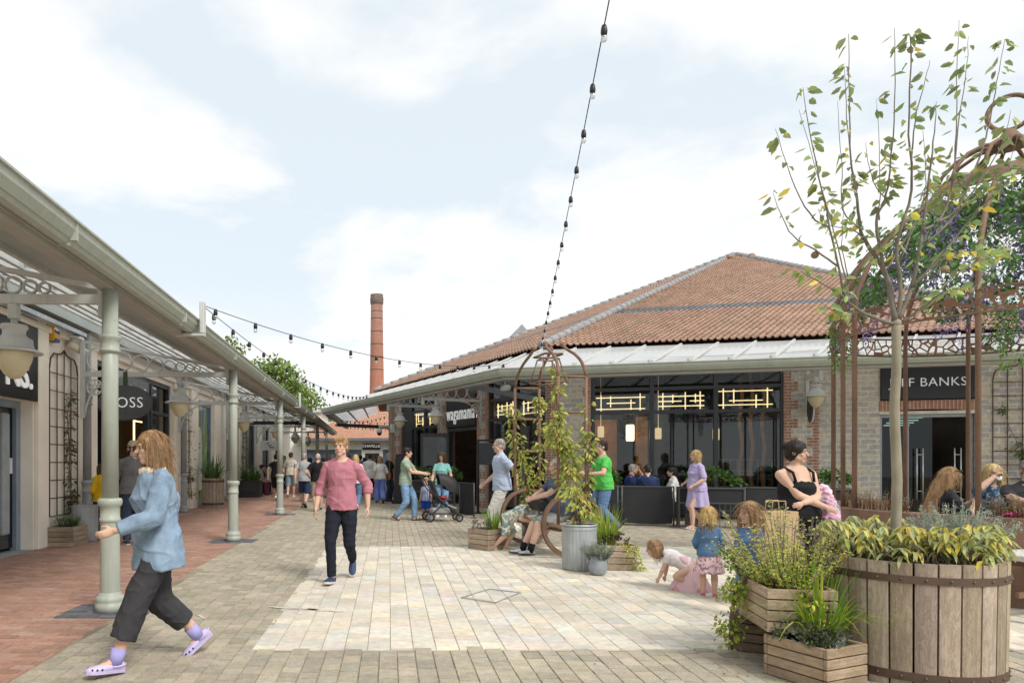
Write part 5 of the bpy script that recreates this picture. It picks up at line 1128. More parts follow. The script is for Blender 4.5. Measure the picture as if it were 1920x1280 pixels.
for px, py in ((1375, 497), (1411, 494)):
    f_ = .885; p = C1.lerp(C2, .5) ; X = at(px, 28.6); u_ = (C2 - C1).normalized()
    mid = C1 + (C2 - C1) * ((X - C1).dot(u_) / (C2 - C1).length); ba = AP.lerp(C1 + u_ * (AP - C1).dot(u_), .09); pp = ba + u_ * (-.6 if px < 1400 else .35); q.ball(pp - W1 + Vector((0, 0, .12)), .16, 12, 8, sc=(1, 1, .7))
q.build('roof_vent', M('clay vent', (.35, .2, .14), .8), pv)
q = MB(); p = C0.lerp(AP, .40) - W1; q.add([p + Vector(v) for v in ((-.9, .3, -.3), (.9, .9, -.3), (0, .6, .62), (-.9, 2.3, -.3), (.9, 2.9, -.3), (0, 2.6, .62))], [[0, 1, 2], [3, 5, 4], [0, 2, 5, 3], [1, 4, 5, 2]]); q.build('roof_dormer', GREY, pv)
# ---- lower glazed canopy round the pavilion
g1 = Vector((2.72, 16.3, 3.48)); gA = g1 + (AM.to_3x3() @ Vector((1, 0, 0))) * 14; gB = Vector((-2.72, 28.8, 3.48)); gC = Vector((-2.6, 41, 3.48))
pc = thing('canopy', 'glazed lean-to canopy with pale gutter round the stone pavilion', 'canopy', W1, 0)
GPR = [(0, 0), (.06, -.03), (.11, -.015), (.125, .02), (.14, .025), (.175, .09), (.18, .14), (.2, .145), (.2, .165), (.165, .165), (.16, .10), (.12, .04), (.02, .03), (.02, .165), (0, .165)]
def sweep_prof(prof, pts, mat, name, par):
    vs = []; n = len(prof); K = len(pts); pts = [Vector(p) for p in pts]
    for k in range(K):
        d0 = (pts[k] - pts[k - 1]).normalized() if k > 0 else None; d1 = (pts[k + 1] - pts[k]).normalized() if k < K - 1 else None
        n0 = [Vector((d.y, -d.x, 0)) for d in (d0, d1) if d is not None]; nn = sum(n0, Vector()) / len(n0); nn = nn / nn.length_squared if len(n0) == 2 else nn
        for x, z in prof: vs.append(pts[k] + nn * x + Vector((0, 0, z)))
    fs = [[k * n + j, (k + 1) * n + j, (k + 1) * n + (j + 1) % n, k * n + (j + 1) % n] for k in range(K - 1) for j in range(n)] + [list(range(n))[::-1], [(K - 1) * n + j for j in range(n)]]
    q = MB(); q.add(vs, fs); return q.build(name, mat, par, world=True)
line = [gC, gB, g1, gA]
sweep_prof(GPR, line, GREEN, 'gutter', pc); sweep_prof([(-.16, -.09), (0.02, -.09), (.02, -.03), (-.003, -.02), (-.003, .15), (-.16, .15)], line, M('beam underside'), 'edge_beam', pc)
D0 = C0 + Vector((0, 12, 0)); inner = [D0, C0, C1, C2 + (C2 - C1).normalized() * 3]
q = MB(); oz = Vector((0, 0, .17)); iz = Vector((0, 0, -.09)); gl = [p + oz for p in line]; il = [p + iz for p in inner]
q.add(gl + il, [[0, 1, 5, 4], [1, 2, 6, 5], [2, 3, 7, 6]])
mm, nt, b = nodes_of('clear canopy sheet'); b.inputs['Base Color'].default_value = (.85, .88, .9, 1); b.inputs['Roughness'].default_value = .12
t = N(nt, 'ShaderNodeBsdfTranslucent'); t.inputs[0].default_value = (.8, .83, .85, 1); mx = N(nt, 'ShaderNodeMixShader'); mx.inputs[0].default_value = .4; L(nt, b.outputs[0], mx.inputs[1]); L(nt, t.outputs[0], mx.inputs[2]); L(nt, mx.outputs[0], [n for n in nt.nodes if n.type == 'OUTPUT_MATERIAL'][0].inputs[0])
q.build('glazing', mm, pc, world=True)
q = MB()
for k in range(3):
    a0, a1, b0, b1 = gl[k], gl[k + 1], il[k], il[k + 1]; n = int((a1 - a0).length / .78)
    for j in range(1, n + 1):
        u = j / n
        if k == 2 and u > .93: continue
        pa, pb = a0.lerp(a1, u), b0.lerp(b1, u); q.bar(pa + Vector((0, 0, .015)), pb + Vector((0, 0, .015)), .045, .05); q.box(pa + Vector((0, 0, .05)), (.09, .09, .06))
q.build('glazing_bar', LIGHTG, pc, world=True)
q = MB()
for t_ in (.35, .7):
    for k in range(3): q.bar(gl[k].lerp(il[k], t_) - Vector((0, 0, .07)), gl[k + 1].lerp(il[k + 1], t_) - Vector((0, 0, .07)), .06, .08)
q.bar(g1 + Vector((0, 0, 0)), C1 + Vector((0, 0, -.25)), .14, .2); q.bar(gB, C0 + Vector((0, 0, -.25)), .14, .2)
q.build('purlin', GREY, pc, world=True)
TA, TBm = at(886, 18.7, 3.50), at(1012, 18.25, 3.08)
u = thing('tie_beam', 'dark grey tie beam under the pavilion canopy near its corner', 'beam', TA, 0); q = MB(); q.bar((0, 0, 0), TBm - TA, .12, .14); q.build('bar', M('slate grey steel', (.13, .15, .18), .4), u); q = MB(); q.box((-.02, 0, .03), (.2, .2, .3), bev=.01); q.build('end_box', M('slate grey steel'), u)
u = thing('cross_beam', 'dark square beam under the far end of the pavilion canopy', 'beam', Vector((-2.3, 29.6, 3.02)), 0); q = MB(); q.bar((0, 0, 0), (2.6, .3, -.1), .1, .14); q.build('bar', BLACK, u)
RB = ['ring bracket of the cafe canopy, on the pier right of the door', 'ring bracket of the cafe canopy, on the pier left of the door', 'ring bracket on the brick pier beside the round blade sign']
RL = ['hanging lamp in front of the wagamama sign', 'hanging lamp left of the cafe door', 'hanging lamp on the brick pier left of the JEFF BANKS wall']
for k, (p, rz, Lb) in enumerate(((Bw(-3.9, -.03, 3.28), BRZ - PI / 2, 2.0), (Bw(-6.8, -.03, 3.28), BRZ - PI / 2, 2.0), (Aw(6.0, -.03, 3.42), ARZ - PI / 2, .95))):
    b_ = thing('ring_bracket', RB[k], 'bracket', p, rz, 'ring brackets of the pavilion'); ring_bracket(b_, Lb, LIGHTG, k < 2)
    d = Matrix.Rotation(rz, 3, 'Z') @ Vector((1, 0, 0)); copy_tree(hl, RL[k], p + d * (1.58 if k < 2 else .62), 0)['group'] = 'hanging lamps of the pavilion'
cc = thing('cctv_camera', 'white dome CCTV camera on an arm at the far brick pier', 'camera', Bw(-11.4, 0, 2.75), BRZ); q = MB(); q.tube([(0, -.003, 0), (0, -.25, .08), (-.3, -.5, .1), (-.3, -.5, .0)], .03, 8); q.bx(-.12, .1, -.1, -.003, -.15, .2); q.build('arm', WHITE, cc); q = MB(); q.lathe([(.02, .03), (.11, 0), (.115, -.14), (.11, -.15)], (-.3, -.5, 0)); q.build('hood', WHITE, cc); q = MB(); q.ball((-.3, -.5, -.17), .1, 14, 10); q.build('dome', M('smoked dome', (.03, .03, .035), .1), cc)
sp_ = thing('spotlight', 'pale spotlight under the canopy corner', 'light', g1 + Vector((.2, .9, -.15)), 0); q = MB(); q.tube([(0, 0, .1), (0, 0, 0)], .015, 6); q.tube([(-.1, -.05, -.06), (.1, .08, -.02)], [.06, .08], 12); q.build('lamp_head', LIGHTG, sp_)
# ------------------------------------------------------------------ cafe terrace
HEDGE = [(.07, .17, .03), (.10, .22, .04), (.05, .12, .025), (.14, .28, .06)]
FRM = M('terrace frame', (.075, .08, .085), .45, 0, .12, 5.)
CLOTHB = M('black barrier cloth', (.022, .023, .026), .75, 0, .2, 3., bmp=.25)
def cafe_planter(label, hlabel, M_, x0, x1, y, hedge=True, n=700):
    W = x1 - x0; p = M_ @ Vector(((x0 + x1) / 2, y, 0)); rz = M_.to_euler().z; r = thing('terrace_planter', label, 'planter', p, rz, 'planters round the cafe terrace')
    q = MB(); q.bx(-W / 2 + .03, W / 2 - .03, -.16, .16, .56, .86); q.build('trough', CLOTHB, r); q = MB(); q.bx(-W / 2 + .05, W / 2 - .05, -.14, .14, .865, .87); q.build('soil', SOIL, r)
    for sx in (-1, 1):
        for sy in (-1, 1): q = MB(); q.box((sx * (W / 2 - .015), sy * .165, .44), (.035, .035, .88)); q.build('leg', FRM, r)
    q = MB(); q.bx(-W / 2, W / 2, -.185, -.165, .85, .885); q.bx(-W / 2, W / 2, .165, .185, .85, .885); q.bx(-W / 2, W / 2, -.18, -.16, .53, .56); q.bx(-W / 2, W / 2, -.18, -.16, .02, .05)
    q.build('rail', FRM, r)
    q = MB()
    for u in (.12, .3, .42, .62, .7, .78, .88): q.bx(-W / 2 + W * u, -W / 2 + W * u + .012, -.176, -.164, .05, .53)
    for z, a, b in ((.2, .12, .5), (.38, .3, .9), (.28, .6, .9)): q.bx(-W / 2 + W * a, -W / 2 + W * b, -.176, -.164, z, z + .012)
    q.bx(-W / 2 + .1 * W, -W / 2 + .3 * W, -.16, -.15, .06, .3); q.build('lattice', FRM, r)
    if hedge:
        f, s = shrub(W * .5, .26, .42, n, .085, HEDGE, .0, stems=16, wr=.42); plant(hlabel, M_ @ Vector(((x0 + x1) / 2, y, .86)), f, s, 'hedge_plant', 'box hedges of the cafe terrace', rz)
    return r
def barrier(label, M_, x0, x1, y, text=None):
    W = x1 - x0; r = thing('barrier_screen', label, 'barrier', M_ @ Vector(((x0 + x1) / 2, y, 0)), M_.to_euler().z, 'barrier screens of the cafe terrace')
    for sx in (-1, 1): q = MB(); q.tube([(sx * W / 2, 0, .0), (sx * W / 2, 0, .9)], .018, 8); q.lathe([(.1, 0), (.1, .015), (0, .02)], (sx * W / 2, 0, 0)); q.build('post', FRM, r)
    q = MB(); n, m_ = 14, 8; vs = [(-W / 2 + .03 + (W - .06) * i / n, .012 * math.sin(i * 1.1 + j * .5) * (j / m_), .87 - (.80 * j / m_) - .02 * math.sin(PI * i / n) * (1 if j == m_ else 0)) for j in range(m_ + 1) for i in range(n + 1)]
    q.add(vs, [[j * (n + 1) + i, (j + 1) * (n + 1) + i, (j + 1) * (n + 1) + i + 1, j * (n + 1) + i + 1] for j in range(m_) for i in range(n)], None, True); cl = q.build('cloth', CLOTHB, r)
    q = MB(); q.bx(-W / 2, W / 2, -.012, .012, .87, .895); q.build('rail', FRM, r)
    if text: text_mb(text, .2, .002, .95, wall_mtx((.05, -.022, .68), (1, 0, 0), (0, -1, 0)), sx=.85).build('lettering', LETTER, cl)
YF = -2.35
cafe_planter('terrace planter behind the man in the green shirt', 'leafy hedge behind the man in the green shirt', AM, ax(1100, YF), ax(1172, YF), YF + .5)
barrier('barrier screen lettered in white behind the man in the green shirt', AM, ax(1040, YF), ax(1158, YF), YF, 'wagamama')
barrier('plain black barrier screen in front of the seated diners', AM, ax(1166, YF), ax(1263, YF), YF)
cafe_planter('terrace planter behind the woman in lilac', 'leafy hedge behind the woman in lilac', AM, ax(1270, YF), ax(1394, YF), YF, n=900)
barrier('plain black barrier screen behind the woman in the black vest', AM, ax(1397, YF), ax(1500, YF), YF)
cafe_planter('terrace planter right of the woman in the black vest', 'leafy hedge right of the woman in the black vest', AM, ax(1518, YF), ax(1600, YF), YF)
cafe_planter('terrace planter behind the man in white trousers', 'leafy hedge behind the man in white trousers', BM, -2.55, -1.1, YF + .2, n=800)
cafe_planter('terrace planter left of the cafe barrier, behind the pushchair', 'dark leafy hedge behind the woman in aqua', BM, -4.3, -2.75, YF + .25, n=800)
barrier('plain black barrier screen beside the carriage bench', BM, -.95, -.2, YF + .1)
DT = M('dark table top', (.08, .075, .07), .5)
for k, (x, y) in enumerate((((ax(1176, -1.) + ax(1266, -1.)) / 2, -.85), (3.6, -.8))):
    t = thing('cafe_table', ['dark cafe table between the two men in navy and the woman in white', 'dark cafe table behind the hedge in front of the big window'][k], 'table', Aw(x, y), ARZ, 'cafe tables'); q = MB(); q.bx(-.45, .45, -.35, .35, .72, .75, bev=.008); q.build('table_top', DT, t); q = MB(); q.tube([(0, 0, .02), (0, 0, .72)], .03, 8); q.build('pedestal', BLACK, t); q = MB(); q.lathe([(.22, 0), (.22, .015), (.03, .03)]); q.build('base', BLACK, t)
def cafe_chair(label, p, rz):
    t = thing('cafe_chair', label, 'chair', p, rz, 'cafe chairs')
    q = MB(); q.bx(-.2, .2, -.2, .2, .43, .455, bev=.008); q.build('seat', BLACK, t); q = MB(); q.tube([(-.19, .2, .62), (-.18, .23, .84), (0, .25, .86), (.18, .23, .84), (.19, .2, .62)], .014, 8); q.bx(-.18, .18, .215, .23, .64, .8); q.build('backrest', BLACK, t)
    for sx in (-1, 1):
        for sy in (-1, 1): q = MB(); q.tube([(sx * .19, sy * .19, 0), (sx * .18, sy * .18, .43 if sy < 0 else .7)], .012, 6); q.build('leg', BLACK, t)
DNX = [ax(1176, -1.0), ax(1216, -1.75), ax(1266, -1.0)]
cafe_chair('black cafe chair under the navy diner seen side-on', Aw(DNX[0], -1.0), ARZ + R(85)); cafe_chair('black cafe chair under the diner seen from behind', Aw(DNX[1], -1.6), ARZ + PI); cafe_chair('black cafe chair under the woman in white', Aw(DNX[2], -1.0), ARZ - R(85))
s = thing('pavement_sign', 'black upright pavement sign at the foot of the far brick pier', 'sign', at(757, 23.5), R(-10)); q = MB(); q.box((0, 0, .03), (.75, .5, .16), bev=.02); q.build('base', BLACK, s); q = MB(); q.add([(-.32, -.2, .11), (.32, -.2, .11), (.32, .2, .11), (-.32, .2, .11), (-.28, -.05, 1.7), (.28, -.05, 1.7), (.28, .05, 1.7), (-.28, .05, 1.7)], [[3, 2, 1, 0], [4, 5, 6, 7], [0, 1, 5, 4], [1, 2, 6, 5], [2, 3, 7, 6], [3, 0, 4, 7]]); q.build('board', BLACK, s)
s = thing('menu_stand', 'black framed menu stand by the cafe door pier', 'sign', at(920, 18.9), R(-25)); q = MB()
for sx in (-1, 1): q.bx(sx * .36 - .025, sx * .36 + .025, -.025, .025, 0, 2.05)
q.bx(-.335, .335, -.02, .02, 2.0, 2.05); q.build('frame', BLACK, s); q = MB(); q.bx(-.335, .335, -.015, .015, 1.35, 1.95); q.build('board', CHAR, s); q = MB(); q.bx(-.42, .42, -.2, .2, -.0, .03); q.build('base', BLACK, s)
s = thing('wooden_caddy', 'small pale wooden caddy on the terrace planter behind the pushchair', 'caddy', BM @ V(-2.62, YF + .22, .885), BRZ); q = MB(); q.bx(-.14, .14, -.1, .1, 0, .14, bev=.01); q.bx(-.1, .1, -.012, .012, .14, .24); q.build('box', M('pale ply', (.55, .4, .22), .6), s); q = MB(); q.lathe([(.05, 0), (.05, .004), (0, .005)], n=20); q.v = [Matrix.Rotation(PI / 2, 3, 'X') @ p + Vector((0, -.1, .08)) for p in q.v]; q.build('badge', WHITE, s)
# ------------------------------------------------------------------ carriage bench with climbing arbour
BRz = math.atan2(-.98, .196); BC = Vector((2.58, 11.1, 0))
cb = thing('arbour_bench', 'rusty carriage shaped arbour bench with two big wheel rings', 'bench', BC, BRz)
for sx in (-1, 1):
    x = sx * .86; q = MB(); q.band((x, 0, .49), (0, 1, 0), (0, 0, 1), .44, .49, .07, 64); q.band((x, 0, .49), (0, 1, 0), (0, 0, 1), .425, .49, .012, 64); q.build('wheel_ring', CORTEN, cb)
    q = MB(); q.band((x, -.42, .02), (0, 1, 0), (0, 0, 1), .47, .52, .05, 24, R(14), R(88)); q.band((x, .42, .02), (0, 1, 0), (0, 0, 1), .47, .52, .05, 24, R(92), R(166)); q.build('curved_brace', CORTEN, cb)
    for sy in (-1, 1): q = MB(); q.tube([(x, sy * .225, .4), (x, sy * .225, 2.72)], .024, 12); q.build('post', CORTEN, cb)
    for z in (2.72, 2.18, 1.62): q = MB(); q.tube([(x, -.225, z), (x, .225, z)], .02, 10); q.build('rung', CORTEN, cb)
    for sy in (-1, 1):
        q = MB(); pts = []
        for k in range(13): u = k / 12; xx = .86 + (.22 - .86) * (u ** 1.0) + .12 * math.sin(PI * min(1, u * 1.25)) * (1 - u) - .06 * math.sin(PI * u) * u; pts.append((sx * xx, sy * (.225 - .08 * u), 2.72 + .52 * (math.sin(u * PI / 2) ** .85 if u < .55 else (math.sin(.55 * PI / 2) ** .85 + (u - .55) * .75))))
        q.tube(pts, .024, 10); ar = q.build('crown_rib', CORTEN, cb); q = MB(); q.ball(pts[-1], .045, 14, 10); q.build('ball_finial', CORTEN, ar)
q = MB(); q.tube([(-.22, -.15, 3.16), (.22, -.15, 3.16)], .018, 8); q.tube([(-.22, .15, 3.16), (.22, .15, 3.16)], .018, 8); q.tube([(-.22, -.15, 3.16), (-.22, .15, 3.16)], .018, 8); q.tube([(.22, -.15, 3.16), (.22, .15, 3.16)], .018, 8); q.build('crown_frame', CORTEN, cb)
q = MB(); a, b = .13, .22
for sx, sy in ((-1, -1), (1, -1), (1, 1), (-1, 1)): q.tube([(sx * a, sy * a, 3.1), (sx * b, sy * b, 2.72)], .012, 6)
for rr, z in ((a, 3.1), (b, 2.72)): q.tube([(-rr, -rr, z), (rr, -rr, z), (rr, rr, z), (-rr, rr, z)], .012, 6, closed=True)
q.build('lantern_frame', CORTEN, cb)
q = MB()
for k in range(3): q.bx(-.82, .82, -.26 + .175 * k, -.095 + .175 * k, .45, .51, (rnd.uniform(.8, 1.),) * 3, .008)
q.build('seat', WOODX, cb); q = MB(); q.bx(-.84, .84, -.2, -.14, .39, .449); q.bx(-.84, .84, .14, .2, .39, .449); q.build('seat_rail', CORTEN, cb)
def Cw(x, y, z=0): return FR[cb.name] @ Vector((x, y, z))
VINE = [(.42, .46, .09), (.34, .42, .08), (.48, .46, .11), (.28, .36, .07), (.50, .38, .12), (.40, .46, .11)]
def vine(label, pts, n, spread, ls=.075):
    f, s = climber(pts, int(n * 1.7), ls * 1.12, VINE, spread, 3, .5); r = thing('climbing_plant', label, 'plant', pts[0], 0, 'climbers on the arbour bench'); f.build('foliage', LEAF, r, world=True); s.build('stem', TWIG, r, world=True)
TB = at(1086, 9.15)
tub('fluted zinc tub in front of the right wheel ring', TB, .222, .60, 'fluted zinc tubs')
vine('thick yellow-green vine from the zinc tub up the right side of the arbour', [TB + V(0, 0, .56), TB + V(-.02, .1, .95), Cw(.88, -.1, 1.2), Cw(.86, .0, 1.45), Cw(.88, -.22, 1.75), Cw(.86, -.24, 2.0)], 420, .17)
vine('slender vine up the back post at the right of the arbour', [Cw(.9, .25, .6), Cw(.88, .24, 1.3), Cw(.88, .25, 1.8), Cw(.88, .24, 2.35)], 150, .09)
vine('wisp of vine climbing the front right post to the crown', [Cw(.9, -.22, 1.9), Cw(.86, -.24, 2.3), Cw(.8, -.2, 2.72), Cw(.6, -.2, 2.95)], 90, .08, .07)
TL = Cw(-1.25, .28); tub('zinc tub behind the left wheel ring', TL, .2, .56, 'fluted zinc tubs')
vine('vine up the front left post of the arbour', [TL + V(0, 0, .52), Cw(-.9, .0, 1.0), Cw(-.9, -.1, 1.5), Cw(-.88, -.24, 1.9), Cw(-.86, -.25, 2.45)], 260, .14); vine('vine up the back left post of the arbour', [Cw(-.9, .22, .9), Cw(-.86, .22, 1.6), Cw(-.86, .23, 2.2), Cw(-.86, .22, 2.55)], 130, .09)
def mergef(f, *gs):
    for g in gs: o = len(f.v); f.v += g.v; f.f += [[o + i for i in x] for x in g.f]; f.c += g.c; f.sm += g.sm
    return f
def shifted(g, d): g.v = [p + Vector(d) for p in g.v]; return g
c1 = at(914, 11.32); crate('wooden crate planter left of the arbour bench', c1, .46, .46, .34, R(38), 'small crate planters')
f = mergef(grass(80, .48, G_GRASS, .1, .016, 1., .9, c=(.1, .05, 0)), shifted(shrub(.16, .18, .24, 260, .035, [(.2, .22, .1), (.25, .24, .15), (.3, .2, .28)])[0], (-.1, -.03, 0))); plant('grass and small flowering herb in the crate left of the arbour bench', c1 + V(0, 0, .29), f)
c2 = at(1152, 9.28); crate('wooden crate planter right of the zinc pot', c2, .5, .42, .33, R(-8), 'small crate planters')
f = mergef(grass(150, .62, [(.34, .46, .05), (.42, .5, .07), (.26, .4, .04)], .1, .016, .9, .9, c=(-.08, .08, 0)), shifted(shrub(.2, .15, .2, 240, .045, [(.12, .09, .06), (.1, .11, .04)])[0], (-.03, -.05, 0)))
tr, _ = climber([V(.05, -.15, .05), V(.16, -.24, .02), V(.2, -.25, -.18), V(.22, -.25, -.3)], 220, .035, [(.42, .44, .05), (.36, .42, .05)], .1, 2, .4, .8); plant('bright grass, dark sedum and trailing golden leaves in the right crate', c2 + V(0, 0, .29), mergef(f, tr))
pz = at(1121, 8.72); t = thing('zinc_pot', 'small zinc pot before the fluted tub', 'pot', pz); q = MB(); q.lathe([(.075, 0), (.1, .03), (.118, .1), (.112, .17), (.1, .205), (.125, .245), (.12, .245), (.09, .2), (0, .19)], n=32); q.build('body', M('blue zinc', (.33, .37, .41), .45, .3, .15, 7., dirt=.3), t)
q = MB(); q.tube([(-.11, 0, .22), (-.135, 0, .17), (-.11, 0, .13)], .008, 6); q.build('handle', M('blue zinc'), t); q = MB(); q.tube([(.11, 0, .22), (.135, 0, .17), (.11, 0, .13)], .008, 6); q.build('handle', M('blue zinc'), t)
plant('rounded grey green herb in the small zinc pot', pz + V(0, 0, .19), sprigs(110, .27, .2, G_GREY, .022, dens=30, lean=.9))
# ------------------------------------------------------------------ tree barrel and crates in the foreground
BCN = Vector((3.63, 4.77, 0)); barrel('big round stave barrel planter holding the young tree', BCN, .53, .80, 26, None, .975, ((.06, .13), (.84, .90)))
def pxb(px, py, dy=0.): Y = 4.8 + dy; return Vector(((px - CX) / F * Y, Y, H + (CY - py) / F * Y))
tr_ = thing('young_tree', 'slender young tree with sparse leaves in the big barrel planter', 'tree', BCN + V(-.03, 0, .74))
def limb(pts, r0, r1, mb, jit=.0):
    P_ = [Vector(p) for p in pts]; Q = []
    for i in range(len(P_) - 1):
        for j in range(4):
            t = j / 4; a = P_[max(0, i - 1)]; b = P_[i]; c = P_[i + 1]; d = P_[min(len(P_) - 1, i + 2)]
            Q.append(.5 * (2 * b + (c - a) * t + (2 * a - 5 * b + 4 * c - d) * t * t + (3 * b - a - 3 * c + d) * t ** 3) + rdir() * jit)
    Q.append(P_[-1]); n = len(Q); mb.tube(Q, [r0 + (r1 - r0) * (k / (n - 1)) ** .8 for k in range(n)], 8); return Q
q = MB(); limb([pxb(1678, 1010), pxb(1682, 900), pxb(1677, 780), pxb(1681, 690), pxb(1680, 604)], .034, .028, q, .0015); q.ball(pxb(1680, 606), .033, 10, 8); tk = q.build('trunk', BARK, tr_, world=True)
LIMBS = [  # crown mapped from the photograph: (points, depth at the tip, base radius, tip radius, leaf amount)
 ([(540,1130),(520,1010),(500,950),(440,850),(415,800),(395,650),(380,540),(372,300),(370,85)], .12, .021, .0018, 1.1), ([(402,700),(385,600),(360,330),(356,205)], .3, .006, .0014, .6), ([(418,800),(350,720),(345,560),(330,330)], -.1, .006, .0012, .5),
 ([(505,960),(470,770),(500,690),(520,580),(538,340),(536,62)], -.2, .012, .0016, 1.), ([(545,1120),(560,1000),(545,860),(600,650),(590,450),(597,140),(590,85)], -.35, .016, .0016, 1.1), ([(600,560),(612,400),(640,290),(666,180)], -.2, .006, .0012, .5),
 ([(552,1120),(600,1000),(640,800),(665,600),(682,440),(690,330)], .1, .017, .0014, .8), ([(640,800),(700,760),(735,680),(757,540),(762,330),(772,35)], .25, .011, .0016, 1.), ([(750,620),(766,430),(796,250),(806,95)], .2, .006, .0013, .6), ([(690,770),(770,710),(850,520),(882,410),(908,260),(938,105)], .35, .010, .0016, .9),
 ([(535,1140),(450,1110),(372,1060),(340,960),(290,730),(240,500),(205,280)], -.25, .015, .0016, .9), ([(330,930),(250,870),(170,820),(120,730),(95,655)], .1, .008, .0013, .8), ([(300,790),(230,740),(160,600),(104,430)], -.3, .007, .0013, .7), ([(365,1050),(290,1000),(215,960),(180,930)], .2, .006, .0013, 1.), ([(372,1060),(350,930),(270,640),(190,360)], .2, .007, .0013, .7), ([(360,1070),(365,960),(345,860),(352,700)], -.3, .006, .0012, .6),
 ([(560,1130),(640,1080),(720,1020),(830,1000),(960,950)], -.25, .010, .0014, 1.5), ([(600,1000),(700,900),(830,740),(930,640),(1010,560)], -.3, .011, .0014, 1.3), ([(650,850),(760,740),(860,600),(930,480),(960,360)], .0, .009, .0014, 1.1), ([(640,1080),(760,960),(860,900),(990,830)], .25, .007, .0013, 1.3), ([(500,950),(560,860),(620,760),(690,700),(740,640)], .3, .008, .0013, .9), ([(440,850),(390,800),(300,780),(260,720)], .3, .006, .0012, .7),
 ([(520,700),(460,620),(432,480)], -.4, .005, .0011, .4), ([(480,760),(485,560),(470,320)], .35, .005, .0011, .4), ([(600,1000),(680,940),(740,880),(830,870),(900,770)], .1, .007, .0013, 1.2), ([(560,900),(640,700),(650,560),(640,420)], .4, .006, .0012, .6), ([(830,740),(860,680),(930,620),(985,450)], -.1, .005, .0012, 1.), ([(450,1110),(400,1090),(330,1100),(240,1030)], -.1, .006, .0012, 1.)]
LIMBS = [([(1400 + x / 1.938, 20 + y / 1.938, d * (i / (len(P_) - 1)) ** 1.2) for i, (x, y) in enumerate(P_)], r0, r1, n_) for P_, d, r0, r1, n_ in LIMBS]
LIMBM = M('young limb bark', (.19, .17, .14), .9, 0, .3, 12., bmp=.3)
lf = MB(); TLF = [(.27, .33, .10), (.22, .28, .09), (.34, .38, .11), (.25, .28, .13), (.60, .52, .08), (.62, .42, .05)]; TLF = [(.30, .38, .14), (.25, .33, .13), (.36, .43, .15), (.32, .36, .19), (.64, .56, .09), (.62, .46, .06)]
for pts, r0, r1, dens in LIMBS:
    q = MB(); Q = limb([pxb(*p) for p in pts], r0, r1, q, .004)
    q.build('limb', LIMBM, tr_, world=True)
    n = len(Q); nl = int(25 * dens * max(.7, (Q[-1] - Q[0]).length))
    cl = [rnd.uniform(.3, 1.) for _ in range(5)]
    for k in range(nl):
        u = min(.999, max(.25, (rnd.choice(cl) + rnd.gauss(0, .05)) if rnd.random() < .7 else rnd.uniform(.35, 1))); i = min(n - 2, int(u * (n - 1))); p = Q[i].lerp(Q[i + 1], rnd.random()); o = rdir(-.2, .6)
        pz = p.z; c = pick(TLF[:4]) if rnd.random() < .95 - (.09 if pz < 3.2 else 0) else pick(TLF[4:]); c = tuple(x * (1.25 if pz < 3.2 else .95) for x in c)
        leaf(lf, p + o * .025, o + Vector((0, 0, -.55)) + rdir() * .35, rdir(), rnd.uniform(.045, .095), rnd.uniform(.026, .046), c, .25, .3)
for p in (pxb(1772, 503, -.1), pxb(1530, 480, .0), pxb(1722, 365, 0)): pass
lf.build('leaves', LEAF, tr_, world=True)
for p in (pxb(1772, 505, -.15), pxb(1528, 478, .05)): q = MB(); q.ball(p, .026, 12, 9); q.tube([p + V(0, 0, .02), p + V(.01, 0, .05)], .003, 5); q.build('fruit', M('russet fruit', (.28, .2, .12), .6, 0, .3, 30.), tr_, world=True)
# planting in the barrel
BZ = .74
SAGE = [(.54, .55, .16), (.48, .52, .19), (.58, .56, .15), (.40, .46, .22), (.44, .48, .26), (.46, .50, .20), (.66, .52, .09)]
f, s = MB(), MB()
for k in range(215):
    a = rnd.uniform(0, 2 * PI); r = .5 * math.sqrt(rnd.uniform(.12, 1)); p0 = V(r * .8 * math.cos(a), r * .8 * math.sin(a), 0); hgt = rnd.uniform(.14, .30); p1 = p0 + V(.12 * math.cos(a) + rnd.uniform(-.05, .05), .12 * math.sin(a), hgt)
    if (a < 1.0 or a > 5.9) and r > .2: continue
    s.tube([p0, p0.lerp(p1, .5) + rdir() * .03, p1], [.006, .004, .003], 4)
    for j in range(rnd.randint(7, 12)):
        o = rdir(-.3, .5); leaf(f, p1 + V(0, 0, -.05 * (j % 3)), o + V(0, 0, -.25), V(0, 0, 1), rnd.uniform(.045, .085), rnd.uniform(.02, .032), pick(SAGE), .75, .2)
plant('yellowing broad leaved sage round the young tree', BCN + V(0, 0, BZ), f, s, 'sage_plant')
q = MB()
for k in range(900): a = rnd.uniform(PI * .95, PI * 2.0); r = .3 + .2 * rnd.random(); p = V(r * math.cos(a), r * math.sin(a), .02); q.tube([p, p + V(rnd.uniform(-.06, .06), rnd.uniform(-.06, .06), rnd.uniform(.04, .15))], [.003, .0015], 3, vary((.10, .075, .065), .4))
t = thing('withered_stems', 'dark withered twigs under the sage in the big barrel', 'plant', BCN + V(0, 0, BZ)); q.build('twigs', M('withered twig', (.1, .08, .07), .9, attr='Col'), t)
f = shrub(.2, .1, .13, 500, .022, G_DARK, wr=.6)[0]; plant('low dark green cushion at the front of the big barrel', BCN + V(-.04, -.38, BZ), f)
plant('silvery grey cotton lavender on the right of the big barrel', BCN + V(.37, .03, BZ), sprigs(280, .46, .24, [(.42, .46, .36), (.36, .42, .33), (.46, .5, .42)], .02, dens=34, lean=.8))
plant('silvery grey herb at the back of the big barrel', BCN + V(-.12, .34, BZ), sprigs(110, .32, .26, [(.40, .44, .36), (.36, .4, .33)], .02, dens=28, lean=.7))
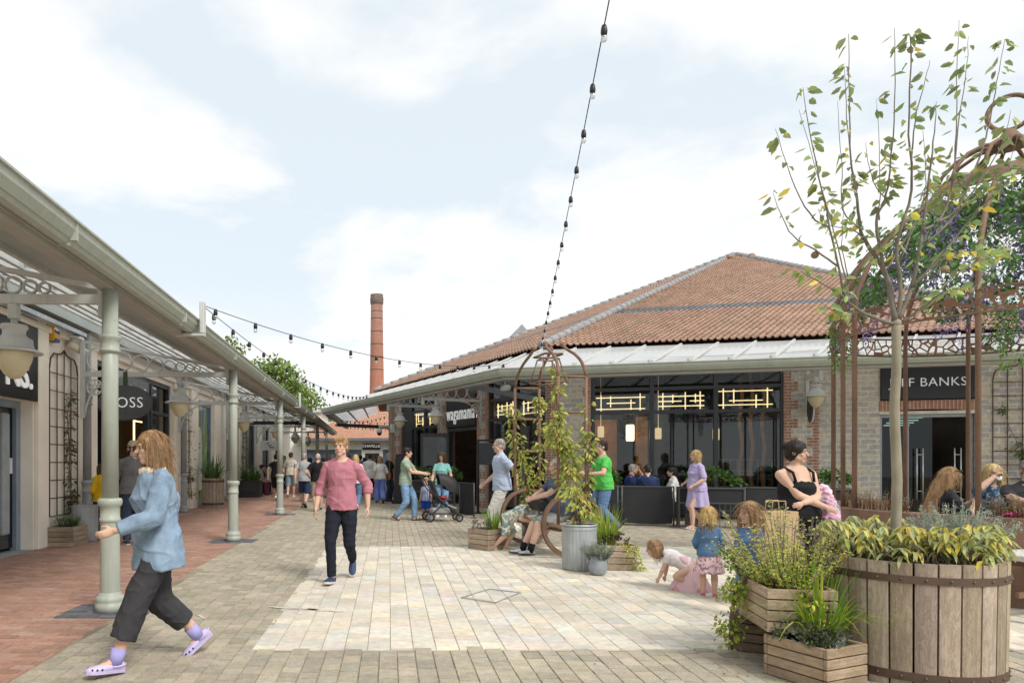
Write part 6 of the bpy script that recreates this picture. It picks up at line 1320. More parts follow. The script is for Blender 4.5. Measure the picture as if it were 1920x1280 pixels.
# crates
crate('dark lower crate planter under the upper crate', Vector((2.953, 5.30, 0)), .5, .45, .283, R(-34.8), None, 4, (.5, .46, .44))
crate('crate planter in front, lowest and nearest, beside the big barrel', Vector((2.825, 4.54, 0)), .39, .446, .275, R(23), None, 4, (1.0, .96, .9))
UPZ = .287; UC = Vector((2.83, 4.88, UPZ)); crate('upper crate planter stacked across two lower crates', UC, .44, .58, .30, R(-9.9), None, 4, (1.05, 1.02, 1.0))
OREG = [(.60, .64, .13), (.52, .60, .13), (.66, .64, .18), (.42, .54, .11)]
f, s = MB(), MB()
for k in range(150):
    a = rnd.uniform(0, 2 * PI); r = math.sqrt(rnd.random()); p0 = V(.18 * r * math.cos(a), .25 * r * math.sin(a), 0); hh = rnd.uniform(.25, .66) * (1.05 - .3 * r); p1 = p0 + V(.24 * r * math.cos(a) + rnd.uniform(-.08, .08) - .04, .3 * r * math.sin(a) + rnd.uniform(-.08, .08) + .05, hh); c = pick(OREG)
    s.tube([p0, p0.lerp(p1, .5) + rdir() * .02, p1], [.003, .0025, .0015], 4)
    for j in range(34):
        u = rnd.uniform(.1, 1); p = p0.lerp(p1, u); cc = pick(OREG) if u < .72 or rnd.random() < .55 else pick([(.30, .22, .30), (.36, .28, .22), (.42, .36, .16)]); leaf(f, p, rdir(-.3, .8), rdir(), rnd.uniform(.014, .03), rnd.uniform(.009, .016), cc, .2)
g2 = shrub(.24, .3, .2, 900, .026, OREG + [(.2, .34, .05)], wr=.7)[0]; plant('tall yellow green oregano gone to flower in the upper crate', UC + V(0, 0, .25), mergef(f, g2), s)
f, s = climber([UC + V(-.2, .15, .3), UC + V(-.26, .18, .22), UC + V(-.30, .2, 0), UC + V(-.30, .2, -.24)], 420, .028, [(.46, .48, .05), (.38, .45, .06), (.26, .40, .06)], .10, 4, .5, .85); f3, s3 = climber([UC + V(-.16, .26, .24), UC + V(-.22, .3, .4), UC + V(-.26, .3, .5)], 240, .026, [(.2, .36, .05), (.26, .4, .06)], .09, 3, 0, .8)
f4, s4 = climber([UC + V(-.1, -.2, .3), UC + V(-.02, -.33, .26), UC + V(.03, -.36, .1), UC + V(.03, -.37, -.05)], 130, .028, [(.48, .48, .05), (.4, .45, .06)], .06, 3, .5, .85)
r = thing('trailing_plant', 'golden creeping plant spilling over the left side of the upper crate', 'plant', UC + V(-.2, .15, .3)); mergef(f, f3).build('foliage', LEAF, r, world=True); mergef(s, s3).build('stem', TWIG, r, world=True)
r = thing('trailing_plant', 'golden creeping strand hanging down the front of the upper crate', 'plant', UC + V(-.1, -.2, .3)); f4.build('foliage', LEAF, r, world=True); s4.build('stem', TWIG, r, world=True)
FC = Vector((2.83, 4.54, .225)); plant('fresh green grassy tuft in the nearest crate', FC + V(.06, .06, 0), grass(210, .62, [(.20, .40, .03), (.30, .48, .04), (.15, .33, .03), (.38, .46, .06)], .09, .017, 1.0, 1.1))
f, s = shrub(.2, .24, .17, 900, .03, [(.09, .13, .05), (.12, .16, .06), (.16, .18, .1), (.10, .07, .08)], wr=.5); plant('dark small leaved herb in the nearest crate', FC + V(-.06, -.02, .0), mergef(f, sprigs(40, .17, .16, [(.3, .33, .28), (.26, .3, .25)], .014, c=(.02, -.1, 0), lean=1.2)), s)
f = MB()
for k in range(90):
    c = rnd.choice([(2.5, 4.6, .45), (2.45, 5.4, .35), (2.2, 8.9, .5), (1.2, 11.2, .4), (-3.2, 7, 1.2), (3.0, 4.0, .5), (0, 9, 3)]); p = V(c[0] + rnd.gauss(0, 1) * c[2], c[1] + rnd.gauss(0, 1) * c[2], .006)
    if (p - BCN).length < .6: continue
    leaf(f, p, V(rnd.uniform(-1, 1), rnd.uniform(-1, 1), .12), V(0, 0, 1), rnd.uniform(.015, .035), .014, pick([(.30, .2, .08), (.4, .33, .1), (.2, .14, .08), (.3, .32, .12)]), .1)
f.build('fallen_leaves', LEAF, None, label='scattered dry leaf litter on the paving round the planters', cat='leaf litter', kind='stuff')
f = MB()
for cx, cy, a, b_ in ((-.95, 6.72, .34, .05), (-.62, 6.64, .22, .05), (-1.75, 6.35, .06, .03)):
    n = 26; f.add([(cx + a * math.cos(2 * PI * k / n) * rnd.uniform(.6, 1.1), cy + b_ * math.sin(2 * PI * k / n) * rnd.uniform(.5, 1.2) - .08 * math.cos(2 * PI * k / n), .0055) for k in range(n)], [list(range(n))])
f.build('paving_stain', M('chalky smear', (.60, .56, .49), .9, 0, .2, 20.), None, kind='structure')
# ------------------------------------------------------------------ pergola
PC = Vector((7.45, 8.2, 0)); PR = 1.78
pg = thing('pergola', 'big round rusted steel pergola with domed top and ring finial', 'pergola', PC)
for a in (220, 176, 167, 152, 116, 87, 62, 22, -20, 290, 262):
    c, s_ = math.cos(R(a)), math.sin(R(a)); q = MB(); pr = [(PR, .0), (PR, 3.25), (1.75, 3.5), (1.62, 3.82), (1.40, 4.12), (1.12, 4.40), (.80, 4.64)]; P_ = [V(r * c, r * s_, z) for r, z in pr]; q.tube([P_[0], P_[1]] + [P_[i].lerp(P_[i + 1], t) for i in range(1, 6) for t in (.5, 1)], .027, 10); q.build('post', CORTEN, pg)
m, nt, b = nodes_of('cut steel screen'); v = coords(nt)
vo = N(nt, 'ShaderNodeTexVoronoi', feature='DISTANCE_TO_EDGE', Scale=9.); L(nt, v, vo.inputs['Vector']); b.inputs['Base Color'].default_value = (.20, .10, .055, 1); b.inputs['Roughness'].default_value = .75
tp = N(nt, 'ShaderNodeBsdfTransparent'); mx = N(nt, 'ShaderNodeMixShader'); L(nt, ramp(nt, vo.outputs[0], [(.085, 0.), (.09, 1.)]), mx.inputs[0]); L(nt, b.outputs[0], mx.inputs[1]); L(nt, tp.outputs[0], mx.inputs[2]); L(nt, mx.outputs[0], [n for n in nt.nodes if n.type == 'OUTPUT_MATERIAL'][0].inputs[0])
q = MB(); q.lathe([(PR + .035, 2.98), (PR + .035, 3.22)], n=96, cap=False); q.build('cut_screen', m, pg)
q = MB()
for z in (2.97, 3.215): q.lathe([(PR + .03, z), (PR + .042, z), (PR + .042, z + .02), (PR + .03, z + .02)], n=96, cap=False, smooth=False)
q.build('screen_edge', CORTEN, pg)
q = MB(); q.lathe([(.82, 4.62), (.79, 4.70), (.70, 4.82), (.68, 4.82), (.77, 4.69), (.80, 4.62)], n=64, cap=False); q.build('collar', CORTEN, pg)
for k in range(12):
    a = 2 * PI * k / 12; q = MB(); q.tube([V(r * math.cos(a), r * math.sin(a), z) for r, z in ((.70, 4.82), (.64, 4.98), (.50, 5.14), (.30, 5.24), (.1, 5.26))], .022, 8); q.build('cage_rib', CORTEN, pg)
q = MB(); q.lathe([(.2, 5.22), (.12, 5.32), (.05, 5.42), (0, 5.43)], n=24); q.build('cone', CORTEN, pg); q = MB(); q.ring((0, 0, 5.63), (.8, -.6, 0), (0, 0, 1), .205, .025, 40, 10); q.build('ring_finial', CORTEN, pg)
# ring seat wall
sw_ = thing('ring_planter_wall', 'low curved rusted steel planter wall under the pergola', 'planter', PC); q = MB(); q.band((0, 0, .44), (1, 0, 0), (0, 1, 0), PR - .16, PR + .16, .88, 80, R(100), R(330)); q.build('wall', CORTEN, sw_)
q = MB(); q.band((0, 0, .83), (1, 0, 0), (0, 1, 0), PR - .14, PR + .14, .06, 60, R(101), R(329)); 
WIS = [(.12, .26, .07), (.16, .32, .09), (.22, .38, .12), (.08, .18, .05)]; PUR = [(.28, .2, .52), (.38, .3, .6), (.50, .42, .66), (.2, .13, .42)]
def wist(mb, p, ln, n, cols, ls, r0):
    for k in range(n): u = rnd.random(); o = rdir(-.6, .3); leaf(mb, p + V(0, 0, -ln * u) + o * r0 * (1 - .7 * u), o + V(0, 0, -.5), rdir(), ls * rnd.uniform(.6, 1.3), ls * .5, pick(cols), .2)
f, pf = MB(), MB()
for k in range(92):
    a = rnd.uniform(0, 2 * PI); u = rnd.random(); r = .7 + .85 * u; z = 4.66 - 1.0 * u ** 1.7; p = V(r * math.cos(a), r * math.sin(a), z + .05)
    wist(f, p, rnd.uniform(.3, .8), 95, WIS, .07, .2)
    for j in range(rnd.randint(1, 3)): wist(pf, p + rdir() * .14 + V(0, 0, -.15), rnd.uniform(.35, .7), 70, PUR, .035, .065)
r = thing('wisteria', 'hanging artificial wisteria with purple flowers under the pergola dome', 'plant', PC + V(0, 0, 4.5)); f.v = [p + PC for p in f.v]; pf.v = [p + PC for p in pf.v]; f.build('foliage', LEAF, r, world=True); pf.build('flowers', LEAF, r, world=True)
for k, (a, lab) in enumerate(((160, 'small trailing green tuft hanging from the pergola ring by the left posts'), (128, 'second trailing green tuft hanging from the pergola ring'), (225, 'leafy purple trail hanging from the pergola ring at the right edge'))):
    f, pf = MB(), MB(); p = PC + V(PR * math.cos(R(a)), PR * math.sin(R(a)), 3.3)
    if k == 2: p = at(1903, 7.2, 3.1)
    for j in range(3): wist(f, p + rdir(-.1, .1) * .1, rnd.uniform(.35, .7), 80, WIS + [(.3, .38, .08)], .045, .08)
    wist(pf, p, .4, 50, PUR, .035, .07); r = thing('hanging_plant', lab, 'plant', p); f.build('foliage', LEAF, r, world=True); pf.build('flowers', LEAF, r, world=True)
# dried plants along the ring wall
for k, (a0, a1, lab) in enumerate(((168, 200, 'dry flower stems standing along the left of the ring wall'), (222, 236, 'dry reddish stems along the ring wall by the right post'))):
    f = MB()
    for j in range(130): a = R(rnd.uniform(a0, a1)); p = PC + V((PR - .02) * math.cos(a), (PR - .02) * math.sin(a), .86); hgt = rnd.uniform(.08, .25); f.tube([p, p + V(rnd.uniform(-.03, .03), rnd.uniform(-.03, .03), hgt)], [.003, .002], 3, vary((.26, .15, .07))); [leaf(f, p + V(0, 0, hgt * u), rdir(), rdir(), .02, .012, pick([(.3, .2, .1), (.34, .3, .12), (.25, .26, .2)])) for u in (.5, .7, .85, 1)]
    r = thing('dried_plant', lab, 'plant', PC + V(PR * math.cos(R(a0)), PR * math.sin(R(a0)), .86)); f.build('stems', LEAF, r, world=True)
bn = thing('timber_bench', 'timber bench with brown steel legs at the right edge', 'bench', at(1905, 6.25) + V(.55, .1, 0), R(12)); q = MB()
for k in range(3): q.bx(-.75, .75, -.22 + .15 * k, -.08 + .15 * k, .56, .61, (rnd.uniform(.9, 1.2),) * 3, .006)
q.build('seat', M_wood('silvered planks', (.62, .60, .58), (.45, .43, .41), 'x'), bn)
for x in (-.6, .6):
    for y in (-.17, .17): q = MB(); q.box((x, y, .28), (.06, .06, .56)); q.build('leg', M('brown steel', (.10, .055, .035), .6, 0, .2, 5.), bn)
q = MB(); q.bx(-.57, .57, -.015, .015, .2, .25); q.build('stretcher', CORTEN, bn)
for x in (-.6, .6): q = MB(); q.bx(x - .03, x + .03, -.139, .139, .5, .558); q.build('seat_rail', M('brown steel'), bn)
# ------------------------------------------------------------------ string lights
GLB = M_glass('clear bulb', (.88, .88, .86), .3)
def strings(label, A, B, sag, n, first=.02, droop=True, r=.0255, grp='string lights over the street', par=None):
    A, B = Vector(A), Vector(B); t = thing('string_lights', label, 'string lights', A, 0, grp)
    def pt(u): return A.lerp(B, u) + V(0, 0, -sag * 4 * u * (1 - u))
    q = MB(); q.tube([pt(k / 50) - A for k in range(51)], .0055, 5); q.build('cable', BLACK, t); s0 = g0 = None
    for k in range(n):
        u = first + (1 - 2 * first) * k / (n - 1); p = pt(u) - A
        if s0 is None:
            q = MB(); q.lathe([(.0, 0.01), (.022, 0.01), (.03, -.02), (.034, -.055), (.028, -.085), (.024, -.088)], n=12); me = q.mesh('bulb_holder'); s0 = obj('bulb_holder', me, BLACK, t); q = MB(); q.ball((0, 0, -.118), .034, 10, 8, sc=(1, 1, 1.15)); g0 = q.build('bulb', GLB, s0); s0.location = p; s0.scale = (r / .03,) * 3
        else:
            c = s0.copy(); LINK.append(c); c.parent = t; c.location = p; g = g0.copy(); LINK.append(g); g.parent = c
    return t
P0 = Lw(3.33, 8.95, 3.5)
strings('string of bulbs from the left gutter to the pavilion corner', P0, g1 + V(.1, .1, .3), .32, 13)
strings('string of bulbs sagging along the left canopy to the far pavilion gutter', P0 + V(.0, .03, -.02), BM @ V(-7.9, -2.1, 3.78), .40, 20)
strings('long string of bulbs climbing over the camera from the pavilion roof corner', Vector((4.05, 18.2, 4.52)), Vector((.42, -1.9, 5.5)), .06, 25, .012)
sgb = thing('wire_bracket', 'pale upright bracket on the far pavilion gutter holding a string', 'bracket', BM @ V(-7.9, -2.1, 3.42), BRZ); q = MB(); q.bx(-.07, .07, -.06, .03, .0, .42, bev=.01); q.build('plate', LIGHTG, sgb)
for k, (y, a, b, z) in enumerate(((33, -3.0, -.2, 3.6), (36, -3.1, 2.2, 3.7), (39, -3.2, 2.6, 3.55), (42, -3.2, 3.2, 3.65))):
    strings(['festoon of bulbs crossing the alley just past the pavilion', 'second festoon of bulbs crossing the alley', 'third festoon of bulbs crossing the alley', 'festoon of bulbs nearest the far tiled shop'][k], (a, y, z), (b, y + 1.5, z + .1), .25, 14, .02, r=.028, grp='festoons across the alley')
# ------------------------------------------------------------------ far buildings, chimney, trees
ch = thing('brick_chimney', 'tall tapering red brick factory chimney behind the pavilion roof', 'chimney', at(706.5, 75)); q = MB(); q.lathe([(.92, 0), (.86, 6), (.72, 13), (.64, 19.5), (.0, 19.5)], n=28); 
mc, nt, b = nodes_of('chimney brick'); v = coords(nt); sx = N(nt, 'ShaderNodeSeparateXYZ'); L(nt, v, sx.inputs[0]); n1 = N(nt, 'ShaderNodeTexNoise', Scale=1.5, Detail=9., Roughness=.7); L(nt, stretched(nt, v, (1, 1, .4)), n1.inputs['Vector']); n2 = N(nt, 'ShaderNodeTexNoise', Scale=8., Detail=3.); L(nt, stretched(nt, v, (1, 1, 3)), n2.inputs['Vector'])
mp = N(nt, 'ShaderNodeMapRange'); L(nt, sx.outputs[2], mp.inputs[0]); mp.inputs[1].default_value = 9; mp.inputs[2].default_value = 19; c = mixc(nt, mp.outputs[0], (.44, .19, .125), (.28, .155, .12)); c = mixc(nt, 1., c, ramp(nt, n1.outputs[0], [(.3, .8), (.7, 1.15)]), 'MULTIPLY'); c = mixc(nt, 1., c, ramp(nt, n2.outputs[0], [(.35, .8), (.65, 1.15)]), 'MULTIPLY'); L(nt, c, b.inputs['Base Color']); b.inputs['Roughness'].default_value = .9
q.build('shaft', mc, ch); q = MB(); q.lathe([(.66, 18.6), (.72, 18.75), (.74, 19.3), (.70, 19.4), (.70, 19.7), (.55, 19.7)], n=28); q.build('crown', M('sooty brick', (.17, .13, .11), .9, 0, .3, 3.), ch); q = MB()
for z in (17.8, 17, 15.6, 14.2, 12.8, 11.4): q.lathe([(.62 + (19.5 - z) * .0155, z), (.64 + (19.5 - z) * .0155, z), (.64 + (19.5 - z) * .0155, z + .08), (.62 + (19.5 - z) * .0155, z + .08)], n=28, cap=False)
q.build('iron_band', M('iron band', (.09, .07, .06), .6), ch)
cs = thing('far_shop', 'small far shop with a hipped tiled roof and white fascia closing the alley', 'building', V(-1.2, 48, 0)); q = MB(); q.bx(-5, 6, 0, 8, 0, 3.05); q.build('wall', WHITE, cs); q = MB(); q.bx(-4.6, -.75, -.03, .0, .4, 2.25); q.bx(.75, 5.6, -.03, .0, .4, 2.25); q.build('window', M('far dark blue glass', (.09, .12, .16), .2, 0, .3, 2.), cs); q = MB(); q.bx(-.5, .5, -.03, 0, 0, 2.0); q.build('door', M('dim doorway', (.03, .03, .03), .5), cs)
q = MB(); q.add([(-5.6, -.6, 3.0), (6.6, -.6, 3.0), (6.6, 8.6, 3.0), (-5.6, 8.6, 3.0), (-1.2, 4, 5.2), (2.2, 4, 5.2)], [[0, 1, 5, 4], [1, 2, 5], [2, 3, 4, 5], [3, 0, 4], [3, 2, 1, 0]], (.50, .25, .16)); q.build('roof', M_brick('far pantiles', (.50, .26, .17), (.42, .22, .15), (.25, .13, .09), .25, .3, .02, 'xy'), cs); q = MB(); q.bx(-5.6, 6.6, -.75, -.62, 2.85, 3.05); q.build('gutter', M('lead grey', (.16, .17, .2), .5), cs); q = MB(); q.bx(-5.3, 6.3, -.06, -.031, 2.45, 2.84); q.build('fascia', M('pale cream fascia', (.7, .7, .64), .6), cs)
s = thing('shop_sign', 'small black sign reading CHAPELLE on the far shop', 'sign', V(-1.27, 47.96, 2.2), 0); q = MB(); q.bx(-.62, .62, -.05, -.03, .05, .48); q.build('board', BLACK, s); text_mb('CHAPELLE', .27, .004, 1., wall_mtx((0, -.055, .3), (1, 0, 0), (0, -1, 0)), off=.004).build('lettering', LETTER, s); text_mb('JEWELLERY & WATCHES', .075, .003, 1., wall_mtx((0, -.055, .12), (1, 0, 0), (0, -1, 0))).build('small_lettering', LETTER, s) if False else None
wb = thing('white_building', 'white flat roofed block with a rooftop handrail behind the left canopy', 'building', V(-7.6, 50, 0)); q = MB(); q.bx(-2.2, 2.6, 0, 6, 0, 5.0); q.build('wall', WHITE, wb); q = MB(); q.bx(-2.4, 2.8, -.2, 6.2, 5.0, 5.15); q.build('roof', LIGHTG, wb); q = MB()
for x in (-2.2, -.8, .6, 2.0): q.tube([(x, 0, 5.15), (x, 0, 6.0)], .03, 6)
for z in (5.55, 6.0): q.tube([(-2.2, 0, z), (2.0, 0, z)], .03, 6)
q.build('handrail', WHITE, wb)
def tree(label, loc, hgt, rad, n=2600, cols=None, ls=.3):
    cols = cols or [(.20, .30, .06), (.26, .38, .08), (.33, .44, .10), (.13, .21, .05)]; t = thing('leafy_tree', label, 'tree', loc, 0, 'trees behind the left arcade'); q = MB(); q.tube([(0, 0, 0), (.1, 0, hgt * .35), (0, .1, hgt * .6)], [.25, .18, .1], 8)
    f = MB(); cl = []
    for k in range(26): d = rdir(-.4, 1); c = V(d.x * rad * .75, d.y * rad * .75, hgt * .64 + d.z * hgt * .32) ; cl.append((c, rad * rnd.uniform(.22, .42))); q.tube([(0, .05, hgt * .45), c * .6 + V(0, 0, hgt * .2), c], [.09, .05, .02], 5)
    q.build('trunk', TWIG, t)
    for k in range(n):
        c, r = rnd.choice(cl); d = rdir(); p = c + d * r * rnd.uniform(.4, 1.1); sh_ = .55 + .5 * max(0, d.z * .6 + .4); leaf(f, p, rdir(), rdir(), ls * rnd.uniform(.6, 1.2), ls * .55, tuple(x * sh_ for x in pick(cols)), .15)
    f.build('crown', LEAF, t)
tree('tall pale green tree top rising behind the left canopy', at(437, 40), 8.9, 1.9, 2200); tree('broad leafy tree in the middle of the row behind the left canopy', at(510, 44), 7.9, 2.6, 3200); tree('leafy tree behind the white block', at(560, 58), 7.9, 2.6, 2400); tree('small tree at the far end of the left arcade', at(622, 60), 5.6, 1.6, 1400); tree('leafy tree low behind the left roof ridge', at(470, 52), 8.0, 2.6, 2000)
# ------------------------------------------------------------------ the people in the square
RUB = M('pale sole', (.62, .60, .57), .7); DKS = M('dark sole', (.05, .05, .05), .8); TRN = M('dark trainer', (.03, .035, .05), .6, 0, .2, 8.); WTR = M('white trainer', (.72, .72, .7), .6)
C = M_cloth
JEAN = C('blue jeans', (.13, .22, .38)); JEAND = C('dark jeans', (.05, .075, .13)); BLKC = C('black', (.018, .018, .02)); WHTC = C('white', (.72, .72, .70)); NAVY = C('navy', (.025, .04, .11)); GREYC = C('heather grey', (.36, .37, .39)); KHA = C('stone khaki', (.42, .37, .28))
HBR = M_hair('brown', (.085, .05, .03)); HDK = M_hair('dark', (.025, .018, .014)); HBL = M_hair('blond', (.50, .34, .15)); HLB = M_hair('light brown', (.30, .18, .09)); HGR = M_hair('grey', (.34, .32, .30)); HGI = M_hair('ginger', (.40, .25, .12))
def M_print(name, base, cols, sc=22.):
    m, nt, b = nodes_of(name); v = coords(nt); vo = N(nt, 'ShaderNodeTexVoronoi', Scale=sc); L(nt, v, vo.inputs['Vector']); sp_ = N(nt, 'ShaderNodeSeparateColor'); L(nt, vo.outputs['Color'], sp_.inputs[0])
    c = ramp(nt, sp_.outputs[0], [(.0, base), (.42, base)] + [(.5 + .5 * k / len(cols), x) for k, x in enumerate(cols)]); L(nt, c, b.inputs['Base Color']); b.inputs['Roughness'].default_value = .9; return m
def M_stripe(name, c1, c2, sc, axis='X'):
    m, nt, b = nodes_of(name); v = coords(nt); wv = N(nt, 'ShaderNodeTexWave', Scale=sc, bands_direction=axis); L(nt, v, wv.inputs['Vector']); L(nt, ramp(nt, wv.outputs[0], [(.48, c1), (.52, c2)]), b.inputs['Base Color']); b.inputs['Roughness'].default_value = .9; return m
FLOR = M_print('floral print', (.70, .52, .54), [(.50, .22, .28), (.75, .68, .66), (.32, .14, .22)], 45.); FLOW = M_print('leaf print', (.72, .70, .62), [(.12, .2, .14), (.50, .46, .30), (.2, .35, .36)], 26.); NAVP = M_print('navy print', (.03, .06, .12), [(.10, .22, .32), (.02, .03, .06), (.2, .3, .38)], 40.); PNKP = M_print('pink blouse print', (.74, .62, .66), [(.6, .3, .42), (.75, .72, .74), (.55, .42, .5)], 30.)
def at0(px, Y): return at(px, Y, 0)
# woman in denim, nearest
wd = person('woman in loose pale denim jacket, cropped dark trousers and lilac clogs striding left', V(-1.66, 4.9, 0), -52, 1.70, walk(.34, 1, hL=(.2, -.36, 1.02), hR=(-.3, .2, .95), head=(-8, 4), eL=(.5, .8, -.4)), ('jacket', C('washed denim', (.24, .335, .45), var=.42), -.32), ('cropped', C('charcoal crop', (.05, .05, .055))), ('clog', M('lilac foam', (.55, .48, .72), .55), M('lilac sole', (.5, .44, .66), .6)), ('long', HLB, .30), fem=True, vox=.0075, w=1.08)
q = MB(Matrix.Scale(wd['S'], 4)); 
q.tube([wd['sp'](.088 * math.cos(2 * PI * k / 20), .01 + .082 * math.sin(2 * PI * k / 20), 1.462 + .012 * math.sin(2 * PI * k / 20)) for k in range(20)], .036, 10, closed=True)
obj('fleece_collar', remesh(q, .008, 1, .006, (40, 40, 40)), C('cream fleece', (.70, .64, .52)), wd['root'])
for e in ('L', 'R'):
    q = MB(); a = wd['an' + e]; k = wd['kn' + e]; q.tube([a + V(0, 0, -.02), a.lerp(k, .22)], [.047, .05], 14); q.build('sock', C('lilac sock', (.36, .34, .66)), wd['root'])
# man in pink
pm = person('man in a rose pink jumper with pushed up sleeves and navy joggers walking forward', at0(641, 8.3), -8, 1.79, walk(.21, -1, hR=(-.29, -.1, .86), hL=(.30, .08, .88), head=(-10, 0), zL=.14, pL=50, fL=(.08, .26)), ('rolled', C('rose pink knit', (.46, .19, .24)), -.06), ('slim', C('ink navy', (.018, .02, .03))), ('shoe', M('navy trainer', (.03, .05, .12), .6), RUB), ('short', HGI), vox=.008)
q = MB(); m = Matrix.Translation(pm['anR'] + V(0, 0, -.075)) @ Matrix.Rotation(R(-8), 4, 'Z'); 
for sx in (-1, 1): q.add([m @ Vector((sx * x, y, z)) for x, y, z in ((.0475, -.10, .030), (.0475, -.07, .026), (.0455, .0, .055), (.046, -.06, .040))], [[0, 1, 2, 3]])
q.build('shoe_flash', LETTER, pm['root']) if False else None
sw = MB(); sw.tube([m @ Vector(p) for p in ((-.046, -.09, .05), (-.0475, -.075, .032), (-.047, -.03, .042), (-.041, .03, .062))], [.002, .008, .006, .001], 6); sw.build('shoe_flash', LETTER, pm['root'])
# man with backwards cap, child in yellow
person('bearded man with a beige cap worn backwards, grey top and dark jeans by the shopfront', at0(250, 11.9), -150, 1.80, stand(head=(52, 0), beard=True, hL=(.14, -.3, 1.15), hR=(-.2, -.26, 1.0), curl=.8), ('elbow', C('washed grey', (.17, .17, .175)), -.12), ('trousers', JEAND), ('shoe', TRN, RUB), ('cap', HDK, C('beige cap', (.52, .44, .30))), vox=.009, w=1.18)
person('child in a yellow hooded coat beside the bearded man', at0(190, 12.9), -130, 1.40, stand(hL=(.15, -.2, 1.0)), ('coat', C('yellow coat', (.72, .46, .02)), -.1), ('trousers', JEAND), ('shoe', TRN, RUB), ('bob', HBR), fem=True, vox=.010)
# men walking away down the arcade
WK = lambda ph, s=.24, **k: walk(s, ph, **k)
person('man in a printed black T-shirt and black shorts, left of the group walking away', at0(517, 25.), 176, 1.74, WK(1), ('tee', BLKC), ('shorts', BLKC), ('shoe', WTR, RUB), ('short', HDK), vox=.011)
person('man in an off-white T-shirt and pale denim shorts walking away', at0(545, 27.2), 180, 1.84, WK(-1), ('tee', C('off white', (.66, .63, .56))), ('shorts', C('pale denim', (.28, .38, .46))), ('shoe', WTR, RUB), ('short', HBR), vox=.011)
person('man in a grey T-shirt, navy shorts and sandals walking away', at0(570, 21.3), 178, 1.74, WK(1), ('tee', GREYC, -.1), ('shorts', C('navy short', (.035, .06, .13))), ('sandal', TRN, DKS), ('crop', HGR), vox=.011, w=1.12)
person('man in a black polo shirt and khaki shorts walking away', at0(596, 19.9), 184, 1.72, WK(-1, hL=(.28, -.12, 1.02)), ('polo', BLKC, -.02), ('shorts', KHA), ('shoe', TRN, RUB), ('bald', HGR), vox=.011, w=1.16)
person('woman with blond hair in a pink patterned blouse walking away behind the man in pink', at0(667, 20.5), 178, 1.68, WK(1), ('elbow', PNKP, -.14), ('trousers', JEAN), ('shoe', WTR, RUB), ('bob', HBL), fem=True, vox=.011, w=1.05)
person('man in a white shirt and black shorts walking away up the alley', at0(693, 25.4), 176, 1.76, WK(-1), ('shirt', WHTC, -.16), ('shorts', BLKC), ('shoe', TRN, RUB), ('crop', HDK), vox=.011, w=1.1)
wb_ = person('woman in a white top and wide cornflower blue trousers walking away', at0(713, 23.6), -170, 1.66, WK(1, .2), ('elbow', WHTC, -.02), ('wide', C('cornflower', (.20, .27, .70))), ('sandal', TRN, DKS), ('bob', HLB), fem=True, vox=.011, w=1.08)
person('man in a dark shirt with red straps standing by the far brick pier', at0(729, 24.6), 60, 1.74, stand(hL=(.16, -.3, 1.1)), ('shirt', C('charcoal shirt', (.04, .04, .045)), -.1), ('trousers', JEAND), ('shoe', TRN, DKS), ('crop', HGR), skin=3, vox=.011)
hb = thing('handbag', 'brown leather handbag hanging at the side of the woman in blue trousers', 'bag', at0(727, 23.75) + V(.06, -.05, .78)); q = MB(); q.box((0, 0, .14), (.12, .34, .28), bev=.05); q.build('body', M('tan leather', (.28, .11, .06), .5), hb); q = MB(); q.tube([(0, -.13, .27), (0, -.08, .5), (0, 0, .62), (0, .08, .5), (0, .13, .27)], .012, 6); q.build('strap', M('tan leather'), hb)
person('man in a blue shirt far up the alley', at0(676, 31), 178, 1.76, WK(1), ('shirt', C('mid blue', (.16, .26, .45))), ('trousers', JEAND), ('shoe', TRN, RUB), ('short', HDK), vox=.013)
person('woman in red far up the alley beside the small shop', at0(738, 33), 10, 1.66, WK(1), ('tee', C('brick red', (.4, .06, .05))), ('trousers', BLKC), ('shoe', TRN, RUB), ('long', HDK, .25), fem=True, vox=.013)
person('man in a pale T-shirt walking toward the camera far up the alley', at0(655, 33.5), 5, 1.78, WK(-1), ('tee', C('pale sand', (.6, .55, .45))), ('shorts', KHA), ('shoe', WTR, RUB), ('short', HBR), vox=.013)
for k, (px, Y, f_, lab, tp, bt) in enumerate(((606, 26.5, 182, 'man in a teal T-shirt walking away deep in the arcade', C('teal', (.06, .2, .22)), KHA), (622, 23.2, 178, 'woman in a white top and pale jeans walking away behind the man in pink', WHTC, JEAN), (640, 26.8, 184, 'woman in a coral top walking away in the middle of the alley', C('coral', (.5, .18, .14)), BLKC), (683, 28.6, 178, 'person in a mustard top far up the alley', C('mustard', (.5, .32, .05)), JEAND), (702, 30.2, 4, 'woman in a navy dress top coming down the alley', NAVY, NAVY), (533, 31.5, 180, 'man in a grey shirt far along the arcade wall', GREYC, JEAND), (581, 30.5, 176, 'woman in black far along the arcade', BLKC, BLKC))):
    person(lab, at0(px, Y), f_, 1.64 + .05 * (k % 3), WK(1 if k % 2 else -1), ('tee', tp, -.1), ('shorts' if k in (0,) else 'trousers', bt), ('shoe', TRN, RUB), ('bob' if k in (1, 2, 4, 6) else 'short', (HDK, HBR, HLB, HDK, HBR, HGR, HDK)[k]), fem=k in (1, 2, 4, 6), vox=.013)
ab = thing('arcade_bench', 'dark slatted bench under the seated women along the arcade wall', 'bench', Lw(.55, 29.8), LRZ); q = MB()
for k in range(3): q.bx(-.2 + .14 * k, -.08 + .14 * k, -.9, .9, .42, .45)
q.build('seat', BLACK, ab)
for y in (-.8, .8): q = MB(); q.bx(-.2, .2, y - .03, y + .03, 0, .419); q.build('leg', BLACK, ab)
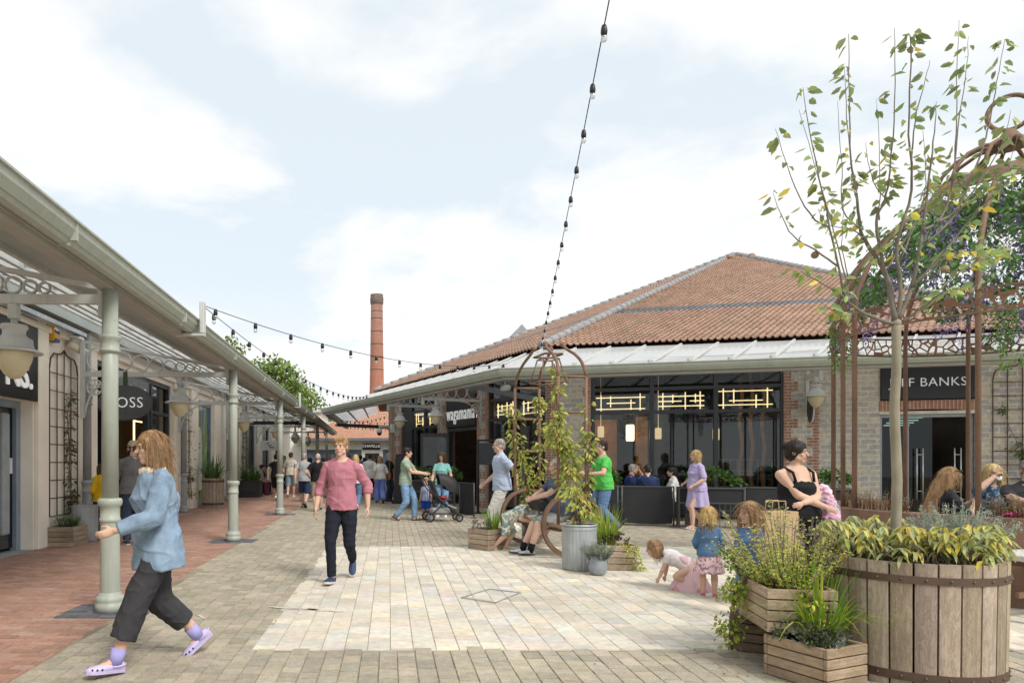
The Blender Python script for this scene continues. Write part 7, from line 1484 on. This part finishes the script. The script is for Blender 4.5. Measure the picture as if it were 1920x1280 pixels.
person('seated woman in a patterned top and burgundy skirt beyond the dark planter', Lw(.62, 29.4), 75, 1.66, sit(.46, lean=14, head=(0, 12)), ('elbow', PNKP), ('trousers', C('burgundy', (.16, .04, .08))), ('shoe', TRN, DKS), ('bun', HDK), skin=3, fem=True, vox=.012)
person('dark haired seated woman behind the one in burgundy', Lw(.6, 30.15), 72, 1.64, sit(.46, lean=10), ('tee', BLKC), ('trousers', BLKC), ('shoe', TRN, DKS), ('bob', HDK), skin=3, fem=True, vox=.012)
# family with the pushchair
mp_ = person('man in a sage green T-shirt and blue jeans pushing the pushchair', at0(760, 16.7), 74, 1.82, walk(.2, 1, hL=(.16, -.46, 1.10), hR=(-.14, -.46, 1.10), eL=(.4, .5, -.8), eR=(-.4, .5, -.8), pR=25, zR=.04, head=(8, 0), curl=1.), ('tee', C('sage green', (.30, .38, .30)), -.1), ('trousers', C('faded jeans', (.22, .36, .56))), ('sandal', M('brown sandal', (.08, .05, .04), .6), DKS), ('short', HDK), vox=.009)
person('small boy in a blue and white striped football shirt holding the pushchair', at0(799, 17.05), -30, 1.05, stand(), ('tee', M_stripe('blue white stripes', (.03, .10, .50), (.75, .77, .80), 9.)), ('shorts', C('royal blue', (.02, .08, .45))), ('shoe', WTR, RUB), ('short', HBL), kid=True, vox=.009)
person('woman in an aqua T-shirt standing behind the pushchair', at0(829, 17.7), -18, 1.68, stand(hL=(.2, -.25, 1.0), hR=(-.24, -.2, .92), head=(-20, 5)), ('tee', C('aqua', (.28, .58, .55)), -.1), ('trousers', MATS['cloth faded jeans'] if 'cloth faded jeans' in MATS else JEAN), ('shoe', WTR, RUB), ('long', HBR, .24), fem=True, vox=.009)
ps = thing('pushchair', 'black and grey pushchair with a folding hood facing right', 'pushchair', at0(826, 16.45), R(6))
PB = M('pushchair black', (.022, .022, .025), .6, 0, .2, 9.); PG = M('pushchair grey', (.26, .26, .27), .8); 
for y in (-.24, .24):
    q = MB(); q.tube([(-.46, y, 1.06), (-.3, y, .78), (.05, y, .45), (.42, y, .14)], .016, 8); q.tube([(-.3, y, .14), (.0, y, .42), (.2, y, .62)], .014, 8); q.build('frame_tube', M('pushchair tube', (.06, .06, .065), .35, .6), ps)
q = MB(); q.tube([(-.46, -.24, 1.06), (-.5, 0, 1.09), (-.46, .24, 1.06)], .02, 8); q.build('handle', PB, ps)
for x, y, r in ((-.3, -.25, .12), (-.3, .25, .12), (.42, -.2, .1), (.42, .2, .1)):
    q = MB(); q.ring((x, y, r), (1, 0, 0), (0, 0, 1), r - .022, .022, 24, 8); wh = q.build('wheel', PB, ps); q = MB(); q.band((x, y, r), (1, 0, 0), (0, 0, 1), .02, .035, .04, 16)
    for k in range(6): a = PI * k / 3; q.bar((x + .03 * math.cos(a), y, r + .03 * math.sin(a)), (x + (r - .03) * math.cos(a), y, r + (r - .03) * math.sin(a)), .014, .014, (0, 1, 0))
    q.build('hub', PG, wh)
q = MB(); q.box((.05, 0, .5), (.42, .4, .07), Matrix.Rotation(R(-8), 3, 'Y'), bev=.03); q.box((-.16, 0, .74), (.08, .4, .55), Matrix.Rotation(R(-24), 3, 'Y'), bev=.03); q.build('seat', PB, ps); q = MB(); q.box((.24, 0, .36), (.26, .36, .05), Matrix.Rotation(R(22), 3, 'Y'), bev=.02); q.build('footrest', PG, ps)
q = MB(); n, m_ = 14, 8; vs = []
for j in range(m_ + 1):
    b = R(-20 + 125 * j / m_)
    for i in range(n + 1): a = R(-90 + 180 * i / n); rr = .52; vs.append((-.02 + rr * .9 * math.cos(b) * max(.25, math.cos(a) ** .5 if math.cos(a) > 0 else 0) * (1 if math.cos(b) > 0 else .6), .235 * math.sin(a), .80 + .36 * math.sin(b) * max(.2, math.cos(a) ** .4 if math.cos(a) > .01 else 0)))
q.add(vs, [[j * (n + 1) + i, j * (n + 1) + i + 1, (j + 1) * (n + 1) + i + 1, (j + 1) * (n + 1) + i] for j in range(m_) for i in range(n)], None, True); q.build('hood', PB, ps)
q = MB(); q.bx(-.26, .2, -.19, .19, .17, .34, bev=.05); q.build('basket', PG, ps); q = MB(); q.box((.08, 0, .57), (.22, .26, .07), Matrix.Rotation(.2, 3, 'Y'), bev=.03); q.build('blanket', C('red blanket', (.5, .05, .05)), ps)
# passers by
person('tall man in a pale blue shirt and white trousers passing behind the arbour bench', at0(941, 13.1), -85, 1.92, walk(.25, 1), ('shirt', C('pale blue', (.46, .54, .72)), -.12), ('trousers', C('white chino', (.7, .69, .66))), ('shoe', WTR, RUB), ('crop', HGR), vox=.009, w=1.1)
person('man in bright green shirt and jeans passing right of the arbour bench', at0(1133, 13.6), -88, 1.90, walk(.22, -1, hR=(-.2, -.38, 1.12), hL=(.2, -.36, 1.10), curl=.9), ('tee', C('bright green', (.10, .50, .10)), -.12), ('trousers', JEAN), ('shoe', TRN, RUB), ('crop', HDK), vox=.009, w=1.1, belly=.02)
LIL = C('lilac dress', (.44, .38, .62))
person('woman in a lilac tunic dress and sandals walking left past the terrace planter', at0(1308, 14.55), -84, 1.72, walk(.16, 1, hR=(-.2, -.2, .98), hL=(.22, -.22, .95)), ('elbow', LIL, -.1), ('skirt', LIL, .52, .02), ('sandal', M('tan sandal', (.4, .28, .18), .6), RUB), ('bob', HBL), fem=True, vox=.009, w=1.18, belly=.03)
# diners
person('diner in a navy polo shirt resting his chin on his hand', Aw(DNX[0], -1.0), math.degrees(ARZ) + 85, 1.76, sit(.46, hL=(.08, -.26, 1.24), eL=(.5, -.3, -1), curl=1.3, lean=10), ('polo', NAVY), ('trousers', KHA), ('shoe', TRN, RUB), ('short', HGR), vox=.010, w=1.1)
person('diner in navy seen from behind at the cafe table', Aw(DNX[1], -1.6), math.degrees(ARZ) + 180, 1.74, sit(.46), ('polo', NAVY), ('trousers', JEAND), ('shoe', TRN, RUB), ('crop', HDK), vox=.010, w=1.15)
person('dark haired woman in white at the cafe table facing left', Aw(DNX[2], -1.0), math.degrees(ARZ) - 85, 1.66, sit(.46, hL=(.1, -.36, .82), hR=(-.1, -.36, .82)), ('elbow', WHTC), ('trousers', BLKC), ('shoe', TRN, RUB), ('bun', HDK), fem=True, vox=.010)
person('woman with dark hair at the cafe table behind the woman in white', Aw(DNX[2] + .1, -.35), math.degrees(ARZ) - 60, 1.62, sit(.46), ('tee', BLKC), ('trousers', BLKC), ('shoe', TRN, RUB), ('curly', HDK), skin=3, fem=True, vox=.012)
# on the arbour bench
fb = math.degrees(BRz)
pb = person('man in slate blue T-shirt and grey shorts sitting on the arbour bench', Cw(.42, .02, 0), fb, 1.80, sit(.53, hL=(-.04, -.44, .84), hR=(-.16, -.42, .84), eL=(1, .2, -.4), eR=(-1, .2, -.4), lean=5, fL=(.06, -.52), fR=(-.1, -.58), pL=-6, pR=-6, head=(-10, 6), curl=1.), ('tee', C('slate blue', (.11, .13, .19)), -.02), ('shorts', C('pale grey cotton', (.36, .38, .38))), ('shoe', M('grey trainer', (.42, .43, .45), .55, 0, .3, 14.), DKS), ('crop', HGR), skin=1, vox=.009, w=1.15, belly=.06)
for e in ('L', 'R'): q = MB(); a = pb['an' + e]; k = pb['kn' + e]; q.tube([a + V(0, 0, -.03), a.lerp(k, .26)], [.05, .052], 14); q.build('sock', BLKC, pb['root'])
bg_ = thing('shoulder_bag', 'black bag with a red tab on the lap of the man on the arbour bench', 'bag', Cw(.36, -.30, .68), BRz); q = MB(); q.box((0, 0, .1), (.42, .2, .22), bev=.07); q.build('body', M('black nylon', (.02, .02, .022), .45, 0, .3, 12., bmp=.3), bg_); q = MB(); q.box((-.1, -.1, .19), (.07, .03, .05), bev=.01); q.build('tab', M('red tab', (.6, .03, .04), .5), bg_)
person('child in leaf print outfit leaning onto the lap of the man on the bench', Cw(-.12, -.62, 0), fb + 150, 1.18, stand(lean=58, pel=(0, .05, -.06), hL=(.18, -.55, .78), hR=(-.18, -.5, .78), fL=(.08, .1), fR=(-.1, .32), zR=.04, pR=40, head=(0, -15)), ('tee', FLOW, -.1), ('shorts', FLOW), ('shoe', M('tan shoe', (.4, .28, .16), .6), RUB), ('short', HBR), kid=True, vox=.009)
# right foreground
tw = person('woman in a black vest top with folded arms standing behind the big barrel', at0(1492, 6.9), 8, 1.655, stand(hL=(-.11, -.24, 1.10), hR=(.13, -.26, 1.06), eL=(.8, -.1, -.6), eR=(-.8, -.1, -.6), head=(38, 4), curl=.5, pnL=(0, 1, 0), pnR=(0, 1, 0)), ('tank', BLKC, -.06), ('slim', BLKC), ('shoe', TRN, RUB), ('bun', HDK), fem=True, w=1.24, vox=.008, belly=.035)
pg_ = thing('paper_bag', 'large tan paper bag held before the woman in the black vest', 'bag', at0(1458, 6.72) + V(-.02, 0, .42)); q = MB(); q.box((0, 0, .27), (.36, .16, .54), bev=.004); q.build('body', M('kraft paper', (.50, .36, .20), .8, 0, .1, 5., bmp=.2), pg_); q = MB()
for y in (-.06, .06): q.tube([(-.07, y, .54), (-.06, y, .64), (.06, y, .64), (.07, y, .54)], .006, 6)
q.build('handle', M('kraft paper'), pg_)
pj = thing('bundled_jacket', 'pink and white bundled jacket over the arm of the woman in the black vest', 'garment', at0(1548, 6.95) + V(0, .05, .78)); q = MB(); caps(q, (0, 0, .36), (.06, -.03, .0), .07, .11); caps(q, (-.04, 0, .34), (.1, .02, .16), .06, .08); obj('cloth', remesh(q, .009, 2, .022, (16, 16, 9)), M_print('pink white print', (.72, .45, .55), [(.75, .72, .74), (.6, .25, .4), (.3, .3, .42)], 14.), pj)
dj = C('child denim', (.09, .18, .32), var=.25)
person('toddler in a blue denim jacket and pink floral skirt seen from behind', at0(1329, 7.3), 160, .97, stand(hL=(.2, -.2, .98), hR=(-.24, -.18, .98), head=(-34, 8)), ('jacket', dj, .0), ('skirt', FLOR, .47, .07), ('shoe', M('pink trainer', (.50, .14, .18), .6), RUB), ('bob', HBL), kid=True, fem=True, vox=.0075)
person('small girl with light brown hair in a denim jacket behind the crate planters', at0(1406, 6.35), -75, 1.08, stand(), ('jacket', dj, -.05), ('trousers', JEAN), ('shoe', WTR, RUB), ('long', HLB, .2), kid=True, fem=True, vox=.0085)
pkc = M_print('pink tulle', (.70, .46, .50), [(.74, .62, .62), (.60, .30, .36)], 7.)
ck = person('little girl in a pink and white dress crouching with one hand on the ground', at0(1290, 7.75), -110, 1.0, stand(pel=(0, .05, -.42), lean=62, fL=(.12, .02), fR=(-.12, .1), hL=(.16, -.58, .1), hR=(-.30, -.42, .05), kidhands=True, kL=(.6, -1, 0), kR=(-.6, -1, 0), head=(0, -10), curl=.3), ('tee', C('child white', (.72, .68, .68)), .1), ('skirt', pkc, .36, .20), ('shoe', WTR, RUB), ('bob', HLB), kid=True, fem=True, vox=.009)
# inside the pergola
for k, (px, Y) in enumerate(((1748, 7.95), (1858, 8.6), (1926, 7.75))):
    if k == 0:
        st0 = thing('stool', 'round stool under the girl with very long hair', 'stool', at0(px, Y), 0, 'stools in the pergola'); q = MB(); q.lathe([(.18, .46), (.19, .48), (.18, .505), (0, .51)], n=24); q.build('seat', CORTEN, st0); q = MB(); q.lathe([(.16, 0), (.16, .02), (.04, .04), (.04, .46)], n=20); q.build('pedestal', BLACK, st0)
    else: copy_tree(st0, ['', 'round stool under the woman drinking', 'round stool under the man with folded arms'][k], at0(px, Y))
g1_ = person('girl with very long light brown hair looking down at a phone', at0(1748, 7.95), 78, 1.66, sit(.55, lean=14, head=(0, 16), hL=(.05, -.42, 1.02), hR=(-.08, -.40, 1.0), curl=.9), ('elbow', M_stripe('black with pale stripe', (.02, .02, .025), (.03, .03, .035), 5.)), ('trousers', BLKC), ('shoe', TRN, RUB), ('long', M_hair('honey brown', (.36, .22, .11)), .58), fem=True, vox=.0075)
q = MB(g1_['HM']); 
for s in (-1, 1): q.ball((s * .036, -.062, .108), .026, 12, 8, sc=(1, .5, .9))
q.tube([(-.086, .02, .085), (-.07, -.06, .11), (0, -.075, .115), (.07, -.06, .11), (.086, .02, .085)], .006, 6); q.build('sunglasses', M('dark lens', (.015, .015, .018), .12), g1_['root'])
ph = thing('phone', 'white phone held by the girl with very long hair', 'phone', at0(1792, 7.9) + V(-.03, 0, .95), R(60)); q = MB(); q.box((0, 0, .05), (.075, .15, .01), Matrix.Rotation(R(40), 3, 'X'), bev=.004); q.build('body', WHITE, ph)
g2_ = person('blond woman in a navy patterned top drinking from a white cup', at0(1858, 8.6), -14, 1.68, sit(.55, lean=2, hR=(-.07, -.20, 1.31), eR=(-1, -.2, -.9), hL=(.14, -.30, .95), head=(-4, -2), curl=1.2), ('elbow', NAVP), ('trousers', BLKC), ('shoe', TRN, RUB), ('long', M_hair('pale blond', (.58, .44, .22)), .42), fem=True, vox=.0075, w=1.05)
mpos = g2_['HM'] @ Vector((-.002, -.128, -.05)); mw = FR[g2_['root'].name] @ mpos
cu = thing('cup', 'white takeaway cup at the lips of the blond woman', 'cup', mw); q = MB(Matrix.Rotation(R(62), 4, 'X') @ Matrix.Translation((0, 0, -.10))); q.lathe([(.028, 0), (.04, .1), (.042, .1), (.042, .108), (.0, .108)], n=24); q.build('body', WHITE, cu)
m3 = person('man in charcoal T-shirt and sunglasses sitting with folded arms at the right', at0(1926, 7.75), -28, 1.76, sit(.55, hL=(-.1, -.26, 1.0), hR=(.12, -.28, .96), eL=(.8, 0, -.5), eR=(-.8, 0, -.5), pnL=(0, 1, 0), pnR=(0, 1, 0)), ('tee', C('charcoal tee', (.07, .07, .078))), ('trousers', JEAND), ('shoe', TRN, RUB), ('crop', HGR), vox=.008, w=1.15, belly=.05)
q = MB(m3['HM'])
for s in (-1, 1): q.ball((s * .033, -.084, .008), .026, 12, 8, sc=(1.1, .35, .8))
q.tube([(-.08, .02, .012), (-.068, -.055, .014), (0, -.09, .016), (.068, -.055, .014), (.08, .02, .012)], .004, 6); q.build('sunglasses', M('dark lens'), m3['root'])
rp = thing('phone', 'red cased phone on the ring wall before the man with folded arms', 'phone', PC + V(1.72 * math.cos(R(243)), 1.72 * math.sin(R(243)), .884), R(40)); q = MB(); q.box((0, 0, .012), (.08, .15, .012), bev=.004); q.build('body', M('red case', (.6, .04, .06), .4), rp)
sg = thing('sunglasses', 'pink and white sunglasses lying on the ring wall', 'sunglasses', PC + V(1.72 * math.cos(R(229)), 1.72 * math.sin(R(229)), .884), R(20)); q = MB()
for s in (-1, 1): q.ball((s * .036, 0, .03), .034, 12, 8, sc=(1, .35, .8))
q.tube([(-.08, .1, .015), (-.076, 0, .036), (0, -.012, .04), (.076, 0, .036), (.08, .1, .015)], .007, 6); q.build('frame', M('hot pink', (.75, .05, .3), .35), sg)
SKYX, SKYY = 6.3, 2.75
# ------------------------------------------------------------------ sky, sun, camera
w = bpy.data.worlds.new('World'); SC.world = w; w.use_nodes = True; nt = w.node_tree; nt.nodes.clear()
SUN_EL, SUN_AZ = R(47), R(142)         # azimuth of the sun measured from +Y towards +X
out = nt.nodes.new('ShaderNodeOutputWorld'); bg = nt.nodes.new('ShaderNodeBackground'); bg.inputs[1].default_value = .132; L(nt, bg.outputs[0], out.inputs[0])
sk = N(nt, 'ShaderNodeTexSky'); sk.sky_type = 'NISHITA'; sk.sun_disc = False; sk.sun_elevation = SUN_EL; sk.sun_rotation = SUN_AZ; sk.air_density = 1.; sk.dust_density = 1.5; sk.ozone_density = 1.
tc = N(nt, 'ShaderNodeTexCoord'); sx = N(nt, 'ShaderNodeSeparateXYZ'); L(nt, tc.outputs['Generated'], sx.inputs[0])
zz = N(nt, 'ShaderNodeMath', operation='ADD'); L(nt, sx.outputs[2], zz.inputs[0]); zz.inputs[1].default_value = .22
dv = N(nt, 'ShaderNodeVectorMath', operation='DIVIDE'); L(nt, tc.outputs['Generated'], dv.inputs[0]); cb = N(nt, 'ShaderNodeCombineXYZ')
for k in range(3): L(nt, zz.outputs[0], cb.inputs[k])
L(nt, cb.outputs[0], dv.inputs[1])
mp = N(nt, 'ShaderNodeMapping'); mp.inputs['Location'].default_value = (SKYX, SKYY, 3.1); L(nt, dv.outputs[0], mp.inputs[0])
n1 = N(nt, 'ShaderNodeTexNoise', Scale=1.55, Detail=9., Roughness=.53, Distortion=.25); L(nt, mp.outputs[0], n1.inputs['Vector'])
n2 = N(nt, 'ShaderNodeTexNoise', Scale=2.6, Detail=8., Roughness=.6); L(nt, mp.outputs[0], n2.inputs['Vector'])
m1 = ramp(nt, n1.outputs[0], [(.41, 0.), (.50, .7), (.62, 1.)])
blue = mixc(nt, .82, sk.outputs[0], (7.0, 7.65, 8.05))
cl = ramp(nt, n2.outputs[0], [(.3, (7.9, 7.85, 7.7)), (.62, (8.6, 8.5, 8.3))])
hz = N(nt, 'ShaderNodeMapRange'); L(nt, sx.outputs[2], hz.inputs[0]); hz.inputs[1].default_value = .02; hz.inputs[2].default_value = .25; hz.inputs[3].default_value = .75; hz.inputs[4].default_value = 0.
mm = N(nt, 'ShaderNodeMath', operation='MAXIMUM'); L(nt, m1, mm.inputs[0]); L(nt, hz.outputs[0], mm.inputs[1])
L(nt, mixc(nt, mm.outputs[0], blue, cl), bg.inputs[0])
ld = bpy.data.lights.new('sun', 'SUN'); ld.energy = 2.9; ld.angle = R(18); ld.color = (1, .95, .87); so = bpy.data.objects.new('sun', ld); COL.objects.link(so)
sd = Vector((math.cos(SUN_EL) * math.sin(SUN_AZ), math.cos(SUN_EL) * math.cos(SUN_AZ), math.sin(SUN_EL))); so.rotation_euler = sd.to_track_quat('Z', 'Y').to_euler(); so.location = sd * 50
cd = bpy.data.cameras.new('camera'); co = bpy.data.objects.new('camera', cd); COL.objects.link(co); co.location = (0, 0, H); co.rotation_euler = (PI / 2, 0, 0)
cd.sensor_width = 36; cd.lens = F / 1920 * 36; cd.shift_x = (960 - CX) / 1920; cd.shift_y = (CY - 640) / 1920; cd.clip_start = .05; cd.clip_end = 2000
SC.camera = co; SC.view_settings.view_transform = 'Standard'; SC.view_settings.look = 'None'; SC.view_settings.exposure = 0; SC.view_settings.gamma = 1
SC.cycles.max_bounces = 8; SC.cycles.diffuse_bounces = 3; SC.cycles.glossy_bounces = 3; SC.cycles.transparent_max_bounces = 12; SC.cycles.use_denoising = True; SC.cycles.sample_clamp_indirect = 6
for o in LINK: COL.objects.link(o)
